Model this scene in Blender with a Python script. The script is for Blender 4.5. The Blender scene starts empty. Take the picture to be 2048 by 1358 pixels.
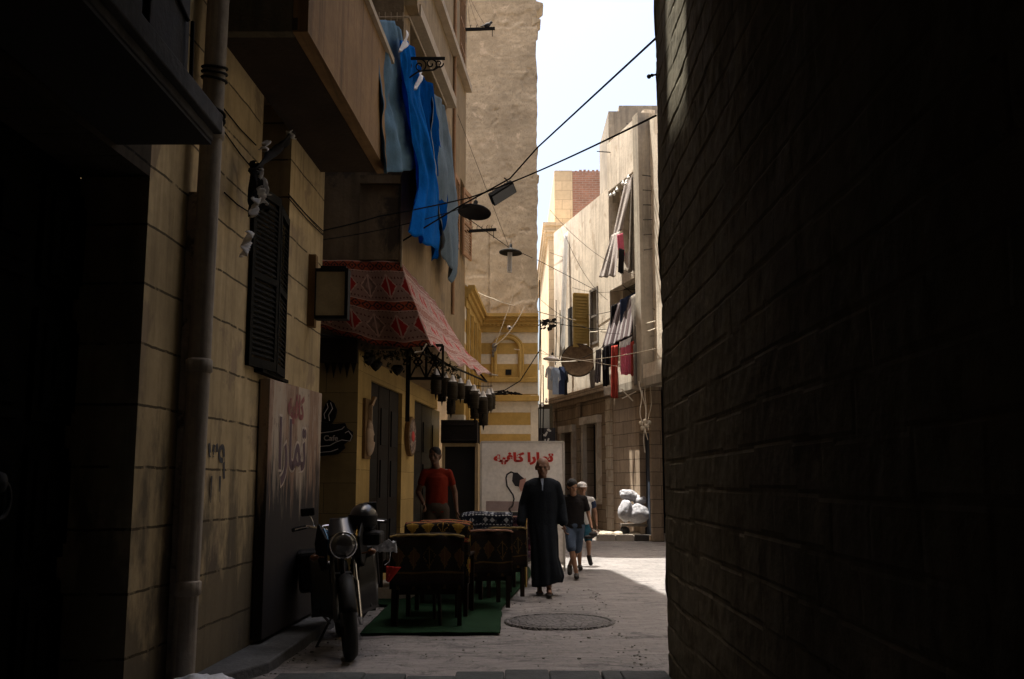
import bpy, bmesh, math, random
from mathutils import Vector, Matrix, noise
from math import sin, cos, pi, sqrt, radians
random.seed(7)
SC = bpy.context.scene
COL = SC.collection
V = Vector

# ------------------------------------------------------------------ camera
CAMH = 1.45
PITCH = math.atan(286 / 1991)
cam_d = bpy.data.cameras.new('camera')
cam_d.lens = 35.0
cam_d.sensor_width = 36.0
cam_d.clip_end = 500
cam_d.clip_start = 0.05
cam = bpy.data.objects.new('camera', cam_d)
COL.objects.link(cam)
cam.location = (0, 0, CAMH)
cam.rotation_euler = (radians(90) + PITCH, 0, 0)
SC.camera = cam

# ------------------------------------------------------------------ sky, sun, exposure
SUN_EL = radians(76.0)
SUN_H = V((-0.95, 0.32, 0)).normalized()
TOSUN = V((SUN_H.x * cos(SUN_EL), SUN_H.y * cos(SUN_EL), sin(SUN_EL)))
w = bpy.data.worlds.new('World')
SC.world = w
w.use_nodes = True
nt = w.node_tree
bg = nt.nodes['Background']
sky = nt.nodes.new('ShaderNodeTexSky')
sky.sky_type = 'NISHITA'
sky.sun_disc = False
sky.sun_elevation = SUN_EL
sky.sun_rotation = math.atan2(SUN_H.x, SUN_H.y)
sky.air_density = 1.0
sky.dust_density = 8.0
sky.ozone_density = 0.3
nt.links.new(sky.outputs[0], bg.inputs[0])
bg.inputs[1].default_value = 0.095
sun_d = bpy.data.lights.new('sun', 'SUN')
sun_d.energy = 3.4
sun_d.angle = radians(0.5)
sun_d.color = (1.0, 0.965, 0.88)
sun = bpy.data.objects.new('sun', sun_d)
COL.objects.link(sun)
sun.rotation_euler = (-TOSUN).to_track_quat('-Z', 'Y').to_euler()
sun.location = (-10, 10, 40)
SC.view_settings.view_transform = 'Standard'
SC.view_settings.look = 'None'
SC.view_settings.exposure = 2.1
SC.view_settings.gamma = 1.0
SC.view_settings.use_curve_mapping = False
SC.render.engine = 'CYCLES'
SC.cycles.max_bounces = 10
SC.cycles.diffuse_bounces = 6

# ------------------------------------------------------------------ the photograph's rays, used to read real positions
FPX = 1991.0
SA, CA = sin(PITCH), cos(PITCH)

def ray(px, py):
    u = (px - 1024) / FPX
    v = (679 - py) / FPX
    return V((u, CA - v * SA, SA + v * CA))

def atY(px, py, Y):
    d = ray(px, py)
    return V((0, 0, CAMH)) + d * (Y / d.y)

def atZ(px, py, Z):
    d = ray(px, py)
    return V((0, 0, CAMH)) + d * ((Z - CAMH) / d.z)

def atP(px, py, pl, off=0.0):
    x0, k = pl
    d = ray(px, py)
    t = (x0 + off) / (d.x - k * d.y)
    return V((0, 0, CAMH)) + d * t

W1 = (-2.58, 0.04)      # left near wall
RW = (1.06, 0.0129)     # right near wall
BU = (-2.436, 0.088)    # cafe building, upper storeys
BL = (-2.916, 0.088)    # cafe building, ground floor
FR = (9.97, -0.26)      # sunlit building far right

def px(pl, Y, off=0.0):
    return pl[0] + pl[1] * Y + off

# ------------------------------------------------------------------ node expressions
class S:
    def __init__(s, nt, k):
        s.nt, s.k = nt, k
    def _m(s, op, *a):
        n = s.nt.nodes.new('ShaderNodeMath')
        n.operation = op
        for i, x in enumerate((s,) + a):
            if isinstance(x, S):
                s.nt.links.new(x.k, n.inputs[i])
            else:
                n.inputs[i].default_value = x
        return S(s.nt, n.outputs[0])
    def __add__(s, o): return s._m('ADD', o)
    def __sub__(s, o): return s._m('SUBTRACT', o)
    def __mul__(s, o): return s._m('MULTIPLY', o)
    def frac(s): return s._m('FRACT')
    def abs(s): return s._m('ABSOLUTE')
    def lt(s, o): return s._m('LESS_THAN', o)
    def gt(s, o): return s._m('GREATER_THAN', o)
    def mx(s, o): return s._m('MAXIMUM', o)
    def mn(s, o): return s._m('MINIMUM', o)
    def floor(s): return s._m('FLOOR')
    def mod(s, o): return s._m('MODULO', o)
    def pw(s, o): return s._m('POWER', o)
    def clamp(s):
        r = s._m('ADD', 0.0)
        r.k.node.use_clamp = True
        return r
    def ramp(s, a, b, lo=0.0, hi=1.0):
        n = s.nt.nodes.new('ShaderNodeMapRange')
        s.nt.links.new(s.k, n.inputs[0])
        n.inputs[1].default_value = a; n.inputs[2].default_value = b
        n.inputs[3].default_value = lo; n.inputs[4].default_value = hi
        return S(s.nt, n.outputs[0])

def mixc(nt, f, a, b, mode='MIX'):
    n = nt.nodes.new('ShaderNodeMix')
    n.data_type = 'RGBA'
    n.blend_type = mode
    for idx, x in ((0, f), (6, a), (7, b)):
        if isinstance(x, S):
            nt.links.new(x.k, n.inputs[idx])
        elif isinstance(x, bpy.types.NodeSocket):
            nt.links.new(x, n.inputs[idx])
        elif isinstance(x, (int, float)):
            n.inputs[idx].default_value = x
        else:
            n.inputs[idx].default_value = (*x[:3], 1)
    return n.outputs[2]

def tex(nt, vec, kind='NOISE', scale=5.0, detail=5.0, rough=0.55, dist=0.0):
    if kind == 'NOISE':
        n = nt.nodes.new('ShaderNodeTexNoise')
        n.inputs['Scale'].default_value = scale
        n.inputs['Detail'].default_value = detail
        n.inputs['Roughness'].default_value = rough
        n.inputs['Distortion'].default_value = dist
        nt.links.new(vec, n.inputs['Vector'])
        return S(nt, n.outputs['Fac'])
    n = nt.nodes.new('ShaderNodeTexVoronoi')
    n.inputs['Scale'].default_value = scale
    n.feature = 'DISTANCE_TO_EDGE' if kind == 'EDGE' else 'F1'
    nt.links.new(vec, n.inputs['Vector'])
    return S(nt, n.outputs['Distance'])

def scaled(nt, vec, s):
    n = nt.nodes.new('ShaderNodeMapping')
    n.inputs['Scale'].default_value = s
    nt.links.new(vec, n.inputs['Vector'])
    return n.outputs[0]

def base_mat(name):
    m = bpy.data.materials.new(name)
    m.use_nodes = True
    nt = m.node_tree
    b = nt.nodes['Principled BSDF']
    b.inputs['Specular IOR Level'].default_value = 0.25
    return m, nt, b

def uvpos(nt):
    n = nt.nodes.new('ShaderNodeTexCoord')
    g = nt.nodes.new('ShaderNodeNewGeometry')
    sp = nt.nodes.new('ShaderNodeSeparateXYZ')
    nt.links.new(n.outputs['UV'], sp.inputs[0])
    return n.outputs['UV'], g.outputs['Position'], S(nt, sp.outputs[0]), S(nt, sp.outputs[1]), n.outputs['Object']

def bump(nt, b, h, strength, dist=0.02):
    n = nt.nodes.new('ShaderNodeBump')
    n.inputs['Strength'].default_value = strength
    n.inputs['Distance'].default_value = dist
    nt.links.new(h.k, n.inputs['Height'])
    nt.links.new(n.outputs[0], b.inputs['Normal'])

def mat(name, col, rough=0.85, var=0.25, scale=2.0, streak=0.0, bmp=0.3, bscale=25.0, joint=None,
        jcol=None, jdark=0.55, patch=None, pscale=1.2, pth=0.55, metal=0.0, transl=0.0, spec=0.10, coat=0.0, objco=False, dirt=None):
    """procedural surface: colour noise, vertical rain streaks, block joints (w,h,gap,offset), plaster patches"""
    m, nt, b = base_mat(name)
    uv, pos, U, Vv, oc = uvpos(nt)
    P3 = oc if objco else pos
    n1 = tex(nt, P3, scale=scale, detail=7, rough=0.62)
    c = mixc(nt, n1.ramp(0.3, 0.7), tuple(x * (1 - var) for x in col), tuple(min(1, x * (1 + var)) for x in col))
    n2 = tex(nt, P3, scale=scale * 9, detail=4)
    c = mixc(nt, n2.ramp(0.35, 0.7) * 0.35, c, tuple(x * 0.6 for x in col))
    if patch:
        n3 = tex(nt, P3, scale=pscale, detail=9, rough=0.6, dist=0.4)
        c = mixc(nt, n3.ramp(pth, pth + 0.05), c, patch)
    if streak:
        n4 = tex(nt, scaled(nt, uv, (7, 0.45, 1)), scale=1.0, detail=6, rough=0.6)
        c = mixc(nt, n4.ramp(0.48, 0.75) * streak, c, tuple(x * 0.3 for x in col))
    h = n2 * 0.4 + tex(nt, P3, scale=bscale, detail=6) * 0.6
    if dirt:                                     # splash stains with their own ragged outline
        n5 = tex(nt, scaled(nt, uv, (2.2, 0.8, 1)), scale=1.0, detail=7, rough=0.65)
        msk = (n5 + Vv * -dirt[1]).ramp(dirt[2], dirt[2] + 0.12)
        c = mixc(nt, msk * dirt[3], c, dirt[0])
    if joint:
        jw, jh, gap, off = joint
        wob = (tex(nt, P3, scale=3.0, detail=4) - 0.5) * (gap * 2.0)
        vv = (Vv + wob) * (1.0 / jh)
        row = vv.floor()
        fy = vv.frac()
        uu = ((U + wob) * (1.0 / jw) + (row.mod(2.0)) * off).frac()
        hz = fy.lt(gap / jh)
        jm = hz
        if jw > 90:
            brk = tex(nt, P3, scale=7.0, detail=5).ramp(0.36, 0.46)
            jm = hz * brk
            rn = (((U * (1 / 1.3) + row * 0.37).floor() * 5.3 + row * 9.7) * 12.9898)._m('SINE') * 43758.5
            c = mixc(nt, rn.frac() * 0.38, c, tuple(x * 0.45 for x in col))
        if jw < 90:
            jm = hz.mx(uu.lt(gap / jw))
            bid = (uu * 0 + ((U * (1.0 / jw) + row.mod(2.0) * off).floor() * 3.7 + row * 7.13))
            rnd = ((bid * 12.9898)._m('SINE') * 43758.5).frac()
            c = mixc(nt, rnd.ramp(0, 1, 0.0, 0.4), c, tuple(x * 0.55 for x in col))
        c = mixc(nt, jm * 0.9, c, jcol or tuple(x * jdark * 0.6 for x in col))
        h = h * 0.25 + (jm * -1.0 + 1.0)
    nt.links.new(c, b.inputs['Base Color'])
    b.inputs['Roughness'].default_value = rough
    b.inputs['Metallic'].default_value = metal
    b.inputs['Specular IOR Level'].default_value = spec
    b.inputs['Coat Weight'].default_value = coat
    if bmp:
        bump(nt, b, h, bmp, 0.02)
    if transl:
        add_transl(nt, b, c, transl)
    return m

def add_transl(nt, b, c, f):
    t = nt.nodes.new('ShaderNodeBsdfTranslucent')
    nt.links.new(c, t.inputs[0])
    mx = nt.nodes.new('ShaderNodeMixShader')
    mx.inputs[0].default_value = f
    out = nt.nodes['Material Output']
    nt.links.new(b.outputs[0], mx.inputs[1])
    nt.links.new(t.outputs[0], mx.inputs[2])
    nt.links.new(mx.outputs[0], out.inputs[0])

def simple(name, col, rough=0.6, metal=0.0, var=0.12, transl=0.0, spec=0.4, coat=0.0, scale=8.0, bmp=0.1):
    return mat(name, col, rough, var, scale, 0, bmp, 60, metal=metal, transl=transl, spec=spec, coat=coat, objco=True)

def stripes_mat(name, cols, freq, rough=0.9, transl=0.2, axis=0, jitter=0.25):
    m, nt, b = base_mat(name)
    uv, pos, U, Vv, oc = uvpos(nt)
    a = (U if axis == 0 else Vv) * freq
    a = a + (tex(nt, pos, scale=4) - 0.5) * jitter
    f = a.frac()
    c = cols[0]
    k = len(cols)
    for i in range(1, k):
        c = mixc(nt, f.gt(i / k), c, cols[i])
    c = mixc(nt, tex(nt, pos, scale=30).ramp(0.3, 0.7) * 0.4, c, tuple(x * 0.5 for x in cols[0]))
    nt.links.new(c, b.inputs['Base Color'])
    b.inputs['Roughness'].default_value = rough
    if transl:
        add_transl(nt, b, c, transl)
    return m

def kilim_mat(name, ground, fig, line, band, bandfig, su, sv, bandh=0.3, transl=0.25, rough=0.95, wear=0.35):
    """woven cloth: rows of stepped diamonds between narrow figured bands"""
    m, nt, b = base_mat(name)
    uv, pos, U, Vv, oc = uvpos(nt)
    nzs = (tex(nt, uv, scale=9, detail=3) - 0.5) * 0.02
    U2 = ((U + nzs) * 90).floor() * (1 / 90)
    V2 = ((Vv + nzs) * 90).floor() * (1 / 90)
    u = (U2 * (1 / su)).frac() - 0.5
    vr = (V2 * (1 / sv)).frac()
    inband = vr.lt(bandh)
    v = (vr - bandh) * (1.0 / (1 - bandh)) - 0.5
    d = u.abs() + v.abs()
    cf = (U2 * (1 / su)).floor().mod(3.0).lt(2.0)
    dia = d.lt(0.36)
    rim = d.gt(0.36) * d.lt(0.42)
    ctr = u.abs().lt(0.03) * dia
    # small checks between diamonds
    cu = (U2 * (6 / su)).frac() - 0.5
    cv = (V2 * (6 / sv)).frac() - 0.5
    chk = (cu.abs() + cv.abs()).lt(0.22) * d.gt(0.46)
    c = mixc(nt, dia * cf, ground, fig)
    c = mixc(nt, dia * (cf * -1 + 1) * d.gt(0.2), c, tuple(x * 0.6 for x in ground))
    c = mixc(nt, rim.mx(ctr), c, line)
    c = mixc(nt, chk, c, tuple(x * 0.25 for x in fig))
    bu = (U2 * (2 / su)).frac() - 0.5
    bv = vr * (1 / bandh) - 0.5
    bd = bu.abs() + bv.abs()
    bf = (bd.lt(0.5) * bd.gt(0.33)).mx(bd.lt(0.15))
    bc = mixc(nt, bf, band, bandfig)
    bc = mixc(nt, bv.abs().gt(0.44), bc, line)
    c = mixc(nt, inband, c, bc)
    c = mixc(nt, tex(nt, uv, scale=5, detail=8, rough=0.7).ramp(0.45, 0.75) * wear, c, tuple((x + y) * 0.4 for x, y in zip(ground, fig)))
    nt.links.new(c, b.inputs['Base Color'])
    b.inputs['Roughness'].default_value = rough
    b.inputs['Specular IOR Level'].default_value = 0.1
    bump(nt, b, tex(nt, scaled(nt, uv, (150, 150, 1)), scale=1), 0.3, 0.003)
    if transl:
        add_transl(nt, b, c, transl)
    return m

def glass_mat(name, col, rough=0.15):
    return simple(name, col, rough, 0.0, 0.05, spec=0.8)

# ------------------------------------------------------------------ mesh builder
class MB:
    def __init__(s):
        s.v, s.f, s.mi, s.uv = [], [], [], {}
        s.sm = set()
    def add(s, vs, fs, mi=0, smooth=False, uvs=None):
        o = len(s.v)
        s.v += [V(a) for a in vs]
        for i, f in enumerate(fs):
            s.f.append(tuple(o + j for j in f))
            s.mi.append(mi)
            if smooth:
                s.sm.add(len(s.f) - 1)
            if uvs is not None:
                s.uv[len(s.f) - 1] = [uvs[j] for j in f]
        return s
    def hexa(s, p, mi=0):
        """p: 8 corners, bottom ring then top ring, both counter-clockwise"""
        return s.add(p, [(3, 2, 1, 0), (4, 5, 6, 7), (0, 1, 5, 4), (1, 2, 6, 5), (2, 3, 7, 6), (3, 0, 4, 7)], mi)
    def box(s, a, b, mi=0):
        (x0, y0, z0), (x1, y1, z1) = a, b
        return s.hexa([(x0, y0, z0), (x1, y0, z0), (x1, y1, z0), (x0, y1, z0),
                       (x0, y0, z1), (x1, y0, z1), (x1, y1, z1), (x0, y1, z1)], mi)
    def obox(s, c, ax, ay, az, mi=0):
        """centre and three half-axis vectors"""
        c, ax, ay, az = V(c), V(ax), V(ay), V(az)
        return s.hexa([c - ax - ay - az, c + ax - ay - az, c + ax + ay - az, c - ax + ay - az,
                       c - ax - ay + az, c + ax - ay + az, c + ax + ay + az, c - ax + ay + az], mi)
    def bar(s, p0, p1, wd, th, up=(0, 0, 1), mi=0):
        p0, p1 = V(p0), V(p1)
        d = (p1 - p0)
        L = d.length
        d.normalize()
        upv = V(up)
        if abs(d.dot(upv)) > 0.98:
            upv = V((1, 0, 0)) if abs(d.x) < 0.9 else V((0, 1, 0))
        sd = d.cross(upv).normalized()
        u = sd.cross(d).normalized()
        return s.obox((p0 + p1) / 2, d * L / 2, sd * wd / 2, u * th / 2, mi)
    def prism(s, pts, ext, mi=0):
        """closed planar outline pts extruded by vector ext"""
        n = len(pts)
        pts = [V(p) for p in pts]
        ext = V(ext)
        vs = pts + [p + ext for p in pts]
        nrm = V((0, 0, 0))
        for i in range(n):
            nrm += pts[i].cross(pts[(i + 1) % n])
        if nrm.dot(ext) > 0:
            fs = [tuple(range(n))[::-1], tuple(range(n, 2 * n))] + [(i, (i + 1) % n, n + (i + 1) % n, n + i) for i in range(n)]
        else:
            fs = [tuple(range(n)), tuple(range(n, 2 * n))[::-1]] + [((i + 1) % n, i, n + i, n + (i + 1) % n) for i in range(n)]
        return s.add(vs, fs, mi)
    def tube(s, pts, r, n=8, mi=0, caps=True):
        pts = [V(p) for p in pts]
        rs = r if isinstance(r, (list, tuple)) else [r] * len(pts)
        vs, fs = [], []
        d0 = (pts[1] - pts[0]).normalized()
        ref = V((0, 0, 1)) if abs(d0.z) < 0.9 else V((1, 0, 0))
        for i, p in enumerate(pts):
            a = pts[max(i - 1, 0)]
            b = pts[min(i + 1, len(pts) - 1)]
            d = (b - a).normalized()
            x = d.cross(ref)
            if x.length < 1e-4:
                x = V((1, 0, 0))
            x.normalize()
            y = x.cross(d)
            ref = y
            for k in range(n):
                t = 2 * pi * k / n
                vs.append(p + (x * cos(t) + y * sin(t)) * rs[i])
        for i in range(len(pts) - 1):
            for k in range(n):
                a = i * n + k
                b = i * n + (k + 1) % n
                fs.append((a, b, b + n, a + n))
        s.add(vs, fs, mi, True)
        if caps:
            o = len(pts) - 1
            s.add(vs[:n], [tuple(range(n))[::-1]], mi)
            s.add(vs[o * n:], [tuple(range(n))], mi)
        return s
    def lathe(s, c, prof, n=20, axis=(0, 0, 1), mi=0, smooth=True, closed=False):
        """prof: (r, h) pairs along axis from c"""
        c, ax = V(c), V(axis).normalized()
        ref = V((1, 0, 0)) if abs(ax.x) < 0.9 else V((0, 1, 0))
        x = ax.cross(ref).normalized()
        y = ax.cross(x)
        vs, fs = [], []
        for (r, h) in prof:
            for k in range(n):
                t = 2 * pi * k / n
                vs.append(c + ax * h + (x * cos(t) + y * sin(t)) * max(r, 1e-4))
        m = len(prof)
        for i in range(m - 1):
            for k in range(n):
                a = i * n + k
                b = i * n + (k + 1) % n
                fs.append((a, b, b + n, a + n))
        if closed:
            for k in range(n):
                a = (m - 1) * n + k
                b = (m - 1) * n + (k + 1) % n
                fs.append((a, b, (k + 1) % n, k))
        return s.add(vs, fs, mi, smooth)
    def ball(s, c, r, n=12, mi=0, rot=None):
        rx, ry, rz = r if isinstance(r, (tuple, list)) else (r, r, r)
        vs, fs = [], []
        m = max(6, n // 2 + 2)
        for i in range(m + 1):
            ph = pi * i / m
            for k in range(n):
                t = 2 * pi * k / n
                p = V((rx * sin(ph) * cos(t), ry * sin(ph) * sin(t), -rz * cos(ph)))
                if rot:
                    p = rot @ p
                vs.append(V(c) + p)
        for i in range(m):
            for k in range(n):
                a = i * n + k
                b = i * n + (k + 1) % n
                fs.append((a, b, b + n, a + n))
        return s.add(vs, fs, mi, True)
    def cap(s, p0, p1, r0, r1, n=12, mi=0, flat=1.0):
        """tapered capsule"""
        p0, p1 = V(p0), V(p1)
        d = (p1 - p0)
        L = max(d.length, 1e-4)
        prof = []
        for i in range(5):
            a = pi / 2 * (1 - i / 4)
            prof.append((r0 * cos(a), -r0 * sin(a)))
        for i in range(5):
            a = pi / 2 * i / 4
            prof.append((r1 * cos(a), L + r1 * sin(a)))
        return s.lathe(p0, prof, n, d, mi)
    def grid(s, nu, nv, fn, su=1.0, sv=1.0, mi=0, smooth=True):
        vs, uvs, fs = [], [], []
        for j in range(nv + 1):
            for i in range(nu + 1):
                vs.append(V(fn(i / nu, j / nv)))
                uvs.append((i / nu * su, j / nv * sv))
        for j in range(nv):
            for i in range(nu):
                a = j * (nu + 1) + i
                fs.append((a, a + 1, a + nu + 2, a + nu + 1))
        return s.add(vs, fs, mi, smooth, uvs)

def mesh_from(name, mb, mats, inv=None):
    me = bpy.data.meshes.new(name)
    vs = [inv @ v for v in mb.v] if inv else mb.v
    me.from_pydata(vs, [], mb.f)
    for m in (mats if isinstance(mats, (list, tuple)) else [mats]):
        me.materials.append(m)
    uvl = me.uv_layers.new(name='UVMap')
    vv = mb.v
    for p in me.polygons:
        i = p.index
        p.material_index = mb.mi[i]
        p.use_smooth = i in mb.sm
        cu = mb.uv.get(i)
        if cu:
            for k, li in enumerate(p.loop_indices):
                uvl.data[li].uv = cu[k]
        else:
            f = mb.f[i]
            nrm = (vv[f[1]] - vv[f[0]]).cross(vv[f[2]] - vv[f[0]])
            if nrm.length > 0:
                nrm.normalize()
            if abs(nrm.z) > 0.75:
                for k, li in enumerate(p.loop_indices):
                    uvl.data[li].uv = (vv[f[k]].x, vv[f[k]].y)
            else:
                t = V((-nrm.y, nrm.x, 0))
                t = t.normalized() if t.length > 1e-6 else V((1, 0, 0))
                if abs(t.y) > abs(t.x):
                    t = t * (1 if t.y > 0 else -1)
                else:
                    t = t * (1 if t.x > 0 else -1)
                for k, li in enumerate(p.loop_indices):
                    uvl.data[li].uv = (vv[f[k]].dot(t), vv[f[k]].z)
    me.update()
    return me

WM = {}

def thing(name, label, cat, loc=(0, 0, 0), group=None, rotz=0.0):
    o = bpy.data.objects.new(name, None)
    o.empty_display_size = 0.2
    COL.objects.link(o)
    o.location = loc
    o.rotation_euler = (0, 0, rotz)
    WM[o.name] = Matrix.Translation(V(loc)) @ Matrix.Rotation(rotz, 4, 'Z')
    tag(o, label, cat, group)
    return o

def tag(o, label=None, cat=None, group=None, kind=None):
    if label: o['label'] = label
    if cat: o['category'] = cat
    if group: o['group'] = group
    if kind: o['kind'] = kind
    return o

def obj(name, mb, mats, parent=None, local=False, label=None, bevel=0.0, solid=0.0):
    """link one mesh; world-space geometry is moved into its parent's frame"""
    if parent is not None:
        inv = None if local else WM[parent.name].inverted()
        o = bpy.data.objects.new(name, mesh_from(name, mb, mats, inv))
        COL.objects.link(o)
        o.parent = parent
        WM[o.name] = WM[parent.name].copy()
    else:
        xs = [v.x for v in mb.v]; ys = [v.y for v in mb.v]; zs = [v.z for v in mb.v]
        c = V(((min(xs) + max(xs)) / 2, (min(ys) + max(ys)) / 2, min(zs)))
        o = bpy.data.objects.new(name, mesh_from(name, mb, mats, Matrix.Translation(-c)))
        COL.objects.link(o)
        o.location = c
        WM[o.name] = Matrix.Translation(c)
    if label: o['label'] = label
    if bevel:
        md = o.modifiers.new('bevel', 'BEVEL'); md.width = bevel; md.segments = 2; md.limit_method = 'ANGLE'
    if solid:
        md = o.modifiers.new('solid', 'SOLIDIFY'); md.thickness = solid
    return o

def struct(name, mb, mats, **k):
    return tag(obj(name, mb, mats, **k), kind='structure')

def single(name, label, cat, mb, mats, group=None, **k):
    return tag(obj(name, mb, mats, **k), label, cat, group)

def remesh(mb, voxel, smooth=3):
    """fuse overlapping closed pieces into one continuous surface"""
    me = bpy.data.meshes.new('tmp')
    me.from_pydata([tuple(v) for v in mb.v], [], mb.f)
    o = bpy.data.objects.new('tmp', me)
    COL.objects.link(o)
    md = o.modifiers.new('r', 'REMESH'); md.mode = 'VOXEL'; md.voxel_size = voxel; md.use_smooth_shade = True
    if smooth:
        m2 = o.modifiers.new('s', 'SMOOTH'); m2.iterations = smooth; m2.factor = 0.5
    dg = bpy.context.evaluated_depsgraph_get()
    dg.update()
    ev = o.evaluated_get(dg)
    m3 = ev.to_mesh()
    out = MB()
    out.add([v.co.copy() for v in m3.vertices], [tuple(p.vertices) for p in m3.polygons], 0, True)
    ev.to_mesh_clear()
    bpy.data.objects.remove(o, do_unlink=True)
    bpy.data.meshes.remove(me)
    return out

def text_mb(body, size, origin, ex, ey, depth=0.004, bold=0.0, centre=True, width=None):
    """lettering laid on a real surface: ex, ey are its across and up directions"""
    c = bpy.data.curves.new('t', 'FONT')
    c.body = body
    c.size = size
    c.offset = bold
    o = bpy.data.objects.new('t', c)
    COL.objects.link(o)
    m = o.to_mesh()
    vs = [v.co.copy() for v in m.vertices]
    fs = [tuple(p.vertices) for p in m.polygons]
    o.to_mesh_clear()
    bpy.data.objects.remove(o, do_unlink=True)
    ex, ey = V(ex).normalized(), V(ey).normalized()
    n = ex.cross(ey)
    x0, x1 = min(v.x for v in vs), max(v.x for v in vs)
    y0, y1 = min(v.y for v in vs), max(v.y for v in vs)
    s = (width / (x1 - x0)) if width else 1.0
    mb = MB()
    mb.add([V(origin) + ex * ((v.x - (x0 + x1) / 2) * s) + ey * (v.y - (y0 + y1) / 2) + n * depth for v in vs], fs)
    return mb

def panel(p0, p1, z0, z1, thick, openings=(), mi=0, mb=None, side=1):
    """wall between plan points p0, p1 whose face is the line p0-p1; thickness goes to the left (side=1) or right of it; real holes"""
    mb = mb or MB()
    p0, p1 = V((p0[0], p0[1], 0)), V((p1[0], p1[1], 0))
    d = p1 - p0
    L = d.length
    d.normalize()
    n = V((-d.y, d.x, 0)) * side * thick
    ss = sorted({0.0, L} | {min(max(a, 0), L) for o in openings for a in o[:2]})
    zz = sorted({z0, z1} | {min(max(a, z0), z1) for o in openings for a in o[2:4]})
    solid = {}
    for i in range(len(ss) - 1):
        for j in range(len(zz) - 1):
            cs, cz = (ss[i] + ss[i + 1]) / 2, (zz[j] + zz[j + 1]) / 2
            solid[i, j] = not any(o[0] < cs < o[1] and o[2] < cz < o[3] for o in openings)
    def pt(s, z, b): return p0 + d * s + V((0, 0, z)) + (n if b else V((0, 0, 0)))
    for (i, j), ok in solid.items():
        if not ok:
            continue
        s0, s1, a, b = ss[i], ss[i + 1], zz[j], zz[j + 1]
        mb.add([pt(s0, a, 0), pt(s1, a, 0), pt(s1, b, 0), pt(s0, b, 0)], [(0, 1, 2, 3)], mi)
        mb.add([pt(s0, a, 1), pt(s1, a, 1), pt(s1, b, 1), pt(s0, b, 1)], [(3, 2, 1, 0)], mi)
        if not solid.get((i - 1, j)): mb.add([pt(s0, a, 0), pt(s0, b, 0), pt(s0, b, 1), pt(s0, a, 1)], [(0, 1, 2, 3)], mi)
        if not solid.get((i + 1, j)): mb.add([pt(s1, a, 0), pt(s1, a, 1), pt(s1, b, 1), pt(s1, b, 0)], [(0, 1, 2, 3)], mi)
        if not solid.get((i, j - 1)): mb.add([pt(s0, a, 0), pt(s0, a, 1), pt(s1, a, 1), pt(s1, a, 0)], [(0, 1, 2, 3)], mi)
        if not solid.get((i, j + 1)): mb.add([pt(s0, b, 0), pt(s1, b, 0), pt(s1, b, 1), pt(s0, b, 1)], [(0, 1, 2, 3)], mi)
    return mb

def wire_pts(a, b, sag=0.2, n=14):
    a, b = V(a), V(b)
    return [a.lerp(b, i / n) - V((0, 0, sag * 4 * (i / n) * (1 - i / n))) for i in range(n + 1)]

# ------------------------------------------------------------------ materials
M = {}
M['paving'] = None
M['near_stone'] = mat('near_stone', (0.43, 0.328, 0.18), 0.9, 0.3, 1.6, streak=0.7, bmp=0.6, spec=0.1, patch=(0.28, 0.21, 0.13), pscale=1.4, pth=0.57, joint=(99, 0.385, 0.017, 0.5), jdark=0.18,
                      dirt=((0.06, 0.053, 0.043), 0.15, 0.27, 0.8))
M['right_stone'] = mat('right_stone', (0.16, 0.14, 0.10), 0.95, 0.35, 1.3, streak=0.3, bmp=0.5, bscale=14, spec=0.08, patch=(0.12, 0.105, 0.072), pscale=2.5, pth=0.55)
M['olive_wall'] = mat('olive_wall', (0.27, 0.20, 0.095), 0.9, 0.2, 1.5, streak=0.3, bmp=0.3, joint=(0.9, 0.36, 0.008, 0.5), jdark=0.6)
M['plaster_upper'] = mat('plaster_upper', (0.25, 0.178, 0.098), 0.9, 0.2, 1.2, streak=0.5, bmp=0.35, patch=(0.17, 0.125, 0.078), pth=0.58)
M['plaster_tower'] = mat('plaster_tower', (0.48, 0.385, 0.265), 0.92, 0.24, 1.3, streak=0.55, bmp=0.45, bscale=13, patch=(0.60, 0.48, 0.34), pscale=2.6, pth=0.6)
M['grimy'] = mat('grimy', (0.10, 0.084, 0.055), 0.92, 0.35, 1.5, streak=0.6, bmp=0.5, patch=(0.08, 0.065, 0.05), pth=0.56)
M['balcony_red'] = mat('balcony_red', (0.21, 0.125, 0.055), 0.9, 0.25, 1.5, streak=0.9, bmp=0.25)
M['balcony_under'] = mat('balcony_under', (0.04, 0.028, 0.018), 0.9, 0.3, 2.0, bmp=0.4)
M['ab_yellow'] = mat('ab_yellow', (0.47, 0.30, 0.09), 0.9, 0.15, 2.0, streak=0.15, bmp=0.3)
M['ab_white'] = mat('ab_white', (0.68, 0.59, 0.45), 0.9, 0.12, 2.0, streak=0.12, bmp=0.3)
M['far_plaster'] = mat('far_plaster', (0.56, 0.485, 0.39), 0.92, 0.2, 1.3, streak=0.65, bmp=0.5, patch=(0.42, 0.35, 0.27), pscale=1.6, pth=0.55)
M['far_grey'] = mat('far_grey', (0.34, 0.295, 0.235), 0.92, 0.25, 1.3, streak=0.8, bmp=0.35)
M['far_block'] = mat('far_block', (0.6, 0.47, 0.31), 0.9, 0.1, 1.0, streak=0.1, bmp=0.2, joint=(0.62, 0.36, 0.015, 0.5), jdark=0.85)
M['far_low'] = mat('far_low', (0.36, 0.275, 0.195), 0.92, 0.25, 1.4, streak=0.6, bmp=0.5, joint=(0.6, 0.34, 0.02, 0.5), jdark=0.5)
M['brick'] = mat('brick', (0.33, 0.17, 0.12), 0.95, 0.25, 3.0, bmp=0.6, joint=(0.25, 0.085, 0.02, 0.5), jcol=(0.3, 0.24, 0.2))
M['pipe'] = mat('pipe', (0.30, 0.26, 0.21), 0.7, 0.25, 2.5, streak=0.7, bmp=0.3)
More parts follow.
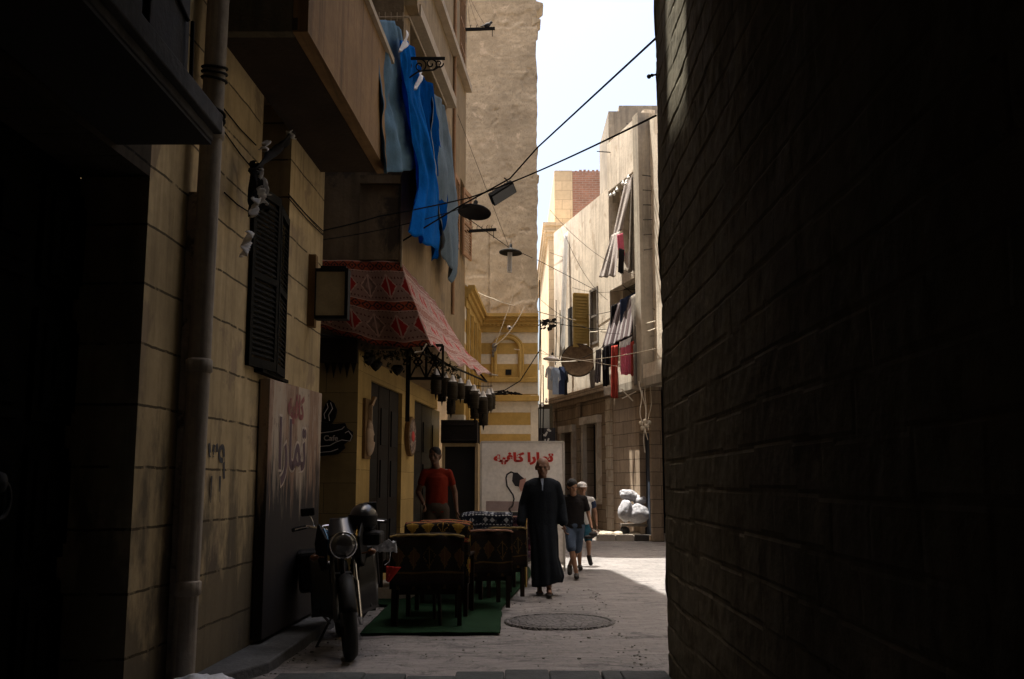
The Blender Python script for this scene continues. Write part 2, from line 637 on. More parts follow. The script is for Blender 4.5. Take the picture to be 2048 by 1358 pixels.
M['old_plaster'] = mat('old_plaster', (0.34, 0.265, 0.18), 0.95, 0.4, 5, bmp=0.8, bscale=12, patch=(0.12, 0.09, 0.06), pscale=6, pth=0.55)
M['dark_wood'] = mat('dark_wood', (0.016, 0.012, 0.009), 0.6, 0.4, 3, streak=0.5, bmp=0.3)
M['door_wood'] = mat('door_wood', (0.005, 0.005, 0.004), 0.95, 0.4, 3, streak=0.5, bmp=0.4, spec=0.0)
M['shutter'] = mat('shutter', (0.010, 0.009, 0.006), 0.85, 0.35, 4, bmp=0.3, spec=0.06)
M['shutter_brown'] = mat('shutter_brown', (0.30, 0.17, 0.09), 0.8, 0.2, 4, bmp=0.2)
M['shutter_ochre'] = mat('shutter_ochre', (0.30, 0.20, 0.06), 0.7, 0.2, 4, bmp=0.2)
M['trim'] = mat('trim', (0.36, 0.285, 0.20), 0.9, 0.15, 3, streak=0.2, bmp=0.2)
M['grey_wood'] = mat('grey_wood', (0.14, 0.12, 0.10), 0.85, 0.3, 4, streak=0.5, bmp=0.3)
M['iron'] = simple('iron', (0.014, 0.013, 0.012), 0.75, 0.0, spec=0.12)
M['wire'] = simple('wire', (0.012, 0.011, 0.010), 0.9, spec=0.05)
M['wire_pale'] = simple('wire_pale', (0.6, 0.52, 0.4), 0.7)
M['black_paint'] = simple('black_paint', (0.008, 0.008, 0.009), 0.3, spec=0.4, coat=0.3)
M['black_plastic'] = simple('black_plastic', (0.008, 0.008, 0.008), 0.6, spec=0.15)
M['rubber'] = simple('rubber', (0.014, 0.014, 0.014), 0.85)
M['chrome'] = simple('chrome', (0.75, 0.76, 0.78), 0.12, 1.0, 0.02, bmp=0)
M['steel'] = simple('steel', (0.07, 0.068, 0.065), 0.45, 0.5)
M['yellow_paint'] = simple('yellow_paint', (0.55, 0.30, 0.02), 0.35, coat=0.5)
M['blue_paint'] = simple('blue_paint', (0.08, 0.25, 0.42), 0.3, coat=0.5)
M['lens'] = simple('lens', (0.65, 0.62, 0.56), 0.08, spec=0.9, coat=1.0, bmp=0)
M['orange_lens'] = simple('orange_lens', (0.6, 0.2, 0.02), 0.2)
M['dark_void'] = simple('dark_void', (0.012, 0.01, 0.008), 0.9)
M['sheet_blue'] = mat('sheet_blue', (0.004, 0.14, 0.50), 0.8, 0.25, 5, streak=0.5, bmp=0.4, bscale=30, transl=0.45, spec=0.02)
M['sheet_deep'] = mat('sheet_deep', (0.002, 0.042, 0.17), 0.95, 0.2, 3, streak=0.3, bmp=0.2, bscale=50, transl=0.2, spec=0.0)
M['sheet_pale'] = mat('sheet_pale', (0.11, 0.20, 0.28), 0.8, 0.2, 4, streak=0.35, bmp=0.3, bscale=50, transl=0.3)
M['sheet_grey'] = mat('sheet_grey', (0.12, 0.16, 0.19), 0.85, 0.2, 4, streak=0.5, bmp=0.3, bscale=50, transl=0.2)
M['white_cloth'] = mat('white_cloth', (0.68, 0.66, 0.64), 0.85, 0.08, 5, bmp=0.2, transl=0.25)
M['paleblue_cloth'] = mat('paleblue_cloth', (0.42, 0.50, 0.62), 0.85, 0.15, 5, bmp=0.2, transl=0.25)
M['navy_cloth'] = mat('navy_cloth', (0.03, 0.04, 0.075), 0.9, 0.2, 5, bmp=0.2)
M['black_cloth'] = mat('black_cloth', (0.014, 0.013, 0.014), 0.95, 0.3, 6, bmp=0.3)
M['pink_cloth'] = stripes_mat('pink_cloth', [(0.75, 0.16, 0.24), (0.85, 0.30, 0.36), (0.55, 0.08, 0.16)], 14)
M['red_cloth'] = mat('red_cloth', (0.42, 0.07, 0.05), 0.9, 0.3, 6, streak=0.3, bmp=0.3, transl=0.2)
M['stripe_cloth'] = stripes_mat('stripe_cloth', [(0.42, 0.37, 0.33), (0.14, 0.11, 0.10), (0.55, 0.50, 0.46), (0.22, 0.17, 0.15)], 9)
M['dark_stripe'] = stripes_mat('dark_stripe', [(0.07, 0.05, 0.05), (0.30, 0.27, 0.26), (0.10, 0.07, 0.07)], 6)
M['net'] = mat('net', (0.22, 0.19, 0.16), 0.95, 0.3, 6, streak=0.5, bmp=0.3, transl=0.3)
M['plastic_clear'] = mat('plastic_clear', (0.6, 0.58, 0.55), 0.4, 0.15, 5, streak=0.4, bmp=0.2, transl=0.5)
M['carpet'] = mat('carpet', (0.007, 0.024, 0.010), 1.0, 0.3, 8, bmp=0.6, bscale=120)
M['skin_old'] = simple('skin_old', (0.17, 0.085, 0.05), 0.55, var=0.15)
M['skin'] = simple('skin', (0.28, 0.145, 0.085), 0.55, var=0.12)
M['hair'] = simple('hair', (0.012, 0.01, 0.009), 0.75)
M['eye'] = simple('eye', (0.10, 0.08, 0.07), 0.2)
M['robe'] = mat('robe', (0.013, 0.016, 0.021), 0.95, 0.25, 6, bmp=0.4, bscale=40, objco=True)
M['red_shirt'] = mat('red_shirt', (0.20, 0.022, 0.01), 0.9, 0.15, 6, bmp=0.3, objco=True)
M['khaki'] = mat('khaki', (0.08, 0.06, 0.045), 0.95, 0.2, 6, bmp=0.3, objco=True)
M['black_shirt'] = mat('black_shirt', (0.016, 0.014, 0.014), 0.95, 0.2, 6, bmp=0.3, objco=True)
M['denim'] = mat('denim', (0.07, 0.095, 0.14), 0.95, 0.3, 8, bmp=0.3, objco=True)
M['teal'] = mat('teal', (0.02, 0.07, 0.10), 0.9, 0.2, 8, bmp=0.3, objco=True)
M['shoe'] = simple('shoe', (0.02, 0.016, 0.014), 0.7)
M['banner'] = mat('banner', (0.78, 0.73, 0.67), 0.7, 0.06, 2, streak=0.12, bmp=0.3, bscale=3, transl=0.3)
M['banner_red'] = simple('banner_red', (0.55, 0.03, 0.02), 0.6)
M['ink'] = simple('ink', (0.02, 0.018, 0.022), 0.7)
M['ink_brown'] = simple('ink_brown', (0.20, 0.05, 0.045), 0.7)
M['ink_flesh'] = simple('ink_flesh', (0.5, 0.27, 0.22), 0.7)
M['ink_grey'] = simple('ink_grey', (0.40, 0.37, 0.36), 0.7)
M['ink_outline'] = simple('ink_outline', (0.42, 0.34, 0.27), 0.7)
M['ink_plum'] = simple('ink_plum', (0.07, 0.035, 0.045), 0.7)
M['wicker'] = stripes_mat('wicker', [(0.06, 0.042, 0.02), (0.02, 0.014, 0.008)], 60, transl=0.15)
M['shade_white'] = simple('shade_white', (0.55, 0.50, 0.44), 0.5)
M['shade_dark'] = simple('shade_dark', (0.018, 0.016, 0.013), 0.8, 0.0, spec=0.1)
M['bulb'] = simple('bulb', (0.8, 0.78, 0.72), 0.15, spec=0.8)
M['lightbox_face'] = mat('lightbox_face', (0.34, 0.29, 0.20), 0.5, 0.15, 6, streak=0.2, bmp=0.1)
M['sign_board'] = mat('sign_board', (0.18, 0.11, 0.05), 0.8, 0.2, 6, bmp=0.2)
M['oud_wood'] = simple('oud_wood', (0.42, 0.30, 0.2), 0.4, var=0.25)
M['oval_print'] = mat('oval_print', (0.32, 0.24, 0.19), 0.6, 0.5, 12, patch=(0.08, 0.05, 0.04), pscale=14, pth=0.5)
M['sack'] = mat('sack', (0.42, 0.41, 0.43), 0.85, 0.3, 9, bmp=1.0, bscale=9, patch=(0.30, 0.29, 0.30), pscale=7, pth=0.55, transl=0.1, spec=0.05)
M['plastic_bag'] = mat('plastic_bag', (0.5, 0.52, 0.56), 0.35, 0.15, 6, bmp=0.6, bscale=12, spec=0.6)
M['kerb_pale'] = mat('kerb_pale', (0.45, 0.40, 0.34), 0.95, 0.2, 5, bmp=0.5)
M['kerb_dark'] = mat('kerb_dark', (0.06, 0.055, 0.05), 0.95, 0.2, 5, bmp=0.5)
M['rubble'] = mat('rubble', (0.42, 0.36, 0.28), 0.95, 0.3, 5, bmp=0.8)
M['dish'] = mat('dish', (0.13, 0.085, 0.05), 0.8, 0.35, 10, bmp=0.5, bscale=60, patch=(0.4, 0.32, 0.22), pscale=22, pth=0.66)
M['pigeon'] = simple('pigeon', (0.04, 0.037, 0.036), 0.8)
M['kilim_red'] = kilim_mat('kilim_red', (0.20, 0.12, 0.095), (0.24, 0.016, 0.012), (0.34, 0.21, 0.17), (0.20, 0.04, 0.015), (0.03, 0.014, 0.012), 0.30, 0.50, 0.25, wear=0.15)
M['kilim_yellow'] = kilim_mat('kilim_yellow', (0.012, 0.010, 0.009), (0.20, 0.115, 0.02), (0.24, 0.15, 0.03), (0.22, 0.045, 0.03), (0.26, 0.18, 0.06), 0.16, 0.28, 0.2, transl=0.0, wear=0.1)
M['kilim_dark'] = kilim_mat('kilim_dark', (0.010, 0.008, 0.007), (0.045, 0.022, 0.010), (0.06, 0.038, 0.012), (0.012, 0.005, 0.005), (0.016, 0.012, 0.006), 0.15, 0.25, 0.2, transl=0.0, wear=0.1)
M['kilim_blue'] = kilim_mat('kilim_blue', (0.012, 0.015, 0.025), (0.42, 0.44, 0.47), (0.02, 0.02, 0.03), (0.03, 0.03, 0.04), (0.5, 0.5, 0.5), 0.09, 0.12, 0.2, transl=0.0, wear=0.1)
M['kilim_purple'] = kilim_mat('kilim_purple', (0.03, 0.015, 0.03), (0.10, 0.025, 0.06), (0.08, 0.06, 0.06), (0.12, 0.03, 0.06), (0.2, 0.1, 0.1), 0.12, 0.2, 0.2, transl=0.0, wear=0.1)
M['pink_trim'] = simple('pink_trim', (0.30, 0.15, 0.10), 0.9)
M['chair_wood'] = mat('chair_wood', (0.014, 0.008, 0.005), 0.5, 0.3, 5, bmp=0.1)

def side_cloth_mat():
    """sun-bleached side of the awning: pale ground, rows of ragged red flame figures"""
    m, nt, b = base_mat('awning_side_cloth')
    uv, pos, U, Vv, oc = uvpos(nt)
    n = tex(nt, scaled(nt, uv, (4, 9, 1)), scale=1.5, detail=6, rough=0.7) - 0.5
    u = (U * (1 / 0.30) + n * 0.6).frac() - 0.5
    v = (Vv * (1 / 0.46) + n * 0.25).frac()
    fig = (u.abs() * 2.0 + (v - 0.55).abs() * 1.5).lt(0.85) * v.lt(0.86) * v.gt(0.22)
    fig = fig * (U * 16 + n * 2).frac().gt(0.25)
    c = mixc(nt, fig * 0.8, (0.60, 0.47, 0.39), (0.52, 0.07, 0.06))
    c = mixc(nt, v.lt(0.17) * 0.6, c, (0.36, 0.22, 0.19))
    c = mixc(nt, (v - 0.19).abs().lt(0.03), c, (0.70, 0.58, 0.49))
    c = mixc(nt, tex(nt, uv, scale=3.5, detail=9, rough=0.7).ramp(0.5, 0.75) * 0.4, c, (0.46, 0.3, 0.26))
    nt.links.new(c, b.inputs['Base Color'])
    b.inputs['Roughness'].default_value = 0.95
    bump(nt, b, tex(nt, scaled(nt, uv, (12, 40, 1)), scale=1), 0.5, 0.01)
    add_transl(nt, b, c, 0.3)
    return m
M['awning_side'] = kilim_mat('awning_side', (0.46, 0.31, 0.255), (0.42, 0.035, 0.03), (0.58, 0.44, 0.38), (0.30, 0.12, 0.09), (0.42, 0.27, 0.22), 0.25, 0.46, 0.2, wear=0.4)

def paving_mat():
    m, nt, b = base_mat('paving')
    uv, pos, U, Vv, oc = uvpos(nt)
    wob = (tex(nt, pos, scale=2.2, detail=4) - 0.5) * 0.22
    v = (Vv + wob) * (1 / 0.11)
    row = v.floor()
    fv = v.frac()
    u = ((U + wob * 0.6) * (1 / 0.22) + row.mod(2.0) * 0.5)
    jm = fv.lt(0.12).mx(u.frac().lt(0.07))
    rnd = (((u.floor() * 3.1 + row * 7.7) * 12.9898)._m('SINE') * 43758.5).frac()
    big = tex(nt, pos, scale=0.7, detail=8, rough=0.65)
    c = mixc(nt, rnd, (0.135, 0.124, 0.118), (0.18, 0.166, 0.158))
    c = mixc(nt, big.ramp(0.42, 0.62) * 0.65, c, (0.105, 0.10, 0.098))
    c = mixc(nt, tex(nt, pos, scale=5.5, detail=8, rough=0.75).ramp(0.5, 0.68) * 0.5, c, (0.24, 0.225, 0.21))
    c = mixc(nt, tex(nt, pos, scale=14, detail=5).ramp(0.4, 0.7) * 0.5, c, (0.23, 0.205, 0.19))
    c = mixc(nt, jm * big.ramp(0.35, 0.62) * 0.6, c, (0.09, 0.08, 0.075))
    st = tex(nt, scaled(nt, pos, (0.8, 2.0, 1)), scale=1.7, detail=10, rough=0.75, dist=1.5).ramp(0.545, 0.60)
    c = mixc(nt, st * 0.7, c, (0.06, 0.055, 0.055))
    nt.links.new(c, b.inputs['Base Color'])
    b.inputs['Roughness'].default_value = 0.72
    h = (jm * -1 + 1) * 0.35 + tex(nt, scaled(nt, pos, (1, 2.2, 1)), scale=1.6, detail=7) * 3.0 + tex(nt, pos, scale=35) * 0.5 + rnd * 0.3
    bump(nt, b, h, 0.9, 0.03)
    return m
M['paving'] = paving_mat()

def manhole_mat():
    m, nt, b = base_mat('manhole')
    uv, pos, U, Vv, oc = uvpos(nt)
    e = tex(nt, pos, 'EDGE', scale=14)
    c = mixc(nt, e.ramp(0.0, 0.12), (0.05, 0.047, 0.047), (0.12, 0.112, 0.108))
    nt.links.new(c, b.inputs['Base Color'])
    b.inputs['Roughness'].default_value = 0.6
    bump(nt, b, e.ramp(0, 0.15), 0.8, 0.02)
    return m
M['manhole'] = manhole_mat()

# ------------------------------------------------------------------ ground
def ground_h(x, y):
    """worn street: gentle waves, nothing near the walls"""
    e = 0.014 * noise.noise(V((x * 0.9, y * 0.9, 3.0))) + 0.010 * noise.noise(V((x * 2.5, y * 3.0, 9.0))) + 0.006 * noise.noise(V((x * 6, y * 9, 5)))
    d = noise.noise(V((x * 0.7 + 4, y * 1.3, 13.0)))
    return e - (0.018 if d > 0.33 else 0.0)
g = MB()
g.grid(240, 700, lambda u, v: (lambda x, y: (x, y, ground_h(x, y)))(-4 + 12 * u, -1 + 33 * v))
g.uv = {}
struct('street', g, M['paving'])
g = MB()
g.box((-150, -150, -0.6), (150, 350, -0.03))
struct('ground', g, M['paving'])

# threshold stones across the near end of the street
g = MB()
x = -1.75
while x < 1.0:
    wd = random.uniform(0.3, 0.45)
    hh = 0.045 + random.uniform(-0.022, 0.018)
    g.box((x, 6.9, -0.05), (x + wd - 0.005, 7.78 + random.uniform(-0.09, 0.06), hh))
    x += wd
g.box((0.80, 6.8, -0.05), (1.14, 7.66, 0.07))
struct('threshold_kerb', g, mat('threshold', (0.055, 0.06, 0.06), 0.8, 0.3, 4, bmp=0.6), bevel=0.012)

g = MB()
g.prism([(px(W1, 7.35), 7.35, -0.05), (px(W1, 7.35) + 0.20, 7.35, -0.05), (px(W1, 7.9) + 0.40, 7.9, -0.05), (px(W1, 9.6) + 0.36, 9.6, -0.05), (px(W1, 10.9) + 0.3, 10.9, -0.05), (px(W1, 10.9), 10.9, -0.05)], (0, 0, 0.14))
struct('wall_foot_step', g, mat('foot_step', (0.10, 0.10, 0.10), 0.9, 0.35, 3, bmp=0.8), bevel=0.015)

mh = thing('manhole_cover', 'round worn manhole cover sunk in the paving in front of the man in the robe', 'manhole', (0.50, 10.75, 0))
g = MB()
g.lathe((0.50, 10.75, 0), [(0.0, 0.017), (0.3, 0.017), (0.52, 0.016), (0.53, -0.02)], 48)
obj('cover', g, M['manhole'], mh)
g = MB()
g.lathe((0.50, 10.75, 0), [(0.535, -0.02), (0.535, 0.019), (0.58, 0.019), (0.585, -0.02)], 48)
obj('rim', g, M['manhole'], mh)
# loose grit and litter
g = MB()
rnd = random.Random(5)
for i in range(420):
    x_ = rnd.uniform(-1.9, 1.1) if rnd.random() < 0.6 else rnd.choice((rnd.gauss(-1.75, 0.12), rnd.gauss(1.05, 0.06)))
    y_ = rnd.uniform(7.6, 14)
    x_ = max(-2.1, min(x_, 1.12 if y_ < 7.7 else 2.5))
    r = rnd.uniform(0.003, 0.010) * (1.6 if rnd.random() < 0.05 else 1)
    a = rnd.random() * 6
    g.obox((x_, y_, 0.006 + r * 0.4), (r * cos(a), r * sin(a), 0), (-r * 0.7 * sin(a), r * 0.7 * cos(a), 0), (0, 0.1 * r, r * 0.5))
tag(obj('grit', g, mat('grit', (0.17, 0.16, 0.15), 0.95, 0.5, 20)), 'scattered grit and small stones on the paving', 'grit', kind='stuff')

# ------------------------------------------------------------------ left near building
lb = thing('stone_building', 'yellowish cut stone building with graffiti number and drainpipe along the left side', 'building', (-2.5, 7, 0))
PIER_Y = 6.2
END_Y = 11.0
win0 = atP(513, 600, W1).y
win1 = atP(573, 600, W1).y
def s_of(Y, Y0, k): return (Y - Y0) * sqrt(1 + k * k)
wt = atP(540, 745, W1).z
g = panel((px(W1, PIER_Y), PIER_Y), (px(W1, END_Y), END_Y), 0, 7.0, 0.45,
          [(s_of(win0, PIER_Y, .04), s_of(win1, PIER_Y, .04), wt, 5.2)], side=1)
# upper parts, stepping roofline that lets a slot of sun through
for (a, b, h) in ((PIER_Y, 7.36, 36.0), (7.36, 8.26, 18.5), (8.26, END_Y, 30.0)):
    panel((px(W1, a), a), (px(W1, b), b), 7.0, h, 0.45 if a > 7 else 5.0, mb=g, side=1)
# far end face and body
g.box((-8, END_Y - 0.02, 0), (px(W1, END_Y) - 0.452, END_Y - 0.001, 7.0))
obj('wall', g, M['near_stone'], lb)
M['soot'] = mat('soot', (0.045, 0.036, 0.026), 0.95, 0.35, 1.5, streak=0.6, bmp=0.4, spec=0.05, joint=(99, 0.385, 0.017, 0.5), jdark=0.3)  # wall stone darkened in colour to paint in the doorway's shade
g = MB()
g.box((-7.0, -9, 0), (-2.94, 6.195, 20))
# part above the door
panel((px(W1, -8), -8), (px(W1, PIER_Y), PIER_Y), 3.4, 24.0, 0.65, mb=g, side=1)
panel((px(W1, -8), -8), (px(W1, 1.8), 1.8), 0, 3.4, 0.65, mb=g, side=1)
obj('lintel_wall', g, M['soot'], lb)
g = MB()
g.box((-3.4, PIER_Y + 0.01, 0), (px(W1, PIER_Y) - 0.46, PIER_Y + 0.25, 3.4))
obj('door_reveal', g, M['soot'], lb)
# dark room behind the window
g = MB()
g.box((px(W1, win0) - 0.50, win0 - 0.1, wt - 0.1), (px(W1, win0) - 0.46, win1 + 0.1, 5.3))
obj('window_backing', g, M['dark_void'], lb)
# big carved door
DX = -2.78
g = MB()
g.box((DX - 0.1, 1.6, 0), (DX, PIER_Y, 3.45))
dr = obj('door', g, M['door_wood'], lb, bevel=0.004)
for j in range(4):
    for i in range(6):
        y0 = 2.0 + i * 0.74
        z0 = 0.2 + j * 0.8
        g = MB()
        g.box((DX, y0, z0), (DX + 0.03, y0 + 0.6, z0 + 0.66))
        g.box((DX + 0.03, y0 + 0.08, z0 + 0.08), (DX + 0.05, y0 + 0.52, z0 + 0.58))
        g.box((DX + 0.05, y0 + 0.18, z0 + 0.20), (DX + 0.07, y0 + 0.42, z0 + 0.46))
        obj('door_panel', g, M['door_wood'], dr, bevel=0.006)
g = MB()
g.lathe((DX + 0.05, 5.3, 1.45), [(0.0, 0.06), (0.05, 0.05), (0.07, 0.0)], 16, (1, 0, 0))
g.tube([(DX + 0.09, 5.3 + 0.10 * cos(t * pi / 8), 1.36 + 0.10 * sin(t * pi / 8)) for t in range(17)], 0.013, 8)
obj('knocker', g, M['iron'], dr)
# bay ledge over the door
g = MB()
ly1 = 5.75
lx = -1.74
g.box((lx - 0.62, -3, 3.52), (lx, ly1, 3.64))
g.box((lx - 0.62, -3, 3.46), (lx - 0.04, ly1 - 0.04, 3.52))
obj('bay_ledge', g, mat('ledge_stone', (0.08, 0.075, 0.07), 0.9, 0.35, 3, streak=0.6, bmp=0.4), lb, bevel=0.01)  # base colour darkened to stand in for the near shade
g = MB()
g.box((lx - 0.62, -3, 3.44), (lx - 0.05, ly1 - 0.05, 3.459))  # dark sheet added under the ledge in place of its shade
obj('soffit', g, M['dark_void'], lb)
g = MB()
g.box((lx - 0.62, -3, 3.642), (lx - 0.14, ly1 - 0.30, 6.2))
for i in range(12):
    g.box((lx - 0.14, -2.9 + i * 0.7, 3.7), (lx - 0.11, -2.3 + i * 0.7, 6.0))
obj('bay_window_box', g, mat('bay_wood', (0.05, 0.045, 0.04), 0.85, 0.3, 4, streak=0.5, bmp=0.3), lb, bevel=0.006)
for (o1, o2) in (((lx - 0.10, 2.2, 4.9), (lx - 0.10, 5.34, 4.05)), ((lx - 0.08, 5.36, 4.05), (lx - 0.08, 5.38, 3.66))):
    g = MB()
    g.tube([o1, V(o1).lerp(V(o2), .5) - V((0, 0, .01)), o2], 0.012, 8)
    obj('cable', g, M['iron'], lb)
# drainpipe
pb = atP(372, 1345, W1, 0.10)
pt_ = atP(434, 0, W1, 0.10)
pm = (pb.x + pt_.x) / 2, 6.92
g = MB()
q0_, q1_ = atP(366, 1330, W1, 0.13), atP(430, 130, W1, 0.13)
def pipe_at(z):
    return q0_.lerp(q1_, (z - q0_.z) / (q1_.z - q0_.z))
g.tube([pipe_at(0.0), pipe_at(7.2)], 0.078, 20)
for z in (0.7, 2.2, 3.9, 5.7):
    g.lathe(pipe_at(z), [(0.078, 0), (0.092, 0.01), (0.092, 0.09), (0.078, 0.1)], 20)
dp = obj('drainpipe', g, M['pipe'], lb)
for z in (4.05, 4.10, 4.36, 4.41, 4.45):
    g = MB()
    c_ = pipe_at(z)
    g.tube([(c_.x + 0.088 * cos(t), c_.y + 0.088 * sin(t), z + 0.02 * sin(t + z * 7)) for t in [i * pi / 8 for i in range(17)]], 0.010, 6)
    obj('pipe_tie', g, M['iron'], dp)
# broken conduit casing beside the pipe
cy0 = atP(372, 900, W1, 0.04).y
g = MB()
z = 0.0
while z < 3.45:
    h = random.uniform(0.12, 0.4)
    h = min(h, 3.5 - z)
    o = random.uniform(-0.012, 0.012)
    X = px(W1, cy0)
    g.hexa([(X, cy0 - 0.09 + o, z), (X + 0.09 + o, cy0 - 0.085 + o, z), (X + 0.09, cy0 + 0.05, z), (X, cy0 + 0.06, z),
            (X, cy0 - 0.09 - o, z + h), (X + 0.09 - o, cy0 - 0.085, z + h), (X + 0.088, cy0 + 0.05 - o, z + h), (X, cy0 + 0.06, z + h)])
    z += h
obj('conduit_casing', g, M['old_plaster'], lb, bevel=0.006)
# window shutters: two louvred leaves folded out from the opening
def louvre_leaf(name, a, b, z0, z1, parent, m, n=26, th=0.035, out=V((1, 0, 0))):
    a, b = V((a[0], a[1], 0)), V((b[0], b[1], 0))
    d = (b - a)
    L = d.length
    d.normalize()
    nn = V((d.y, -d.x, 0))
    fr = MB()
    st = 0.055
    up = V((0, 0, 1))
    for (s0, s1, q0, q1) in ((0, st, z0, z1), (L - st, L, z0, z1), (st, L - st, z0, z0 + 0.08), (st, L - st, z1 - 0.08, z1), (st, L - st, (z0 + z1) / 2 - 0.03, (z0 + z1) / 2 + 0.03)):
        fr.obox(a + d * ((s0 + s1) / 2) + up * ((q0 + q1) / 2), d * (s1 - s0) / 2, nn * th / 2, up * (q1 - q0) / 2)
    leaf = obj(name, fr, m, parent)
    lv = MB()
    for i in range(n):
        z = z0 + 0.1 + (z1 - z0 - 0.2) * (i + 0.5) / n
        if abs(z - (z0 + z1) / 2) < 0.05:
            continue
        hh = (z1 - z0 - 0.2) / n * 0.62
        lv.obox(a + d * (L / 2) + up * z, d * (L / 2 - st), (nn * 0.013 - up * hh * 0.75), (nn * 0.003 + up * 0.004))
    obj('louvre', lv, m, leaf)
    return leaf
zt = atP(540, 400, W1).z
sa = atP(494, 720, W1, 0.02)
sb = V((px(W1, (win0 + win1) / 2) + 0.12, (win0 + win1) / 2 + 0.02, 0))
louvre_leaf('shutter', (sa.x, sa.y), (px(W1, win0 + 0.28) + 0.10, win0 + 0.28), wt - 0.02, zt, lb, M['shutter'], 30)
louvre_leaf('shutter', (px(W1, win0 + 0.30) + 0.10, win0 + 0.30), (px(W1, win1) + 0.03, win1 - 0.16), wt - 0.02, zt - 0.05, lb, M['shutter'], 30)
g = MB()
g.box((px(W1, win0) - 0.05, win0, wt - 0.05), (px(W1, win0) + 0.08, win1 + 0.02, wt - 0.021))
obj('window_sill', g, M['shutter'], lb)
# rust-red enclosed balcony
BY0, BY1 = 7.25, 10.8
g = MB()
xo0, xo1 = -1.575, -1.40
g.hexa([(px(W1, BY0), BY0, 4.9), (xo0, BY0, 4.9), (xo1, BY1, 4.9), (px(W1, BY1), BY1, 4.9),
        (px(W1, BY0), BY0, 5.0), (xo0, BY0, 5.0), (xo1, BY1, 5.0), (px(W1, BY1), BY1, 5.0)])
bal = obj('balcony', g, M['balcony_under'], lb)
g = MB()
panel((xo0 + 0.004, BY0 - 0.004), (xo1 + 0.004, BY1), 4.885, 6.2, 0.12, mb=g, side=1)
obj('parapet', g, M['balcony_red'], bal)
g = MB()
g.box((px(W1, BY0), BY0 - 0.004, 4.885), (xo0 - 0.12, BY0 + 0.10, 6.2))
obj('parapet_end', g, M['grimy'], bal)
g = MB()
g.box((px(W1, BY1) , BY1 - 0.1, 5.0), (xo1 - 0.12, BY1, 6.2))
obj('parapet_end', g, M['grimy'], bal)
g = MB()
panel((xo0 + 0.05, BY0 - 0.05), (xo1 + 0.05, BY1 + 0.05), 6.2, 6.27, 0.22, mb=g, side=1)
obj('coping', g, M['trim'], bal)

# torn rags over the shutter
g = MB()
def rag(p, q, wdt, mb, k=0.0):
    def fn(u, v):
        c = p.lerp(q, v)
        return c + V((0.035 * sin(v * 9 + u * 5 + k), (u - 0.5) * wdt * (0.45 + 0.9 * noise.noise(V((v * 4, k, 0))) + 0.4), 0.01 * sin(u * 8 + v * 11)))
    mb.grid(6, 14, fn)
    return mb
for i, (pa, pb2, wdt) in enumerate((((584, 268), (505, 345), 0.16), ((507, 325), (530, 420), 0.10), ((506, 340), (503, 430), 0.07))):
    rag(atP(*pa, W1, 0.16), atP(*pb2, W1, 0.17), wdt, g, i * 2.3)
rg = single('torn_rags', 'torn dark rags caught above the louvred shutter of the stone building', 'rags', g, M['black_cloth'], solid=0.01)
for i, (pa, pb2, wdt) in enumerate((((519, 340), (534, 388), 0.07), ((520, 375), (528, 408), 0.06), ((513, 395), (506, 432), 0.06), ((500, 465), (486, 512), 0.06), ((578, 262), (585, 276), 0.04), ((534, 283), (526, 300), 0.05))):
    g = rag(atP(*pa, W1, 0.21), atP(*pb2, W1, 0.20), wdt, MB(), i * 1.7)
    obj('pale_strip', g, M['white_cloth'], rg, solid=0.004)

# graffiti number, part of the wall's paint
gp = atP(433, 918, W1)
g = text_mb('\u0663\u0669', 0.38, gp + V((0.0, 0, 0)), (0.04, 1, 0), (0, 0, 1), 0.005, bold=0.006, width=0.42)
for (sy, ln) in ((-0.12, 0.2), (0.12, 0.2), (0.09, 0.12)):
    c = gp + V((0.005, sy, -0.13))
    g.add([c + V((0, -0.018, 0)), c + V((0, 0.018, 0)), c + V((0, 0.008, -ln)), c + V((0, -0.008, -ln))], [(0, 1, 2, 3)])
obj('graffiti_number', g, M['ink'], lb)

for i_, (q_a, q_b) in enumerate((((446, 215), (512, 290)), ((448, 262), (512, 345)), ((449, 385), (500, 425)), ((577, 388), (646, 462)), ((577, 396), (646, 470)))):
    a_, b_ = atP(*q_a, W1, 0.015), atP(*q_b, W1, 0.015)
    g = MB(); g.tube([a_, a_.lerp(b_, .5) - V((0, 0, 0.015)), b_], 0.006, 5)
    obj('wall_cable', g, M['wire'], lb)
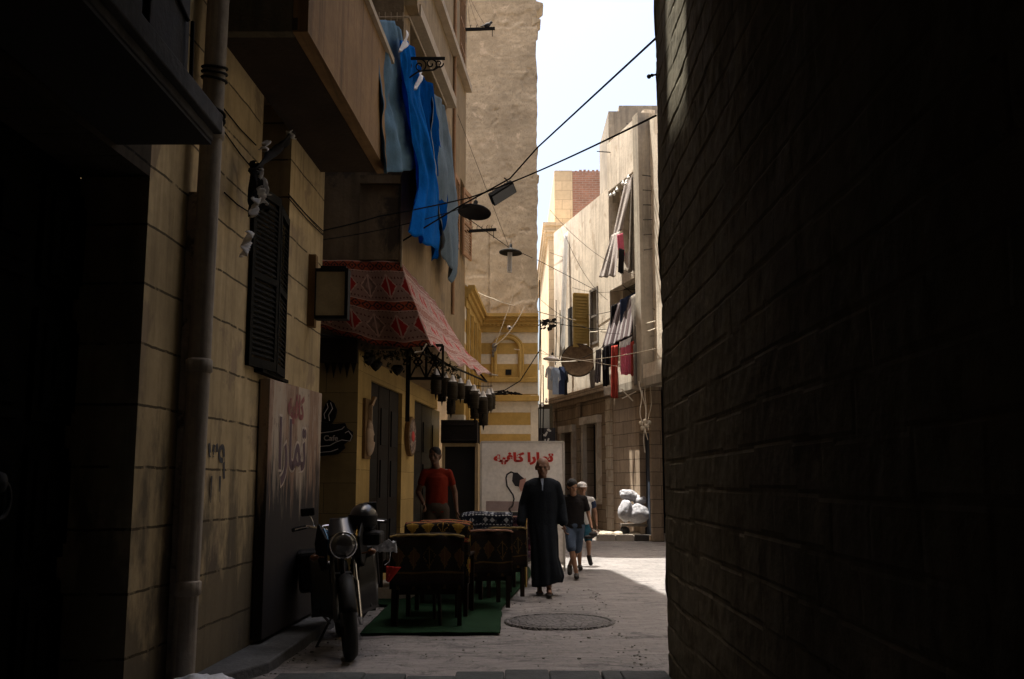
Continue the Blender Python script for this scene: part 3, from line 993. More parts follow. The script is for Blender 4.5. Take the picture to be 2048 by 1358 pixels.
# old painted cafe board leaning on the wall
def wp(pxx, pyy, off): return atP(pxx, pyy, W1, off)
b0 = wp(536, 900, 0.10); b1 = wp(641, 900, 0.10)
zt0, zt1 = wp(540, 757, 0.10).z, wp(640, 785, 0.10).z
def board_mat():
    m, nt, b = base_mat('board_print')
    uv, pos, U, Vv, oc = uvpos(nt)
    wv = (tex(nt, scaled(nt, uv, (2, 0.6, 1)), scale=2, detail=6) - 0.5)
    f = (U * 1.15 + wv * 0.35 - 0.1).frac()
    c = mixc(nt, f.ramp(0.35, 0.55), (0.34, 0.28, 0.21), (0.19, 0.115, 0.075))
    c = mixc(nt, tex(nt, scaled(nt, uv, (9, 1.6, 1)), scale=1.4, detail=8, rough=0.7).ramp(0.45, 0.62) * 0.65, c, (0.30, 0.20, 0.13))
    c = mixc(nt, tex(nt, scaled(nt, uv, (16, 2.4, 1)), scale=1.1, detail=9, rough=0.75).ramp(0.52, 0.62) * 0.7, c, (0.34, 0.28, 0.215))
    c = mixc(nt, tex(nt, scaled(nt, uv, (5, 3, 1)), scale=2.1, detail=9, rough=0.75).ramp(0.56, 0.64) * 0.7, c, (0.09, 0.05, 0.04))
    st = tex(nt, scaled(nt, uv, (9, 0.9, 1)), scale=1, detail=8, rough=0.7)
    c = mixc(nt, (st - Vv * 0.42 + 0.42).ramp(0.20, 0.38), c, (0.022, 0.018, 0.016))
    nt.links.new(c, b.inputs['Base Color'])
    b.inputs['Roughness'].default_value = 0.8
    bump(nt, b, st, 0.4, 0.01)
    return m
bd = thing('painted_board', 'tall weathered painted cafe board with faded Arabic lettering against the stone wall', 'sign', (b0.x, (b0.y + b1.y) / 2, 0.1))
g = MB()
zb = 0.12
g.hexa([(b0.x - 0.09, b0.y, zb), (b0.x, b0.y, zb), (b1.x, b1.y, zb), (b1.x - 0.09, b1.y, zb),
        (b0.x - 0.09, b0.y, zt0), (b0.x, b0.y, zt0), (b1.x, b1.y, zt1), (b1.x - 0.09, b1.y, zt1)])
obj('board', g, board_mat(), bd, bevel=0.006)
ex = (0.04, 1, 0)
lc = wp(585, 905, 0.10)
g = text_mb('\uFE8D\uFEAD\uFE8E\uFEE4\uFE97', 0.62, lc, ex, (0, 0, 1), 0.003, bold=0.04, width=1.03)
obj('letter_outline', g, M['ink_outline'], bd)
g = text_mb('\uFE8D\uFEAD\uFE8E\uFEE4\uFE97', 0.62, lc, ex, (0, 0, 1), 0.006, bold=0.018, width=1.0)
obj('lettering', g, M['ink_plum'], bd)
g = text_mb('\uFEEA\uFEF4\uFED3\uFE8E\uFEDB', 0.3, wp(592, 818, 0.10), ex, (0, 0, 1), 0.005, bold=0.015, width=0.62)
obj('lettering', g, M['ink_brown'], bd)

# projecting light box sign
lbx = thing('light_box_sign', 'blank beige rectangular light box sign in a dark frame beside the awning', 'sign', (-1.95, 10.55, 3))
Yb = 10.35
p00 = atY(628, 637, Yb); p11 = atY(697, 536, Yb)
g = MB()
fw = 0.035
x0, z0, x1, z1 = p00.x, p00.z, p11.x, p11.z
g.box((x0, Yb, z0), (x0 + fw * 0.3, Yb + 0.16, z1))
g.box((x1 - fw, Yb, z0), (x1, Yb + 0.16, z1))
g.box((x0 + fw * 0.3, Yb, z0), (x1 - fw, Yb + 0.16, z0 + fw))
g.box((x0 + fw * 0.3, Yb, z1 - fw), (x1 - fw, Yb + 0.16, z1))
g.box((x0 + 0.05, Yb + 0.02, z1), (x1 - 0.03, Yb + 0.14, z1 + 0.03))
obj('frame', g, M['iron'], lbx, bevel=0.004)
g = MB()
g.box((x0 + fw * 0.3, Yb + 0.015, z0 + fw), (x1 - fw, Yb + 0.145, z1 - fw))
obj('face', g, M['lightbox_face'], lbx)
g = MB()
q0, q1 = atP(617, 655, W1, 0.0), atP(617, 508, W1, 0.0)
g.box((q0.x - 0.02, Yb + 0.02, q0.z), (x0 - 0.002, Yb + 0.14, q1.z))
obj('wall_plank', g, M['sign_board'], lbx)

# ------------------------------------------------------------------ right near building
rb = thing('dark_stone_building', 'dark rough block building filling the right side with one strip of sun', 'building', (4, 0, 0))
RY = 7.62
RB_seg = []
def rough_wall(pl, y0, y1, z0, z1, ny, nz, amp, flip=False):
    g = MB()
    def fn(u, v):
        y = y0 + (y1 - y0) * u
        z = z0 + (z1 - z0) * v
        zz_2 = z + 0.03 * noise.noise(V((y * 0.8, z * 0.5, 11)))
        row = math.floor(zz_2 / 0.20)
        fz = zz_2 / 0.20 - row
        L_ = 0.42 + 0.08 * noise.noise(V((0, row * 3.7, 5)))
        fy = (y / L_ + 0.37 * row) % 1.0
        j = 0.008 * (0.6 + noise.noise(V((y * 1.5, row * 2.0, 1)))) if (fz < 0.11) else 0.0
        if fy < 0.025: j = max(j, 0.002)
        blk = 0.005 * noise.noise(V((math.floor(y / L_ + 0.37 * row) * 3.3, row * 5.1, 0)))
        n = amp * noise.noise(V((y * 2.2, z * 2.2, 0.5))) + amp * 0.5 * noise.noise(V((y * 9, z * 9, 2)))
        return (px(pl, y) + j + blk + n, y, z)
    g.grid(ny, nz, fn)
    g.sm = set()
    g.uv = {}
    if flip:
        g.f = [f[::-1] for f in g.f]
    return g
g = rough_wall(RW, 1.6, RY, 0, 9.6, 260, 640, 0.009)
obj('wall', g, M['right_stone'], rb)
g = MB()
g.box((px(RW, RY) + 0.035, -8, 0), (9, RY - 0.03, 26.0))
g.box((px(RW, 2) + 0.0, -8, 0), (9, 1.62, 12.9))
def corner(u, v):
    z = 9.6 * v
    a = u * pi / 2
    n = 0.025 * noise.noise(V((z * 2.0, 7, 1))) + 0.012 * noise.noise(V((z * 8.0, 7, 4)))
    return (px(RW, RY) + n + 0.06 * (1 - cos(a)) + (0.4 if u > 0.99 else 0), RY + 0.05 * sin(a) + n, z)
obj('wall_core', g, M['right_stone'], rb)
g = MB()
g.grid(6, 160, corner)
g.uv = {}
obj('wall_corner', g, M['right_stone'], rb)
# unseen roof and walls added around the camera to cut sky light
ps = thing('sky_blocker', 'unseen roof and walls added to darken the near end of the alley', 'building', (0, -2, 0))
g = MB()
g.box((-2.4, -9, 4.95), (1.3, 5.9, 5.3))  # roof out of view, added to darken the door and near walls
obj('blocker_roof', g, M['grimy'], ps)
g = MB()
g.box((-0.12, 5.9, 11.0), (1.3, 8.6, 11.3))  # unseen slab added high up to block sky light on the walls
obj('sky_blocker_slab', g, M['grimy'], ps)
g = MB()
g.box((-3.0, -9.3, 0), (1.4, -9.0, 5.2))
obj('end_wall', g, M['grimy'], ps)
g = MB()
g.box((-2.3, 5.6, 5.3), (1.3, 5.9, 12))
obj('upper_wall', g, M['grimy'], ps)

# bulb on the wall's edge
bl = thing('wall_bulb', 'small bulb on a short arm at the edge of the dark wall against the sky', 'lamp', (1.12, 7.6, 4.6))
c = atY(1298, 153, 7.62)
g = MB(); g.tube([c + V((0.07, 0, 0.02)), c + V((0.03, 0, 0.01))], 0.008, 6); g.lathe(c + V((0.035, 0, 0.01)), [(0.014, 0), (0.014, 0.02)], 8, (-1, 0, 0))
obj('arm', g, M['iron'], bl)
g = MB(); g.ball(c, 0.019, 10)
obj('bulb', g, M['steel'], bl)

# ------------------------------------------------------------------ cafe building
cb = thing('cafe_building', 'brown plaster cafe building with shops below and windows above, left of the street', 'building', (-2, 14.5, 0))
YC, YE = 12.0, 17.9
xu0, xu1 = px(BU, YC), px(BU, YE)
kk = sqrt(1 + .088 ** 2)
def su(pxx, pyy): 
    p = atP(pxx, pyy, BU); return (p.y - YC) * kk, p.z
sC0 = (12.42 - YC) * kk
sC1 = (15.45 - YC) * kk
op = [(sC0, sC1, 6.2, 7.5)]
ws0, _ = su(908, 60); 
wsa = su(906, 340)[0]; wsb = su(921, 340)[0]
op += [(wsb, wsb + 0.62, 5.55, 6.85), ((17.0 - YC) * kk, (17.65 - YC) * kk, 8.95, 11.2)]
g = panel((xu0, YC), (xu1, YE), 3.05, 10.6, 0.35, op, side=1)
g.prism([(xu0, YC, 10.6), (xu1, YE, 10.6), (xu1, YE, 10.62), (px(BU, 14.3), 14.3, 13.6), (xu0, YC, 15.5)], (-4.5, 0, 0))
g.box((-6.5, 11.02, 7.6), (-2.22, 13.4, 22.0))  # unseen tall block added to keep the sun off the near street
obj('facade_wall', g, M['plaster_upper'], cb)
g2 = MB(); g2.box((-6.0, YC, 3.05), (xu0 - 0.36, YC + 0.3, 12.6))
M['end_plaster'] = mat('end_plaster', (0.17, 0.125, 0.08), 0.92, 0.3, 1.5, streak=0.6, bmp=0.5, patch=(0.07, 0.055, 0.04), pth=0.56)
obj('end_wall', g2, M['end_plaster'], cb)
g = MB()
g.box((xu0 - 0.358, YC - 0.008, 3.055), (xu0 - 0.002, YC - 0.002, 12.6))
g.box((-6.3, 10.9, 0), (-6.1, 12.2, 12))
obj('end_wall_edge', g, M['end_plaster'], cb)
g = MB(); g.box((-6.0, YC + 0.35, 3.0), (px(BU, YE) - 0.4, YE, 3.3)); g.box((-6, YE - 0.3, 0), (px(BL, YE) - 0.36, YE - 0.002, 10.6)); g.box((-6, YC + .3, 10.3), (px(BU, YC) - 0.36, YE - .31, 10.58)); g.box((-4.0, YC + .3, 3.4), (-3.8, YE, 10.2))
obj('floor_slabs', g, M['plaster_upper'], cb)
# stucco band beam on the end wall
g = MB()
a = atY(722, 370, 11.98); b = atY(795, 362, 11.98)
g.box((a.x, 11.9, a.z), (xu0, 11.998, a.z + 0.1))
g.box((a.x, 11.95, atY(722, 520, 11.98).z), (xu0 - 0.02, 11.996, a.z - 0.01))
obj('end_beam', g, M['end_plaster'], cb)
g = MB()
g.tube([(xu0 + 0.02, YC - 0.03, 3.9), (xu0 + 0.02, YC - 0.03, 4.6)], 0.016, 8)
obj('corner_conduit', g, M['trim'], cb)
# ledges over openings
def ledge(y0, y1, z0, z1, out, m, name='ledge', pl=BU):
    g = MB()
    panel((px(pl, y0, out), y0), (px(pl, y1, out), y1), z0, z1, out - 0.002, mb=g, side=1)
    return obj(name, g, m, cb, bevel=0.01)
ledge(12.3, 15.55, 7.5, 7.66, 0.16, M['trim'])
ledge(12.3, 15.55, 6.05, 6.2, 0.10, M['trim'])
ledge(13.9, 17.8, 8.68, 8.80, 0.12, M['trim'])
g = MB()
g.box((px(BU, 12.3) - 0.3, 12.02, 7.5), (px(BU, 12.3) + 0.14, 12.30, 9.6))
obj('upper_bay_side', g, M['plaster_upper'], cb)
# gutter seam
g = MB()
yg = atP(905, 300, BU).y
g.tube([(px(BU, yg, 0.03), yg, 4.2), (px(BU, yg, 0.03), yg, 10.4)], 0.028, 10)
obj('gutter', g, M['shutter_brown'], cb)
yg2 = atP(880, 640, BU).y
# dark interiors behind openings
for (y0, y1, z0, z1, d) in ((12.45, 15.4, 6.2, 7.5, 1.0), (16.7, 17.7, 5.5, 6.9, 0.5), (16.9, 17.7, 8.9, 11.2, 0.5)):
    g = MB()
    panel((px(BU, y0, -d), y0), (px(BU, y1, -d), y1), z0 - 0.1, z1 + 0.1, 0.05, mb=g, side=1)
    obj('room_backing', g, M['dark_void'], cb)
# upper window with bars
g = MB()
for y in (17.0, 17.15, 17.3, 17.45, 17.6):
    g.tube([(px(BU, y, 0.01), y, 8.95), (px(BU, y, 0.01), y, 11.0)], 0.012, 6)
for z in (9.3, 9.8, 10.3):
    g.bar((px(BU, 17.0, 0.01), 17.0, z), (px(BU, 17.65, 0.01), 17.65, z), 0.02, 0.03)
obj('window_bars', g, M['shutter_brown'], cb)
# brown louvred shutters
ysh = atP(906, 340, BU).y
zs0, zs1 = 5.45, atP(906, 343, BU).z
louvre_leaf('shutter', (px(BU, ysh, 0.03), ysh), (px(BU, ysh + 0.55, 0.03), ysh + 0.55), zs0, zs1, cb, M['shutter_brown'], 20)
louvre_leaf('shutter', (px(BU, 17.2, 0.05), 17.2), (px(BU, 17.78, 0.12), 17.78), zs0, zs1, cb, M['shutter_brown'], 20)

# ground floor of the cafe
def yl(pxx): return atP(pxx, 900, BL).y
y715, y740, y803, y828, y880 = YC, yl(740), yl(803), yl(828), yl(884)
g = MB()
HZ = 3.05
op = [((y740 - YC) * kk, (y803 - YC) * kk, 0.25, 2.75), ((y828 - YC) * kk, (y880 - YC) * kk, 0.25, 2.75)]
g = panel((px(BL, YC), YC), (px(BL, YE), YE), 0, HZ, 0.35, op, side=1)
obj('ground_floor_wall', g, mat('cafe_yellow', (0.50, 0.345, 0.13), 0.88, 0.15, 2, streak=0.35, bmp=0.3, joint=(99, 0.4, 0.008, 0.5), jdark=0.7), cb)
g = MB()
g.box((-6.0, YC - 0.002, 0), (px(BL, YC) - 0.36, YC + 0.25, HZ))
g.box((px(BL, YC) - 0.36, YC - 0.003, 0), (px(BL, YC) - 0.0015, YC - 0.0012, HZ))
obj('ground_floor_end', g, M['olive_wall'], cb)
g = MB()
g.box((-5.0, YC + 0.3, 0.02), (px(BL, YC) - 0.36, YE - 0.3, 0.24))
g.box((-4.2, YC + 0.3, 0.24), (-4.0, YE - 0.3, 3.0))
obj('cafe_interior', g, M['grimy'], cb)
g = MB()
panel((px(BL, y740) + 0.55, y740 - 0.1), (px(BL, y880) + 0.5, y880), 0.0, 0.16, 0.55, mb=g, side=1)
obj('door_step', g, M['kerb_pale'], cb, bevel=0.01)
for (a, b) in ((y740, y803), (y828, y880)):
    n = 3
    for i in range(n):
        q0 = a + (b - a) * i / n
        q1 = a + (b - a) * (i + 1) / n
        g = MB()
        fr = 0.07
        X0, X1 = px(BL, q0, -0.07), px(BL, q1, -0.07)
        if True:
            g.bar((X0, q0 + 0.03, 1.5), (X1, q1 - 0.03, 1.5), 0.04, 2.5)
            o = obj('door_leaf', g, M['dark_wood'], cb)
            for zc in (0.7, 1.5, 2.2):
                g = MB()
                ym, yh = (q0 + q1) / 2, (q1 - q0) / 2 - 0.13
                g.bar((px(BL, ym - yh, -0.045), ym - yh, zc), (px(BL, ym + yh, -0.045), ym + yh, zc), 0.02, 0.5)
                obj('door_panel', g, M['black_plastic'], o)
# things hanging inside the lintels are built below

# booth at the far end of the cafe front
kb = thing('cafe_booth', 'dark booth with a pale timber door frame left of the white banner', 'booth', (-0.9, 17.5, 0))
Yk = 17.2
pA, pB = atY(884, 886, Yk), atY(957, 886, Yk)
pT = atY(884, 840, Yk)
g = MB()
g.box((pA.x + 0.05, Yk + 0.06, 0.02), (pB.x - 0.06, Yk + 0.62, pA.z))
g.box((pA.x, Yk + 0.62, 0.02), (pB.x, Yk + 0.66, pT.z))
obj('body', g, M['dark_void'], kb)
g = MB()
g.box((pA.x, Yk, 0.02), (pA.x + 0.05, Yk + 0.6, pA.z))
g.box((pB.x - 0.06, Yk, 0.02), (pB.x, Yk + 0.6, pA.z))
g.box((pA.x + 0.05, Yk, pA.z - 0.06), (pB.x - 0.06, Yk + 0.059, pA.z))
obj('door_frame', g, mat('pale_timber', (0.42, 0.31, 0.17), 0.8, 0.2, 4, streak=0.3), kb, bevel=0.004)
g = MB()
g.box((pA.x - 0.02, Yk - 0.03, pA.z + 0.003), (pB.x - 0.02, Yk + 0.5, pT.z))
g.box((pA.x - 0.02, Yk - 0.06, pA.z + 0.03), (pB.x - 0.02, Yk - 0.03, pA.z + 0.06))
g.box((pA.x + 0.0, Yk - 0.05, pT.z - 0.10), (pB.x - 0.08, Yk - 0.03, pT.z - 0.07))
obj('fascia', g, M['dark_wood'], kb, bevel=0.006)

# ------------------------------------------------------------------ striped building (wing, striped wall, cornice, arch)
sb_ = thing('striped_building', 'tall plaster building with yellow and white striped lower wall and blind arch closing the street', 'building', (0, 22, 0))
YS = 21.2
XR = 0.555
XL = -0.70
def zS(py, Y=YS - 0.05, pxx=1000): return atY(pxx, py, Y).z
rows = [(686, 665, 1), (708, 686, 0), (728, 710, 1), (754, 728, 0), (765, 754, 0), (788, 765, 1), (803, 790, 0), (825, 803, 1), (850, 825, 0), (868, 850, 1), (890, 868, 0)]
g = MB()
zc = zS(665)
edges = [(zS(a), zS(b), w_) for (a, b, w_) in rows]
cur = zc
for (a, b, w_) in edges:
    off = 0.0 if w_ else 0.004
    g.box((-1.3, YS - 0.05 - off, a), (XR, YS, cur), w_)
    cur = a
i = 0
while cur > 0.01:
    a = max(0.0, cur - 0.24)
    w_ = (i + 1) % 2
    g.box((-1.3, YS - 0.05 - (0 if w_ else 0.004), a), (XR, YS, cur), w_)
    cur = a
    i += 1
obj('striped_wall', g, [M['ab_yellow'], M['ab_white']], sb_)
# tower body with uneven plaster face
def tower_face(u, v):
    x = -1.6 + (XR + 1.6) * u
    z = 4.6 + 12.4 * v
    r = 0.012 * noise.noise(V((x * 1.7, z * 1.7, 4))) + 0.006 * noise.noise(V((x * 5, z * 7, 1))) + (0.012 * abs(noise.noise(V((x * 4.2, z * 9.5, 6)))) if z > 7.2 else 0)
    pk = noise.noise(V((x * 1.1 + 3, z * 1.4, 9))) + 0.5 * noise.noise(V((x * 4, z * 5, 2)))
    r += 0.016 if pk > 0.42 else 0.0
    e = 0.0
    if u > 0.96:
        e = 0.03 * noise.noise(V((3, z * 1.5, 8))) + 0.02 * noise.noise(V((3, z * 6, 8)))
    pil = 0.03 if abs(x + 0.50) < 0.015 and z < 7.0 else 0
    return (x + e, YS + r + pil, z)
g = MB()
g.grid(90, 420, tower_face)
g.uv = {}
obj('plaster_wall', g, M['plaster_tower'], sb_)
g = MB()
g.box((-5.0, YS + 0.04, 0), (XR - 0.035, 26.2, 17.0))
obj('tower_body', g, M['plaster_tower'], sb_)
# crumbling cornice scraps on the right corner
for (py, o, h) in ((30, 0.16, 0.5), (52, 0.10, 0.3), (70, 0.04, 0.25), (305, 0.03, 0.22), (365, 0.05, 0.3), (400, 0.02, 0.4)):
    z = atY(1078, py, YS).z
    g = MB()
    g.prism([(XR - 0.1, YS, z), (XR + o, YS, z + h * 0.45), (XR + o * 0.9, YS, z + h * 0.6), (XR - 0.1, YS, z + h * 0.75)], (0, 0.5, 0))
    obj('broken_cornice', g, M['plaster_tower'], sb_, bevel=0.02)
# cornice
zc0, zc1 = zS(665), zS(629)
def cornice(p0, p1, name, side=1, ends=False):
    g = MB()
    hh = zc1 - zc0
    for (f0, f1, o) in ((0.0, 0.42, 0.03), (0.42, 0.62, 0.07), (0.62, 0.82, 0.12), (0.82, 1.0, 0.18)):
        d = (V((p1[0], p1[1], 0)) - V((p0[0], p0[1], 0))).normalized()
        n = V((d.y, -d.x, 0)) * side * o
        a = (p0[0] + n.x, p0[1] + n.y); b = (p1[0] + n.x, p1[1] + n.y)
        panel(a, b, zc0 + hh * f0 + 0.001, zc0 + hh * f1, o + 0.05, mb=g, side=side)
    L = (V(p1) - V(p0)).length
    k = int(L / 0.09)
    for i in range(k):
        c = V((p0[0], p0[1], 0)) + d * ((i + 0.5) * L / k) + V((d.y, -d.x, 0)) * side * 0.045 + V((0, 0, zc0 + hh * 0.34))
        g.prism([c - d * 0.035, c + d * 0.035, c + V((0, 0, 0.08))], V((d.y, -d.x, 0)) * side * 0.02)
    return obj(name, g, M['ab_yellow'], sb_)
cornice((XL, YS - 0.05), (XR + 0.01, YS - 0.05), 'cornice')
# wing wall down the side
w0 = (px(BU, YE) + 0.0, YE + 0.01)
w1 = (XL, YS - 0.02)
g = MB()
cur = zc0
for (a, b, w_) in edges:
    panel(w0, w1, a, cur, 0.3 + (0 if w_ else 0.004), mi=w_, mb=g, side=1)
    cur = a
while cur > 0.01:
    a = max(0, cur - 0.24); panel(w0, w1, a, cur, 0.3, mi=i % 2, mb=g, side=1); cur = a; i += 1
obj('wing_wall', g, [M['ab_yellow'], M['ab_white']], sb_)
g = MB()
for f in (0.12, 0.38, 0.64, 0.9):
    a = V((*w0, 0)).lerp(V((*w1, 0)), f)
    g.box((a.x + 0.002, a.y - 0.12, 0), (a.x + 0.06, a.y + 0.12, zc0 - 0.002))
obj('wing_pilaster', g, M['ab_yellow'], sb_)
g = MB()
cornice(w0, w1, 'wing_cornice')
# blind arch
YA = YS - 0.05
pl_, pr_ = atY(990, 760, YA), atY(1040, 760, YA)
zsp = atY(1010, 700, YA).z
cx, rad = (pl_.x + pr_.x) / 2, (pr_.x - pl_.x) / 2
path = [V((pl_.x, YA - 0.02, pl_.z))] + [V((cx - rad * cos(t * pi / 16), YA - 0.02, zsp + rad * sin(t * pi / 16))) for t in range(17)] + [V((pr_.x, YA - 0.02, pr_.z))]
g = MB()
g.tube(path, 0.045, 10)
path2 = [V((cx + (p.x - cx) * 1.22, p.y - 0.0, (p.z - zsp) * 1.2 + zsp if p.z > zsp else p.z)) for p in path]
g.tube(path2, 0.03, 8)
obj('arch_moulding', g, M['ab_yellow'], sb_)
g = MB()
z = zS(760)
g.box((cx - rad * 1.9, YA - 0.06, z - 0.05), (XR - 0.02, YA - 0.006, z + 0.05))
z = zS(797)
g.box((XL - 0.2, YA - 0.07, z - 0.06), (XR + 0.02, YA - 0.006, z + 0.06))
obj('string_course', g, M['ab_yellow'], sb_, bevel=0.01)
g = MB()
a, b = atY(1011, 750, YA), atY(1023, 739, YA)
g.box((a.x, YA - 0.02, a.z), (b.x, YA - 0.006, b.z))
obj('vent_grille', g, M['iron'], sb_)
g = MB()
for t in (0.0,):
    g.box((XR - 0.16, YA - 0.012, 0), (XR - 0.001, YA - 0.006, zS(790)))
obj('corner_strip', g, M['ab_white'], sb_)

# ------------------------------------------------------------------ far right sunlit building
fb = thing('sunlit_building', 'sunlit cream plaster building with open loggias hung with laundry at the end of the street', 'building', (3, 28, 0))
FY0 = 32.9
kf = sqrt(1 + .26 ** 2)
def sf(Y): return (FY0 - Y) * kf
def F(Y, off=0.0):     # point on facade, off = out towards the street
    n = V((-1, -0.26, 0)).normalized() * off
    return V((FR[0] + FR[1] * Y, Y, 0)) + n
def fr_at(pxx, pyy): return atP(pxx, pyy, FR)
y1217, y1279 = fr_at(1217, 500).y, fr_at(1279, 500).y
y1180, y1198 = fr_at(1181, 640).y, fr_at(1197, 640).y
y28 = fr_at(1216, 400).y
o_l = [(sf(y1180), sf(y1198), fr_at(1185, 690).z, fr_at(1185, 578).z)]
dA0, dA1 = fr_at(1130, 930).y, fr_at(1150, 930).y
dB0, dB1 = fr_at(1174, 930).y, fr_at(1200, 930).y
o_l += [(sf(dA0), sf(dA1), 0.2, 3.0), (sf(dB0), sf(dB1), 0.95, 3.15)]
ZL = 4.0
g = panel(F(FY0)[:2], F(y28)[:2], ZL, 9.82, 0.4, [o for o in o_l if o[3] > 4], side=1)
obj('facade_wall', g, M['far_plaster'], fb)
g = panel(F(FY0)[:2], F(y28)[:2], 0, ZL, 0.4, [o for o in o_l if o[3] <= 4], side=1)
obj('ground_floor_wall', g, M['far_low'], fb)
L2 = sf(22.5) - sf(y28)
def s2(Y): return sf(Y) - sf(y28)
zlo0, zlo1 = fr_at(1217, 552).z, fr_at(1217, 383).z
zl20, zl21 = fr_at(1219, 772).z, fr_at(1217, 583).z
g = panel(F(y28)[:2], F(25.0)[:2], ZL, 11.15, 0.3, [(s2(y1217) + 0.05, s2(y1279), zlo0 + 0.35, zlo1), (s2(y1217) + 0.05, s2(y1279), zl20 + 0.6, zl21)], side=1)
obj('tall_facade', g, M['far_plaster'], fb)
g = panel(F(y28)[:2], F(25.0)[:2], 0, ZL, 0.3, [(s2(25.75), s2(25.1), 0.15, 2.7)], side=1)
obj('tall_ground_floor', g, M['far_low'], fb)
def fbox(Ya, Yb2, o0, o1, z0, z1):
    """box following the facade: from Ya to Yb2, depth o0..o1 (towards the street)"""
    a, b = F(Ya, o0), F(Yb2, o0)
    c, d = F(Yb2, o1), F(Ya, o1)
    g = MB()
    g.hexa([(*a[:2], z0), (*d[:2], z0), (*c[:2], z0), (*b[:2], z0), (*a[:2], z1), (*d[:2], z1), (*c[:2], z1), (*b[:2], z1)])
    return g
# loggia rooms
M['loggia_dark'] = mat('loggia_dark', (0.075, 0.055, 0.045), 0.9, 0.3, 2, streak=0.4, bmp=0.3)  # dark colour stands in for the shade inside the loggias
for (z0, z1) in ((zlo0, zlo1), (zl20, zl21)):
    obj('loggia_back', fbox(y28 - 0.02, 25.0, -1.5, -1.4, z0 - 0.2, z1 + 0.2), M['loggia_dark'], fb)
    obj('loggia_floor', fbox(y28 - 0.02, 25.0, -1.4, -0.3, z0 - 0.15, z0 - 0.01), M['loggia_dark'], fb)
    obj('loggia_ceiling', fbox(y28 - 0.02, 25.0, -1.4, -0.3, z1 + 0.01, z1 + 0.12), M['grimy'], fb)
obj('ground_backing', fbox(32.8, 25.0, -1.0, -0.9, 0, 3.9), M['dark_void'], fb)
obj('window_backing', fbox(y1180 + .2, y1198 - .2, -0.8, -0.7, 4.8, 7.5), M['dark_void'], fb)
# roof body and stair box
obj('roof_slab', fbox(FY0, y28 + 0.01, -6, -0.41, 9.3, 9.5), M['far_grey'], fb)
obj('flank_wall', fbox(y28 + 0.002, y28 - 0.25, -6, -0.31, 4, 11.14), M['far_plaster'], fb)
a = atY(1216, 225, y28 + 0.1); b = atY(1237, 215, y28 + 0.1)
g = MB()
g.box((a.x, y28 + 0.0, 9.4), (b.x, y28 + 3.0, a.z))
g.box((b.x, y28 + 0.0, 9.4), (a.x + 3.2, y28 + 3.0, b.z + 0.02))
obj('stair_tower', g, M['far_grey'], fb)
# pier and the next, nearer stretch
obj('pier', fbox(25.0, 24.65, -0.3, 0.34, 3.9, 10.9), M['far_grey'], fb)
obj('near_wall', fbox(24.64, 6.0, -2.6, 0.02, 3.8, 10.7), M['far_plaster'], fb)
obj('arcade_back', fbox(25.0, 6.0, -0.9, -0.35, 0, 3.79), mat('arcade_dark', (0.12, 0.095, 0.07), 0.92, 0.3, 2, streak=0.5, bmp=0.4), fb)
# ledge, cornice
zk = fr_at(1216, 769).z
obj('ledge', fbox(FY0, y28 - 0.2, 0.002, 0.22, zk - 0.18, zk), M['far_low'], fb)
obj('ledge_moulding', fbox(FY0, y28 - 0.2, 0.002, 0.12, zk - 0.34, zk - 0.181), M['far_low'], fb)
for (Ya_, Yb_, z0_, z1_) in ((dA0, dA1, 0.16, 3.0), (dB0, dB1, 0.95, 3.15)):
    for q_ in (fbox(Ya_ + 0.16, Ya_, 0.002, 0.13, z0_, z1_), fbox(Yb_, Yb_ - 0.16, 0.002, 0.13, z0_, z1_), fbox(Ya_ + 0.2, Yb_ - 0.2, 0.002, 0.17, z1_ + 0.002, z1_ + 0.22)):
        obj('door_surround', q_, M['far_plaster'], fb)
obj('window_ledge', fbox(dB0 + 0.15, dB1 - 0.15, 0.002, 0.2, 0.84, 0.948), M['far_plaster'], fb)
for k_ in range(11):
    obj('corner_block', fbox(y28 + 0.25 + 0.06 * (k_ % 2), y28 - 0.12, 0.002, 0.07, 0.16 + k_ * 0.33, 0.16 + k_ * 0.33 + 0.31), M['far_plaster'], fb)
for pxx in (1112, 1162):
    Y = fr_at(pxx, 900).y
    obj('pilaster', fbox(Y + 0.16, Y - 0.16, 0.002, 0.09, 0.15, zk - 0.35), M['far_low'], fb)
# ground floor door leaves and windows
obj('door', fbox(dA0 - 0.05, dA1 + 0.05, -0.25, -0.2, 0.2, 3.0), M['dark_wood'], fb)
wl = obj('shop_window', fbox(dB0 - 0.02, dB1 + 0.02, -0.25, -0.21, 0.95, 3.15), M['dark_wood'], fb)
obj('window_frame', fbox(dB0 - 0.45, dB0 - 0.52, -0.21, -0.12, 0.96, 3.14), M['far_plaster'], wl)
obj('door', fbox(25.75, 25.1, -0.22, -0.17, 0.15, 2.7), simple('door_blue', (0.04, 0.05, 0.07), 0.7), fb)
# window and shutters upstairs
zw0, zw1 = fr_at(1185, 690).z, fr_at(1185, 578).z
wf = fbox(y1180, y1180 - 0.08, -0.06, 0.03, zw0, zw1)
for q in (fbox(y1198 + 0.08, y1198, -0.06, 0.03, zw0, zw1), fbox(y1180 - 0.08, y1198 + 0.08, -0.05, 0.02, zw1 - 0.08, zw1), fbox(y1180 - 0.08, y1198 + 0.08, -0.05, 0.02, (zw0 + zw1) / 2 - 0.03, (zw0 + zw1) / 2 + 0.03), fbox(y1180 - 0.08, y1198 + 0.08, -0.05, 0.02, zw0, zw0 + 0.07)):
    wf.add(q.v, q.f)
wo = obj('window', wf, M['net'], fb)
hg = F(y1180 + 0.05, 0.03)
lf = atY(1146, 640, y1180 - 0.1)
louvre_leaf('shutter', (lf.x, lf.y), (hg.x, hg.y), zw0 - 0.05, zw1 - 0.12, fb, M['shutter_ochre'], 16)
g = MB()
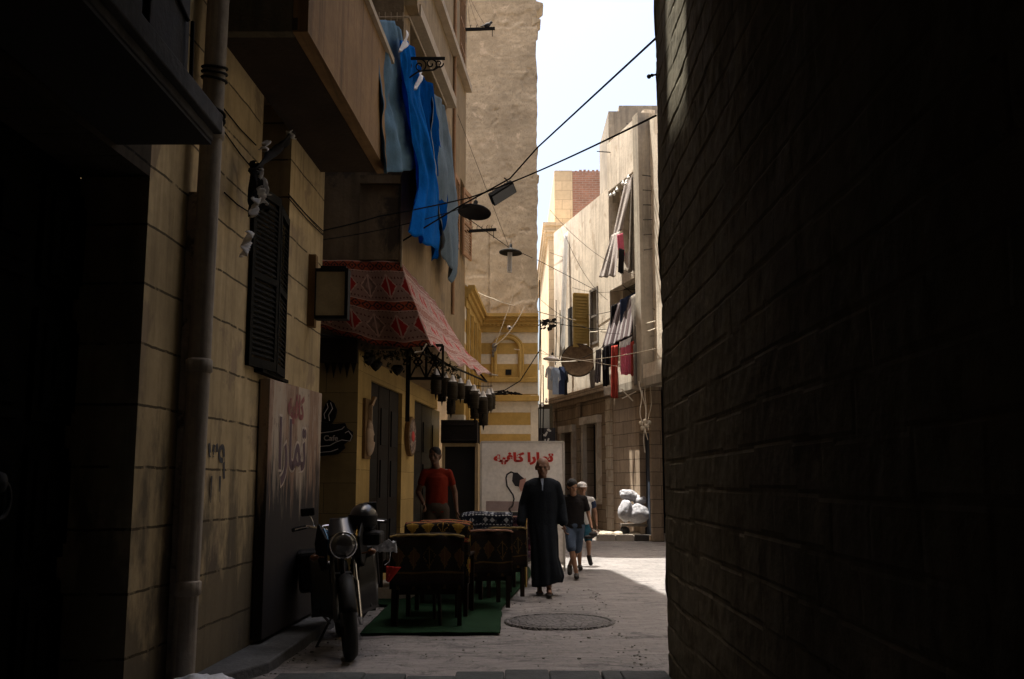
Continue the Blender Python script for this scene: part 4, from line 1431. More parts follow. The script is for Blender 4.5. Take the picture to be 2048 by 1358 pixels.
g.bar((lf.x + 0.02, lf.y + 0.03, (zw0 + zw1) / 2), (hg.x, hg.y + 0.03, (zw0 + zw1) / 2), 0.02, (zw1 - zw0) * 0.9)
obj('shutter_board', g, M['shutter_ochre'], fb)
obj('side_window', fbox(fr_at(1137, 640).y, fr_at(1145, 640).y, 0.003, 0.02, zw0, zw1 - 0.2), M['dark_void'], fb)
# lower balcony slab and parapet
obj('balcony_slab', fbox(y28 - 0.3, 23.2, 0.022, 0.32, zl20 - 0.32, zl20 - 0.12), M['far_grey'], fb)
obj('balcony_parapet', fbox(y28 - 0.3, 23.2, 0.22, 0.32, zl20 - 0.119, zl20 + 0.22), M['far_plaster'], fb)
# iron rails by the pier
for i in range(6):
    z = 7.3 + i * 0.38
    a, b = F(24.6, 0.03), F(24.0, 0.5)
    g = MB(); g.bar((*a[:2], z), (*b[:2], z - 0.2), 0.02, 0.02)
    obj('rail_bar', g, M['iron'], fb)
for (pxx, pyy) in ((1216, 304), (1275, 249)):
    p = atY(pxx, pyy, 27.5)
    g = MB(); g.tube([p + V((0.1, 0, -0.01)), p - V((0.32, 0, -0.02))], 0.014, 6)
    obj('spout', g, M['iron'], fb)

# ------------------------------------------------------------------ far tower
ft = thing('block_tower', 'far cream block building with a brick rooftop room against the sky', 'building', (2.5, 37, 0))
YF = 35.0
xa = atY(1098, 700, YF).x
zt_ = atY(1100, 447, YF).z
g = MB()
g.box((xa, YF, 0), (6.0, YF + 12, zt_ - 0.5))
obj('wall', g, M['far_block'], ft)
g = MB()
g.box((xa - 0.08, YF - 0.08, zt_ - 0.5), (xa + 0.85, YF + 12, zt_ - 0.35))
g.box((xa - 0.14, YF - 0.14, zt_ - 0.35), (xa + 0.9, YF + 12, zt_ - 0.12))
g.box((xa - 0.2, YF - 0.2, zt_ - 0.12), (xa + 0.95, YF + 12, zt_))
obj('cornice', g, M['far_block'], ft)
xb = atY(1109, 400, YF + 1).x
xm = atY(1145, 400, YF + 1).x
zz_ = atY(1120, 341, YF + 1).z
g = MB()
g.box((xb, YF + 1, zt_ - 0.6), (xm, YF + 8, zz_))
obj('rooftop_room', g, M['far_block'], ft)
g = MB()
g.box((xm, YF + 1.02, zt_ - 3), (xm + 2.4, YF + 8, zz_ - 0.02))
for i in range(14):
    g.box((xm + 0.1 + i * 0.16, YF + 1.02, zz_ - 0.02), (xm + 0.1 + i * 0.16 + random.uniform(0.04, 0.13), YF + 1.2, zz_ + random.uniform(0.0, 0.05)))
obj('brick_wall', g, M['brick'], ft)
# ragged far houses behind to close the street
g = MB()
g.prism([(0.70, 27.3, 0), (0.70, 36, 0), (0.70, 36, 7.2), (0.70, 32.3, 8.3), (0.70, 28.8, 12.5), (0.70, 27.3, 13.0)], (-6, 0, 0))
single('house_behind_tower', 'plain house wall hidden behind the tall plaster wall at its right edge', 'building', g, M['far_plaster'])
g = MB()
g.box((-1.2, 48, 0), (1.15, 52, 10.6))
single('far_house', 'sliver of far beige house between the tall wall and the block tower', 'building', g, M['far_block'])

# shop signs low at the far end
def sign_at(name, label, p0, p1, Y, m, dk=None, shapes=()):
    a, b = atY(*p0, Y), atY(*p1, Y)
    t = thing(name, label, 'sign', ((a.x + b.x) / 2, Y, min(a.z, b.z)))
    g = MB()
    g.box((a.x, Y, b.z), (b.x, Y + 0.08, a.z))
    obj('panel', g, m, t, bevel=0.004)
    if shapes:
        g = MB()
        for poly in shapes:
            pts = [atY(x, y, Y) + V((0, -0.005, 0)) for (x, y) in poly]
            g.add(pts, [tuple(range(len(pts)))])
        obj('print', g, M['white_cloth'], t)
    return t
sign_at('shop_sign', 'grey blank shop sign hanging above the black figure sign', (1078, 818), (1099, 856), 27.0, mat('sign_grey', (0.33, 0.34, 0.32), 0.7, 0.1, 3))
sign_at('figure_sign', 'black sign printed with a white figure in a hat behind the banner', (1076, 856), (1111, 905), 26.8, M['ink'],
        shapes=([(1094, 858), (1098, 857), (1103, 862), (1100, 864), (1094, 861)], [(1084, 867), (1089, 869), (1093, 863), (1096, 864), (1092, 873), (1087, 872)],
                [(1096, 876), (1099, 877), (1096, 888), (1092, 888)], [(1089, 878), (1092, 878), (1091, 884), (1089, 883)]))
g = MB()
g.box((0.72, 27.6, 0), (1.13, 28.6, 3.6))
single('dark_shopfront', 'dark narrow shopfront under the signs at the end of the street', 'shop', g, M['grimy'])

# pavement and kerb at the far right
g = MB()
pts = [(2.15, 25.6), (4.2, 25.2), (4.0, 30.0), (1.2, 33.5), (0.9, 32.5), (1.75, 28.7)]
g.prism([(x, y, -0.02) for (x, y) in pts], (0, 0, 0.15))
struct('pavement', g, M['kerb_pale'], bevel=0.01)
g = MB()
xs = [2.15, 2.6, 3.05, 3.5, 4.0]
for i in range(4):
    g.box((xs[i] + 0.01, 25.40 - 0.09 * i, -0.02), (xs[i + 1] - 0.01, 25.58 - 0.09 * i, 0.16), 1 if i == 2 else 0)
struct('kerb', g, [M['kerb_pale'], M['kerb_dark']], bevel=0.015)
g = MB()
for i in range(26):
    c = V((random.uniform(2.3, 3.3), random.uniform(25.7, 26.2), 0.14))
    r = random.uniform(0.04, 0.13)
    g.ball(c, (r * 1.4, r, r * 0.7), 7, rot=Matrix.Rotation(random.random() * 6, 3, 'Z'))
g.sm = set()
tag(obj('rubble', g, M['rubble']), 'pale broken stones heaped along the far kerb', 'rubble', kind='stuff')

# ------------------------------------------------------------------ awning
zA0 = atY(800, 525, YC).z
cA = V((xu0 + 0.01, YC - 0.04, zA0))                 # wall corner, top
oA = atY(862, 690, YC - 0.05)                        # outer corner, bottom
yE = 15.15
cE = V((px(BU, yE, 0.01), yE, zA0 - 0.05))
oE = atY(984, 751, yE)
aw = thing('awning', 'red and white patterned woven cloth awning over the cafe front', 'awning', (xu0, YC, 3))
def side_fn(u, v):
    top = cA.lerp(cE, u)
    bot = oA.lerp(oE, u)
    p = top.lerp(bot, v)
    sg = -0.10 * sin(pi * v) - 0.05 * sin(pi * u) * v
    w_ = 0.018 * sin(u * 17 + v * 5) * v + 0.02 * noise.noise(V((u * 7, v * 5, 1)))
    return p + V((w_ * 0.5, 0, sg * 1.4 + w_ + 0.025 * noise.noise(V((u * 11, v * 8, 3))) + (0.02 * sin(u * 40) * (v ** 6))))
g = MB()
g.grid(70, 26, side_fn, 3.2, 1.38)
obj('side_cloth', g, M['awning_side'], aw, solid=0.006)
tl = V((px(W1, 11.0) - 0.2, YC - 0.06, zA0 + 0.02))
bl_ = atY(640, 632, YC - 0.2)
def front_fn(u, v):
    top = tl.lerp(cA, u)
    b0_ = V((tl.x, YC - 0.25, atY(640, 655, YC - 0.25).z))
    b1_ = oA
    bot = b0_.lerp(b1_, u)
    bot.z -= 0.10 * sin(pi * min(1, u * 1.0)) * (0.4 + u)
    p = top.lerp(bot, v)
    return p + V((0, -0.10 * sin(pi * v) * 0.8 + 0.02 * sin(u * 14), -0.02 * sin(v * pi) + 0.01 * sin(u * 22) * v))
g = MB()
Wd = (oA.x - tl.x)
g.grid(50, 26, front_fn, Wd, 1.08)
# v runs downwards: flip so rows read like the photograph
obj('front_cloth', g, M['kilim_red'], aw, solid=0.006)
g = MB()
g.tube([cA + V((0.05, 0.08, -0.25)), oA + V((-0.10, 0.08, -0.10)), oE + V((-0.08, -0.06, -0.10)), cE + V((0.05, -0.06, -0.3))], 0.014, 8)
g.tube([oA + V((-0.02, 0.06, 0.0)), V((tl.x, YC - 0.22, oA.z + 0.1))], 0.014, 8)
obj('frame', g, M['iron'], aw)
g = MB()
g.tube([oE + V((-0.05, 0, 0.02)), oE + V((0.09, -0.02, 0.0))], 0.012, 6)
g.tube([atY(829, 740 - 35, 11.6), atY(845, 702, 11.6), atY(853, 687, 11.6)], 0.008, 6)
obj('tie', g, M['wire_pale'], aw)

# dark lattice screens under the awning
def lattice(x0, x1, z0, z1, Y, n, mb, kx=0.0):
    mb.bar((x0, Y, z0), (x1, Y + kx, z0), 0.03, 0.035)
    mb.bar((x0, Y, z1), (x1, Y + kx, z1), 0.03, 0.035)
    for i in range(n + 1):
        x = x0 + (x1 - x0) * i / n
        mb.bar((x, Y, z0), (x, Y, z1), 0.03, 0.03)
    for i in range(n):
        a, b = x0 + (x1 - x0) * i / n, x0 + (x1 - x0) * (i + 1) / n
        mb.bar((a, Y, z0), (b, Y, z1), 0.018, 0.02)
        mb.bar((a, Y, z1), (b, Y, z0), 0.018, 0.02)
        m_, mz = (a + b) / 2, (z0 + z1) / 2
        q = (b - a) * 0.27
        for s_ in ((-q, 0, 0, q), (0, q, q, 0), (q, 0, 0, -q), (0, -q, -q, 0)):
            mb.bar((m_ + s_[0], Y, mz + s_[1]), (m_ + s_[2], Y, mz + s_[3]), 0.02, 0.02)
    return mb
a, b = atY(819, 757, 12.35), atY(886, 694, 12.35)
g = lattice(a.x, b.x, a.z, b.z + 0.02, 12.35, 2, MB())
g.bar((a.x - 0.02, 12.36, 2.2), (a.x - 0.02, 12.36, 3.1), 0.05, 0.05)
single('lattice_screen', 'dark openwork wooden lattice hung under the near end of the awning', 'lattice', g, M['dark_wood'])
a, b = atY(640, 745, 11.94), atY(716, 676, 11.94)
g = MB()
g.box((a.x, 11.9, a.z + 0.12), (b.x, 11.97, b.z))
for i in range(5):
    xx = a.x + 0.05 + i * 0.08
    g.prism([(xx, 11.93, a.z + 0.12), (xx + 0.07, 11.93, a.z + 0.12), (xx + 0.035, 11.93, a.z - 0.02 - 0.05 * (i % 2))], (0, 0.02, 0))
single('fringe_valance', 'dark ragged valance board above the coffee cup sign', 'valance', g, M['dark_wood'])

# black hanging decorations by the doorway
for i, (pxx, pyy, Y, lab) in enumerate(((752, 712, 12.6, 'dark carved ornament hanging nearest the lute'), (795, 722, 13.2, 'dark carved ornament hanging left of the lattice screen'), (738, 700, 12.3, 'small dark carved ornament under the awning corner by the yellow wall'))):
    p = atY(pxx, pyy, Y)
    g = MB()
    g.tube([p + V((0, 0, 0.22)), p + V((0, 0, 0.08))], 0.006, 6)
    g.lathe(p, [(0.0, 0.09), (0.05, 0.07), (0.08, 0.02), (0.05, -0.05), (0.09, -0.10), (0.04, -0.17), (0.0, -0.2)], 8)
    g.sm = set()
    single('hanging_ornament', lab, 'ornament', g, M['dark_wood'], group='ornaments under the awning')

# wicker lanterns along the awning's edge
def make_lantern():
    t = thing('wicker_lantern', 'x', 'lantern', (0, 0, 0))
    g = MB()
    g.lathe((0, 0, 0), [(0.0, -0.26), (0.066, -0.26), (0.076, -0.18), (0.076, -0.06), (0.066, 0.0), (0.0, 0.002)], 14)
    for k in range(5):
        g.lathe((0, 0, -0.25 + k * 0.06), [(0.078, 0), (0.082, 0.006), (0.078, 0.012)], 14)
    obj('body', g, M['wicker'], t, local=True)
    g = MB()
    g.lathe((0, 0, 0.003), [(0.062, 0.0), (0.045, 0.03), (0.02, 0.09), (0.0, 0.10)], 6)
    g.sm = set()
    obj('cap', g, M['shade_white'], t, local=True)
    g = MB()
    g.tube([(0, 0, 0.10), (0, 0, 0.22)], 0.004, 5)
    g.tube([(0, 0, -0.26), (0, 0, -0.34)], [0.02, 0.003], 6)
    obj('cord', g, M['wire'], t, local=True)
    return t
def dup(root, loc, rotz=0.0, label=None, group=None, scale=1.0):
    r = root.copy(); COL.objects.link(r)
    r.location = loc; r.rotation_euler = (0, 0, rotz); r.scale = (scale,) * 3
    if label: r['label'] = label
    if group: r['group'] = group
    for ch in list(root.children):
        c = ch.copy(); COL.objects.link(c); c.parent = r
        for gg in ch.children:
            d = gg.copy(); COL.objects.link(d); d.parent = c
    return r
lan = make_lantern()
lspots = [(872, 770, 12.5), (889, 775, 12.9), (905, 783, 12.7), (921, 785, 13.3), (937, 790, 13.6), (948, 800, 13.5),
          (957, 806, 14.0), (966, 812, 13.9), (976, 806, 14.5), (902, 815, 13.5), (967, 835, 14.4), (982, 803, 15.0), (884, 790, 13.6), (950, 822, 14.8)]
names = ['nearest wicker lantern of the row, just right of the lattice screen', 'second wicker lantern from the lattice screen', 'third wicker lantern from the lattice screen, hung lower',
         'fourth wicker lantern from the lattice screen', 'fifth wicker lantern from the lattice screen', 'sixth wicker lantern from the lattice screen',
         'seventh wicker lantern, overlapping the striped wall', 'eighth wicker lantern, overlapping the striped wall', 'wicker lantern right under the awning\'s far tip',
         'round low wicker lantern below the middle of the row', 'lowest wicker lantern in the row, above the booth corner', 'rightmost and farthest wicker lantern against the striped wall',
         'wicker lantern hung behind the second one, close to the wall', 'wicker lantern behind and below the sixth one']
for i, (pxx, pyy, Y) in enumerate(lspots):
    p = atY(pxx, pyy, Y) + V((0, 0, 0.12))
    if i == 0:
        lan.location = p; o = lan; lan.scale = (0.9, 0.9, 0.9)
        lan['label'] = names[0]; lan['group'] = 'wicker lanterns under the awning'
    else:
        o = dup(lan, p, i * 0.7, names[i], 'wicker lanterns under the awning', 0.9 if i % 3 else 0.8)
# string that carries them
a = atY(866, 748, 12.4); b = atY(984, 772, 15.0)
single('lantern_cord', 'sagging dark cord the wicker lanterns hang from', 'cord', MB().tube(wire_pts(a, b, 0.05), 0.008, 6), M['wire'])
# ------------------------------------------------------------------ signs on the cafe
# coffee cup sign
Yc = YC - 0.05
def c3(x, y, o=0.0): return atY(x, y, Yc - o)
cs = thing('coffee_cup_sign', 'black cup-shaped sign with pale outlines and rising steam on the olive wall', 'sign', c3(672, 870))
cup = [(640, 842), (668, 848), (690, 846), (694, 856), (706, 864), (704, 878), (688, 888), (690, 896), (676, 908), (640, 912), (600, 900), (600, 850)]
g = MB(); g.prism([c3(x, y) for x, y in cup], (0, 0.045, 0))
stm = [(643, 842), (646, 820), (652, 806), (658, 799), (668, 806), (674, 820), (671, 835), (664, 846)]
g.prism([c3(x, y, 0.0) + V((0, -0.001, 0)) for x, y in stm], (0, 0.044, 0))
obj('plate', g, M['black_plastic'], cs, bevel=0.006)
g = MB()
for ln in ([(600, 868), (640, 866), (665, 863), (684, 858), (689, 853)], [(604, 888), (640, 893), (660, 891), (672, 884), (684, 880), (700, 882), (704, 872), (697, 862), (690, 866)],
           [(610, 902), (640, 905), (662, 903), (676, 898)], [(650, 838), (648, 828), (656, 815), (654, 806)], [(659, 842), (657, 830), (665, 817), (661, 805)]):
    g.tube([c3(x, y, 0.012) for x, y in ln], 0.006, 6)
obj('outline', g, M['ink_grey'], cs)
g = text_mb('Cafe', 0.09, c3(662, 876), (1, 0, 0), (0, 0, 1), 0.006, bold=0.002, width=0.17)
obj('lettering', g, M['ink_grey'], cs)
# lute on the pillar: the instrument faces the street
def onBL(pxx, pyy, off): return atP(pxx, pyy, BL, off)
ot = thing('lute', 'pale wooden lute on a dark backing board hung on the yellow pillar', 'lute', onBL(733, 860, 0.03))
nL = V((1, -.088, 0)).normalized(); tL = V((.088, 1, 0)).normalized()
cL = onBL(730, 882, 0.0)
g = MB()
b0 = cL - V((0, 0, 0.2))
g.obox(cL + V((0, 0, 0.15)) + nL * 0.02, tL * 0.16, nL * 0.018, V((0, 0, 0.37)))
obj('backing_board', g, M['sign_board'], ot)
g = MB()
R_ = Matrix((tL, nL, V((0, 0, 1)))).transposed()
g.ball(cL + nL * 0.05, (0.14, 0.07, 0.19), 18, rot=R_)
g.ball(cL + nL * 0.05 + V((0, 0, 0.12)), (0.08, 0.05, 0.15), 14, rot=R_)
obj('body', g, M['oud_wood'], ot)
g = MB()
g.bar(cL + nL * 0.07 + V((0, 0, 0.2)), cL + nL * 0.07 + V((0, 0, 0.44)), 0.04, 0.03)
g.bar(cL + nL * 0.07 + V((0, 0, 0.44)), cL + nL * 0.10 + V((0, 0, 0.55)) + tL * 0.06, 0.05, 0.03)
obj('neck', g, M['oud_wood'], ot)
g = MB(); g.lathe(cL + nL * 0.118 + V((0, 0, 0.03)), [(0.0, 0.004), (0.04, 0.004), (0.045, 0)], 16, nL)
obj('sound_hole', g, M['dark_void'], ot)
# oval sign on second pillar
cO = onBL(816, 873, 0.0)
osn = thing('oval_sign', 'oval carved sign with a red centre on the second yellow pillar', 'sign', cO)
g = MB()
pts = [cO + nL * 0.002 + tL * (0.30 * cos(t)) + V((0, 0, 0.30 * sin(t))) for t in [i * 2 * pi / 28 for i in range(28)]]
g.prism(pts, nL * 0.07)
obj('board', g, M['sign_board'], osn, bevel=0.008)
g = MB()
pts = [cO + nL * 0.073 + tL * (0.25 * cos(t)) + V((0, 0, 0.26 * sin(t))) for t in [i * 2 * pi / 28 for i in range(28)]]
g.prism(pts, nL * 0.006)
obj('print', g, M['oval_print'], osn)
g = MB()
g.ball(cO + nL * 0.08, (0.12, 0.012, 0.08), 14, rot=R_)
obj('centre', g, M['banner_red'], osn)

# ------------------------------------------------------------------ banner
YB = 17.0
def bp(x, y, o=0.0): return atY(x, y, YB - o)
bn = thing('cafe_banner', 'white upright framed banner with red Arabic cafe lettering and a printed water pipe hose', 'banner', (bp(1045, 1100).x, YB, 0))
nb = [bp(962, 884), bp(1127, 887)]
xl, xr, zt2 = nb[0].x, nb[1].x, nb[0].z
zb2 = 0.12
def ban(u, v):
    x = xl + 0.02 + (xr - xl - 0.04) * u
    z = zt2 - 0.02 - (zt2 - zb2) * v
    return (x + 0.02 * v * 0, YB - 0.012 - 0.015 * abs(sin((u + v) * 9)) * (1 - u) - 0.006 * sin(v * 17 + u * 3), z)
g = MB(); g.grid(40, 50, ban)
g.uv = {}
obj('cloth', g, M['banner'], bn)
g = MB()
for (p, q) in (((xl, YB, zb2), (xl, YB, zt2)), ((xr, YB, zb2), (xr, YB, zt2)), ((xl, YB, zt2), (xr, YB, zt2)), ((xl, YB, zb2), (xr, YB, zb2)), ((xl, YB, 0), (xl, YB, zb2)), ((xr, YB, 0), (xr, YB, zb2)),
               ((xl, YB, 0.02), (xl, YB + 0.5, 0.02)), ((xr, YB, 0.02), (xr, YB + 0.5, 0.02)), ((xl, YB + 0.5, 0.02), (xl, YB, 1.0)), ((xr, YB + 0.5, 0.02), (xr, YB, 1.0))):
    g.bar(p, q, 0.035, 0.035)
obj('frame', g, M['shade_white'], bn)
fr_ = 0.034
g = text_mb('\uFEEA\uFEF4\uFED3\uFE8E\uFEDB \uFE8D\uFEAD\uFE8E\uFEE4\uFE97', 0.2, bp(1047, 917, fr_), (1, 0, 0), (0, 0, 1), 0.004, bold=0.012, width=(1106 - 987) / FPX * YB)
obj('lettering', g, M['banner_red'], bn)
def ribbon(pts, wd, o, mb=None):
    mb = mb or MB()
    P_ = [bp(x, y, o) for x, y in pts]
    for i in range(len(P_) - 1):
        d = (P_[i + 1] - P_[i]).normalized()
        s_ = V((-d.z, 0, d.x)) * wd / 2
        e = d * wd * 0.2
        mb.add([P_[i] - s_ - e, P_[i + 1] - s_ + e, P_[i + 1] + s_ + e, P_[i] + s_ - e], [(0, 1, 2, 3)])
    return mb
g = ribbon([(1030, 947), (1022, 944), (1014, 949), (1012, 956), (1014, 972), (1026, 990), (1028, 998), (1025, 1012), (1018, 1018), (1021, 1024)], 0.026, fr_ + 0.004)
obj('printed_hose', g, M['ink'], bn)
g = MB()
P_ = [bp(x, y, fr_ + 0.006) for x, y in [(1026, 945), (1035, 945), (1042, 952), (1050, 958), (1048, 968), (1040, 974), (1030, 972), (1024, 962)]]
g.add(P_, [tuple(range(len(P_)))])
P_ = [bp(x, y, fr_ + 0.006) for x, y in [(985, 1024), (1008, 1024), (1008, 1027), (1020, 1024), (1040, 1024), (1040, 1046), (985, 1046)]]
g.add(P_, [tuple(range(len(P_)))])
obj('printed_shape', g, M['ink'], bn)
g = MB()
for pl2 in ([(1040, 960), (1052, 956), (1050, 974), (1042, 984), (1038, 974)],):
    P_ = [bp(x, y, fr_ + 0.008) for x, y in pl2]
    g.add(P_, [tuple(range(len(P_)))])
obj('printed_hand', g, M['ink_flesh'], bn)
g = MB()
P_ = [bp(x, y, fr_ + 0.008) for x, y in [(990, 1031), (1036, 1031), (1036, 1050), (984, 1050)]]
g.add(P_, [tuple(range(len(P_)))])
obj('printed_base', g, M['ink_brown'], bn)
g = MB()
P_ = [bp(x, y, fr_ + 0.004) for x, y in [(972, 1002), (1042, 1003), (1042, 1022), (972, 1022)]]
g.add(P_, [tuple(range(len(P_)))])
obj('printed_band', g, simple('ink_rose', (0.38, 0.28, 0.26), 0.7), bn)

# ------------------------------------------------------------------ blue sheets hanging from the loggia
def sheet(name, label, rows, m, off0, off1, folds, amp, group='sheets hanging from the upper storey', nu=34, seed=0):
    """rows: outlines read off against the facade plane, left to right, from top to hem, each (depth share, points)"""
    vs_ = [r[0] for r in rows]
    R_p = [[atP(x, y, BU, off0 + (off1 - off0) * r[0]) for x, y in r[1]] for r in rows]
    def at(Pl, u):
        f = u * (len(Pl) - 1)
        i = min(int(f), len(Pl) - 2)
        return Pl[i].lerp(Pl[i + 1], f - i)
    def fn(u, v):
        i = 0
        while i < len(rows) - 2 and v > vs_[i + 1]: i += 1
        f = (v - vs_[i]) / (vs_[i + 1] - vs_[i])
        p = at(R_p[i], u).lerp(at(R_p[i + 1], u), f)
        w_ = amp * (0.35 + 0.65 * v) * (sin(u * folds * 2 * pi + seed + v * 1.3) + 0.4 * sin(u * folds * 5.3 + seed * 2))
        return p + nL * (w_ + 0.05 * noise.noise(V((u * 5, v * 5, seed))) + 0.022 * noise.noise(V((u * 14, v * 9 + u * 6, seed + 3)))) + V((0, 0, 0.05 * noise.noise(V((u * 9, seed, 5))) * (v ** 8)))
    g = MB()
    g.grid(nu, 60, fn, 1.5, 3)
    return single(name, label, 'sheet', g, m, group=group, solid=0.003)
sheet('hanging_sheet', 'pale grey-blue sheet hanging leftmost, next to the rust balcony', [(0, [(752, 40), (770, 40), (788, 42), (803, 66)]), (.45, [(756, 190), (778, 190), (802, 190), (832, 190)]), (1, [(768, 348), (800, 343), (834, 338), (868, 326)])], M['sheet_pale'], 0.08, 0.14, 3.5, 0.03, seed=1)
sheet('hanging_sheet', 'bright blue sheet hanging second from the balcony, twisted to a point low down', [(0, [(800, 80), (812, 82), (822, 92), (829, 105)]), (.3, [(810, 200), (820, 200), (834, 200), (846, 200)]), (.62, [(836, 335), (848, 335), (860, 335), (870, 335)]), (.74, [(838, 375), (848, 378), (862, 382), (878, 392)]), (1, [(822, 460), (838, 480), (858, 492), (878, 500)])], M['sheet_blue'], 0.18, 0.28, 2.5, 0.035, seed=2)
sheet('hanging_sheet', 'deep blue sheet hanging behind the bright blue one', [(0, [(824, 108), (838, 138), (850, 160), (864, 168)]), (.35, [(826, 260), (842, 260), (858, 260), (874, 260)]), (.7, [(846, 400), (862, 400), (876, 400), (892, 400)]), (1, [(864, 470), (868, 524), (876, 505), (886, 445)])], M['sheet_deep'], 0.12, 0.2, 2.5, 0.03, seed=4)
sheet('hanging_sheet', 'grey-blue sheet hanging rightmost and longest of the four', [(0, [(862, 172), (872, 190), (882, 207), (890, 214)]), (.4, [(860, 300), (876, 300), (892, 300), (906, 300)]), (.75, [(868, 420), (888, 430), (904, 430), (920, 425)]), (1, [(884, 480), (896, 535), (905, 566), (920, 480)])], M['sheet_grey'], 0.12, 0.2, 2.5, 0.045, seed=7)
for i, (a, b, c, lab) in enumerate((((800, 104), (812, 60), (818, 88), 'pale cloth scrap pinned at the head of the bright blue sheet'), ((830, 180), (838, 140), (847, 152), 'pale pointed cloth scrap pinned on the deep blue sheet'))):
    P_ = [atP(*q, BU, 0.27) for q in (a, b, c)]
    g = MB()
    g.grid(6, 8, lambda u, v, P_=P_: P_[1].lerp(P_[2], u).lerp(P_[0], v) + nL * 0.02 * sin(u * 6 + v * 5))
    single('cloth_scrap', lab, 'cloth', g, M['white_cloth'], group='pale scraps pinned to the sheets', solid=0.003)
# rails the sheets hang on
g = MB()
a, b = atP(818, 34, BU, 0.10), atP(892, 210, BU, 0.12)
g.tube([a, b], 0.014, 8)
g.tube([atY(745, 36, a.y - 0.05), a], 0.016, 8)
for i in range(5):
    q = atY(758 + i * 12, 38, a.y - 0.05)
    g.tube([q + V((0, 0, 0.09)), q - V((0, 0, 0.03))], 0.005, 5)
single('curtain_rail', 'pale rail with hooks carrying the blue sheets', 'rail', g, M['trim'])
g = MB()
p = atY(768, 85, 11.5)
g.ball(p, (0.05, 0.04, 0.07), 9); g.ball(p + V((0.02, 0, -0.09)), (0.06, 0.04, 0.03), 9); g.ball(p + V((-0.02, 0, 0.07)), (0.05, 0.03, 0.03), 8)
single('bundled_cloth', 'small bundle of pale cloth on the top corner of the rust balcony', 'cloth', g, M['net'])

# scrolled iron bracket
Yi = 11.3
def ip(x, y): return atY(x, y, Yi)
g = MB()
g.bar(ip(774, 117), ip(890, 117), 0.03, 0.03)
def scroll(cx_, cy_, r, a0, turns, sgn=1):
    return [ip(cx_ + r * (1 - t * 0.8) * cos(a0 + sgn * t * turns * 2 * pi), cy_ + r * (1 - t * 0.8) * sin(a0 + sgn * t * turns * 2 * pi)) for t in [i / 22 for i in range(23)]]
for s_ in ((790, 134, 14, -1.5, 1.3, 1), (812, 130, 12, 1.5, 1.2, -1), (840, 132, 14, -1.5, 1.3, 1), (862, 128, 13, 1.5, 1.3, -1), (878, 127, 9, 0, 1.2, 1)):
    g.tube(scroll(*s_), 0.009, 6)
g.tube([ip(775, 158), ip(795, 162), ip(815, 158), ip(835, 144), ip(850, 141), ip(868, 140), ip(880, 132)], 0.010, 6)
g.tube([ip(780, 117), ip(780, 158)], 0.009, 6)
single('scroll_bracket', 'black wrought iron bracket with scrolls in front of the blue sheets', 'bracket', g, M['iron'])

# clothes racks on the facade
def rack(name, label, pa, pb2, Y, birds=False):
    t = thing(name, label, 'rack', atY(*pa, Y), 'drying racks jutting from the cafe building')
    a, b = atY(*pa, Y), atY(*pb2, Y)
    g = MB()
    g.bar(a, b, 0.045, 0.05)
    for i in range(5):
        q = a.lerp(b, 0.25 + i * 0.15)
        g.tube([q, q + V((0, 0, 0.07)), q + V((0.02, 0, 0.09))], 0.006, 5)
    g.tube([b - V((0.05, 0, 0)), b - V((0.05, 0, 0.16))], 0.007, 5)
    obj('arm', g, M['iron'], t)
    g = MB()
    for i in range(4):
        q = a.lerp(b, 0.2 + i * 0.2)
        g.tube(wire_pts(q + V((0, 0, 0.03)), V((px(BU, 17.85), 17.85, q.z + 0.9)), 0.05, 6), 0.003, 4)
    if birds:
        obj('line', g, M['wire'], t)
    return t
rack('drying_rack', 'dark drying rack arm high up near the top edge with a bird on it', (908, 60), (990, 57), 17.6, True)
rack('drying_rack', 'dark rack arm lower down above the hanging disc lamp', (928, 463), (993, 459), 17.6)
p = atY(975, 50, 17.6)
g = MB()
g.ball(p, (0.07, 0.045, 0.045), 10, rot=Matrix.Rotation(-0.4, 3, 'Y')); g.ball(p + V((0.065, 0, 0.05)), 0.028, 8)
g.cap(p + V((-0.05, 0, -0.01)), p + V((-0.13, 0, -0.03)), 0.022, 0.01, 8); g.cap(p + V((0.09, 0, 0.05)), p + V((0.11, 0, 0.045)), 0.006, 0.002, 6)
for q in (-0.01, 0.02): g.cap(p + V((q, 0, -0.04)), p + V((q, 0, -0.075)), 0.004, 0.004, 5)
g = remesh(g, 0.008, 1)
single('pigeon', 'small dark pigeon perched on the high rack arm', 'bird', g, M['pigeon'])

# ------------------------------------------------------------------ street lamps on wires
def make_lamp():
    t = thing('disc_lamp', 'x', 'lamp', (0, 0, 0))
    g = MB()
    g.lathe((0, 0, 0), [(0.215, -0.012), (0.218, 0.0), (0.20, 0.018), (0.12, 0.05), (0.05, 0.072), (0.035, 0.10), (0.0, 0.11)], 28)
    g.lathe((0, 0, 0), [(0.214, -0.012), (0.19, 0.006), (0.11, 0.034), (0.0, 0.05)], 28)
    obj('shade', g, M['shade_dark'], t, local=True)
    g = MB()
    g.lathe((0, 0, 0.09), [(0.03, 0), (0.03, 0.06), (0.012, 0.08), (0.0, 0.09)], 10)
    g.tube([(0, 0, 0.16), (0, 0, 0.24)], 0.006, 6)
    obj('socket', g, M['iron'], t, local=True)
    return t
LG = 'disc shade lamps strung over the street'
l1 = make_lamp()
l1.location = atY(949, 424, 12.5)
l1.rotation_euler = (-0.20, 0.10, 0)
l1['label'] = 'nearest dark disc-shaped lamp, just below the hanging floodlight'; l1['group'] = LG
l2 = dup(l1, atY(1021, 505, 18.2), 0, 'smaller dark disc lamp with a glass tube before the tall plaster wall', LG)
l2.rotation_euler = (-0.06, 0.05, 0)
g = MB()
p = V(l2.location)
g.tube([p + V((-0.01, 0, -0.0)), p + V((-0.02, 0, -0.38))], 0.045, 10)
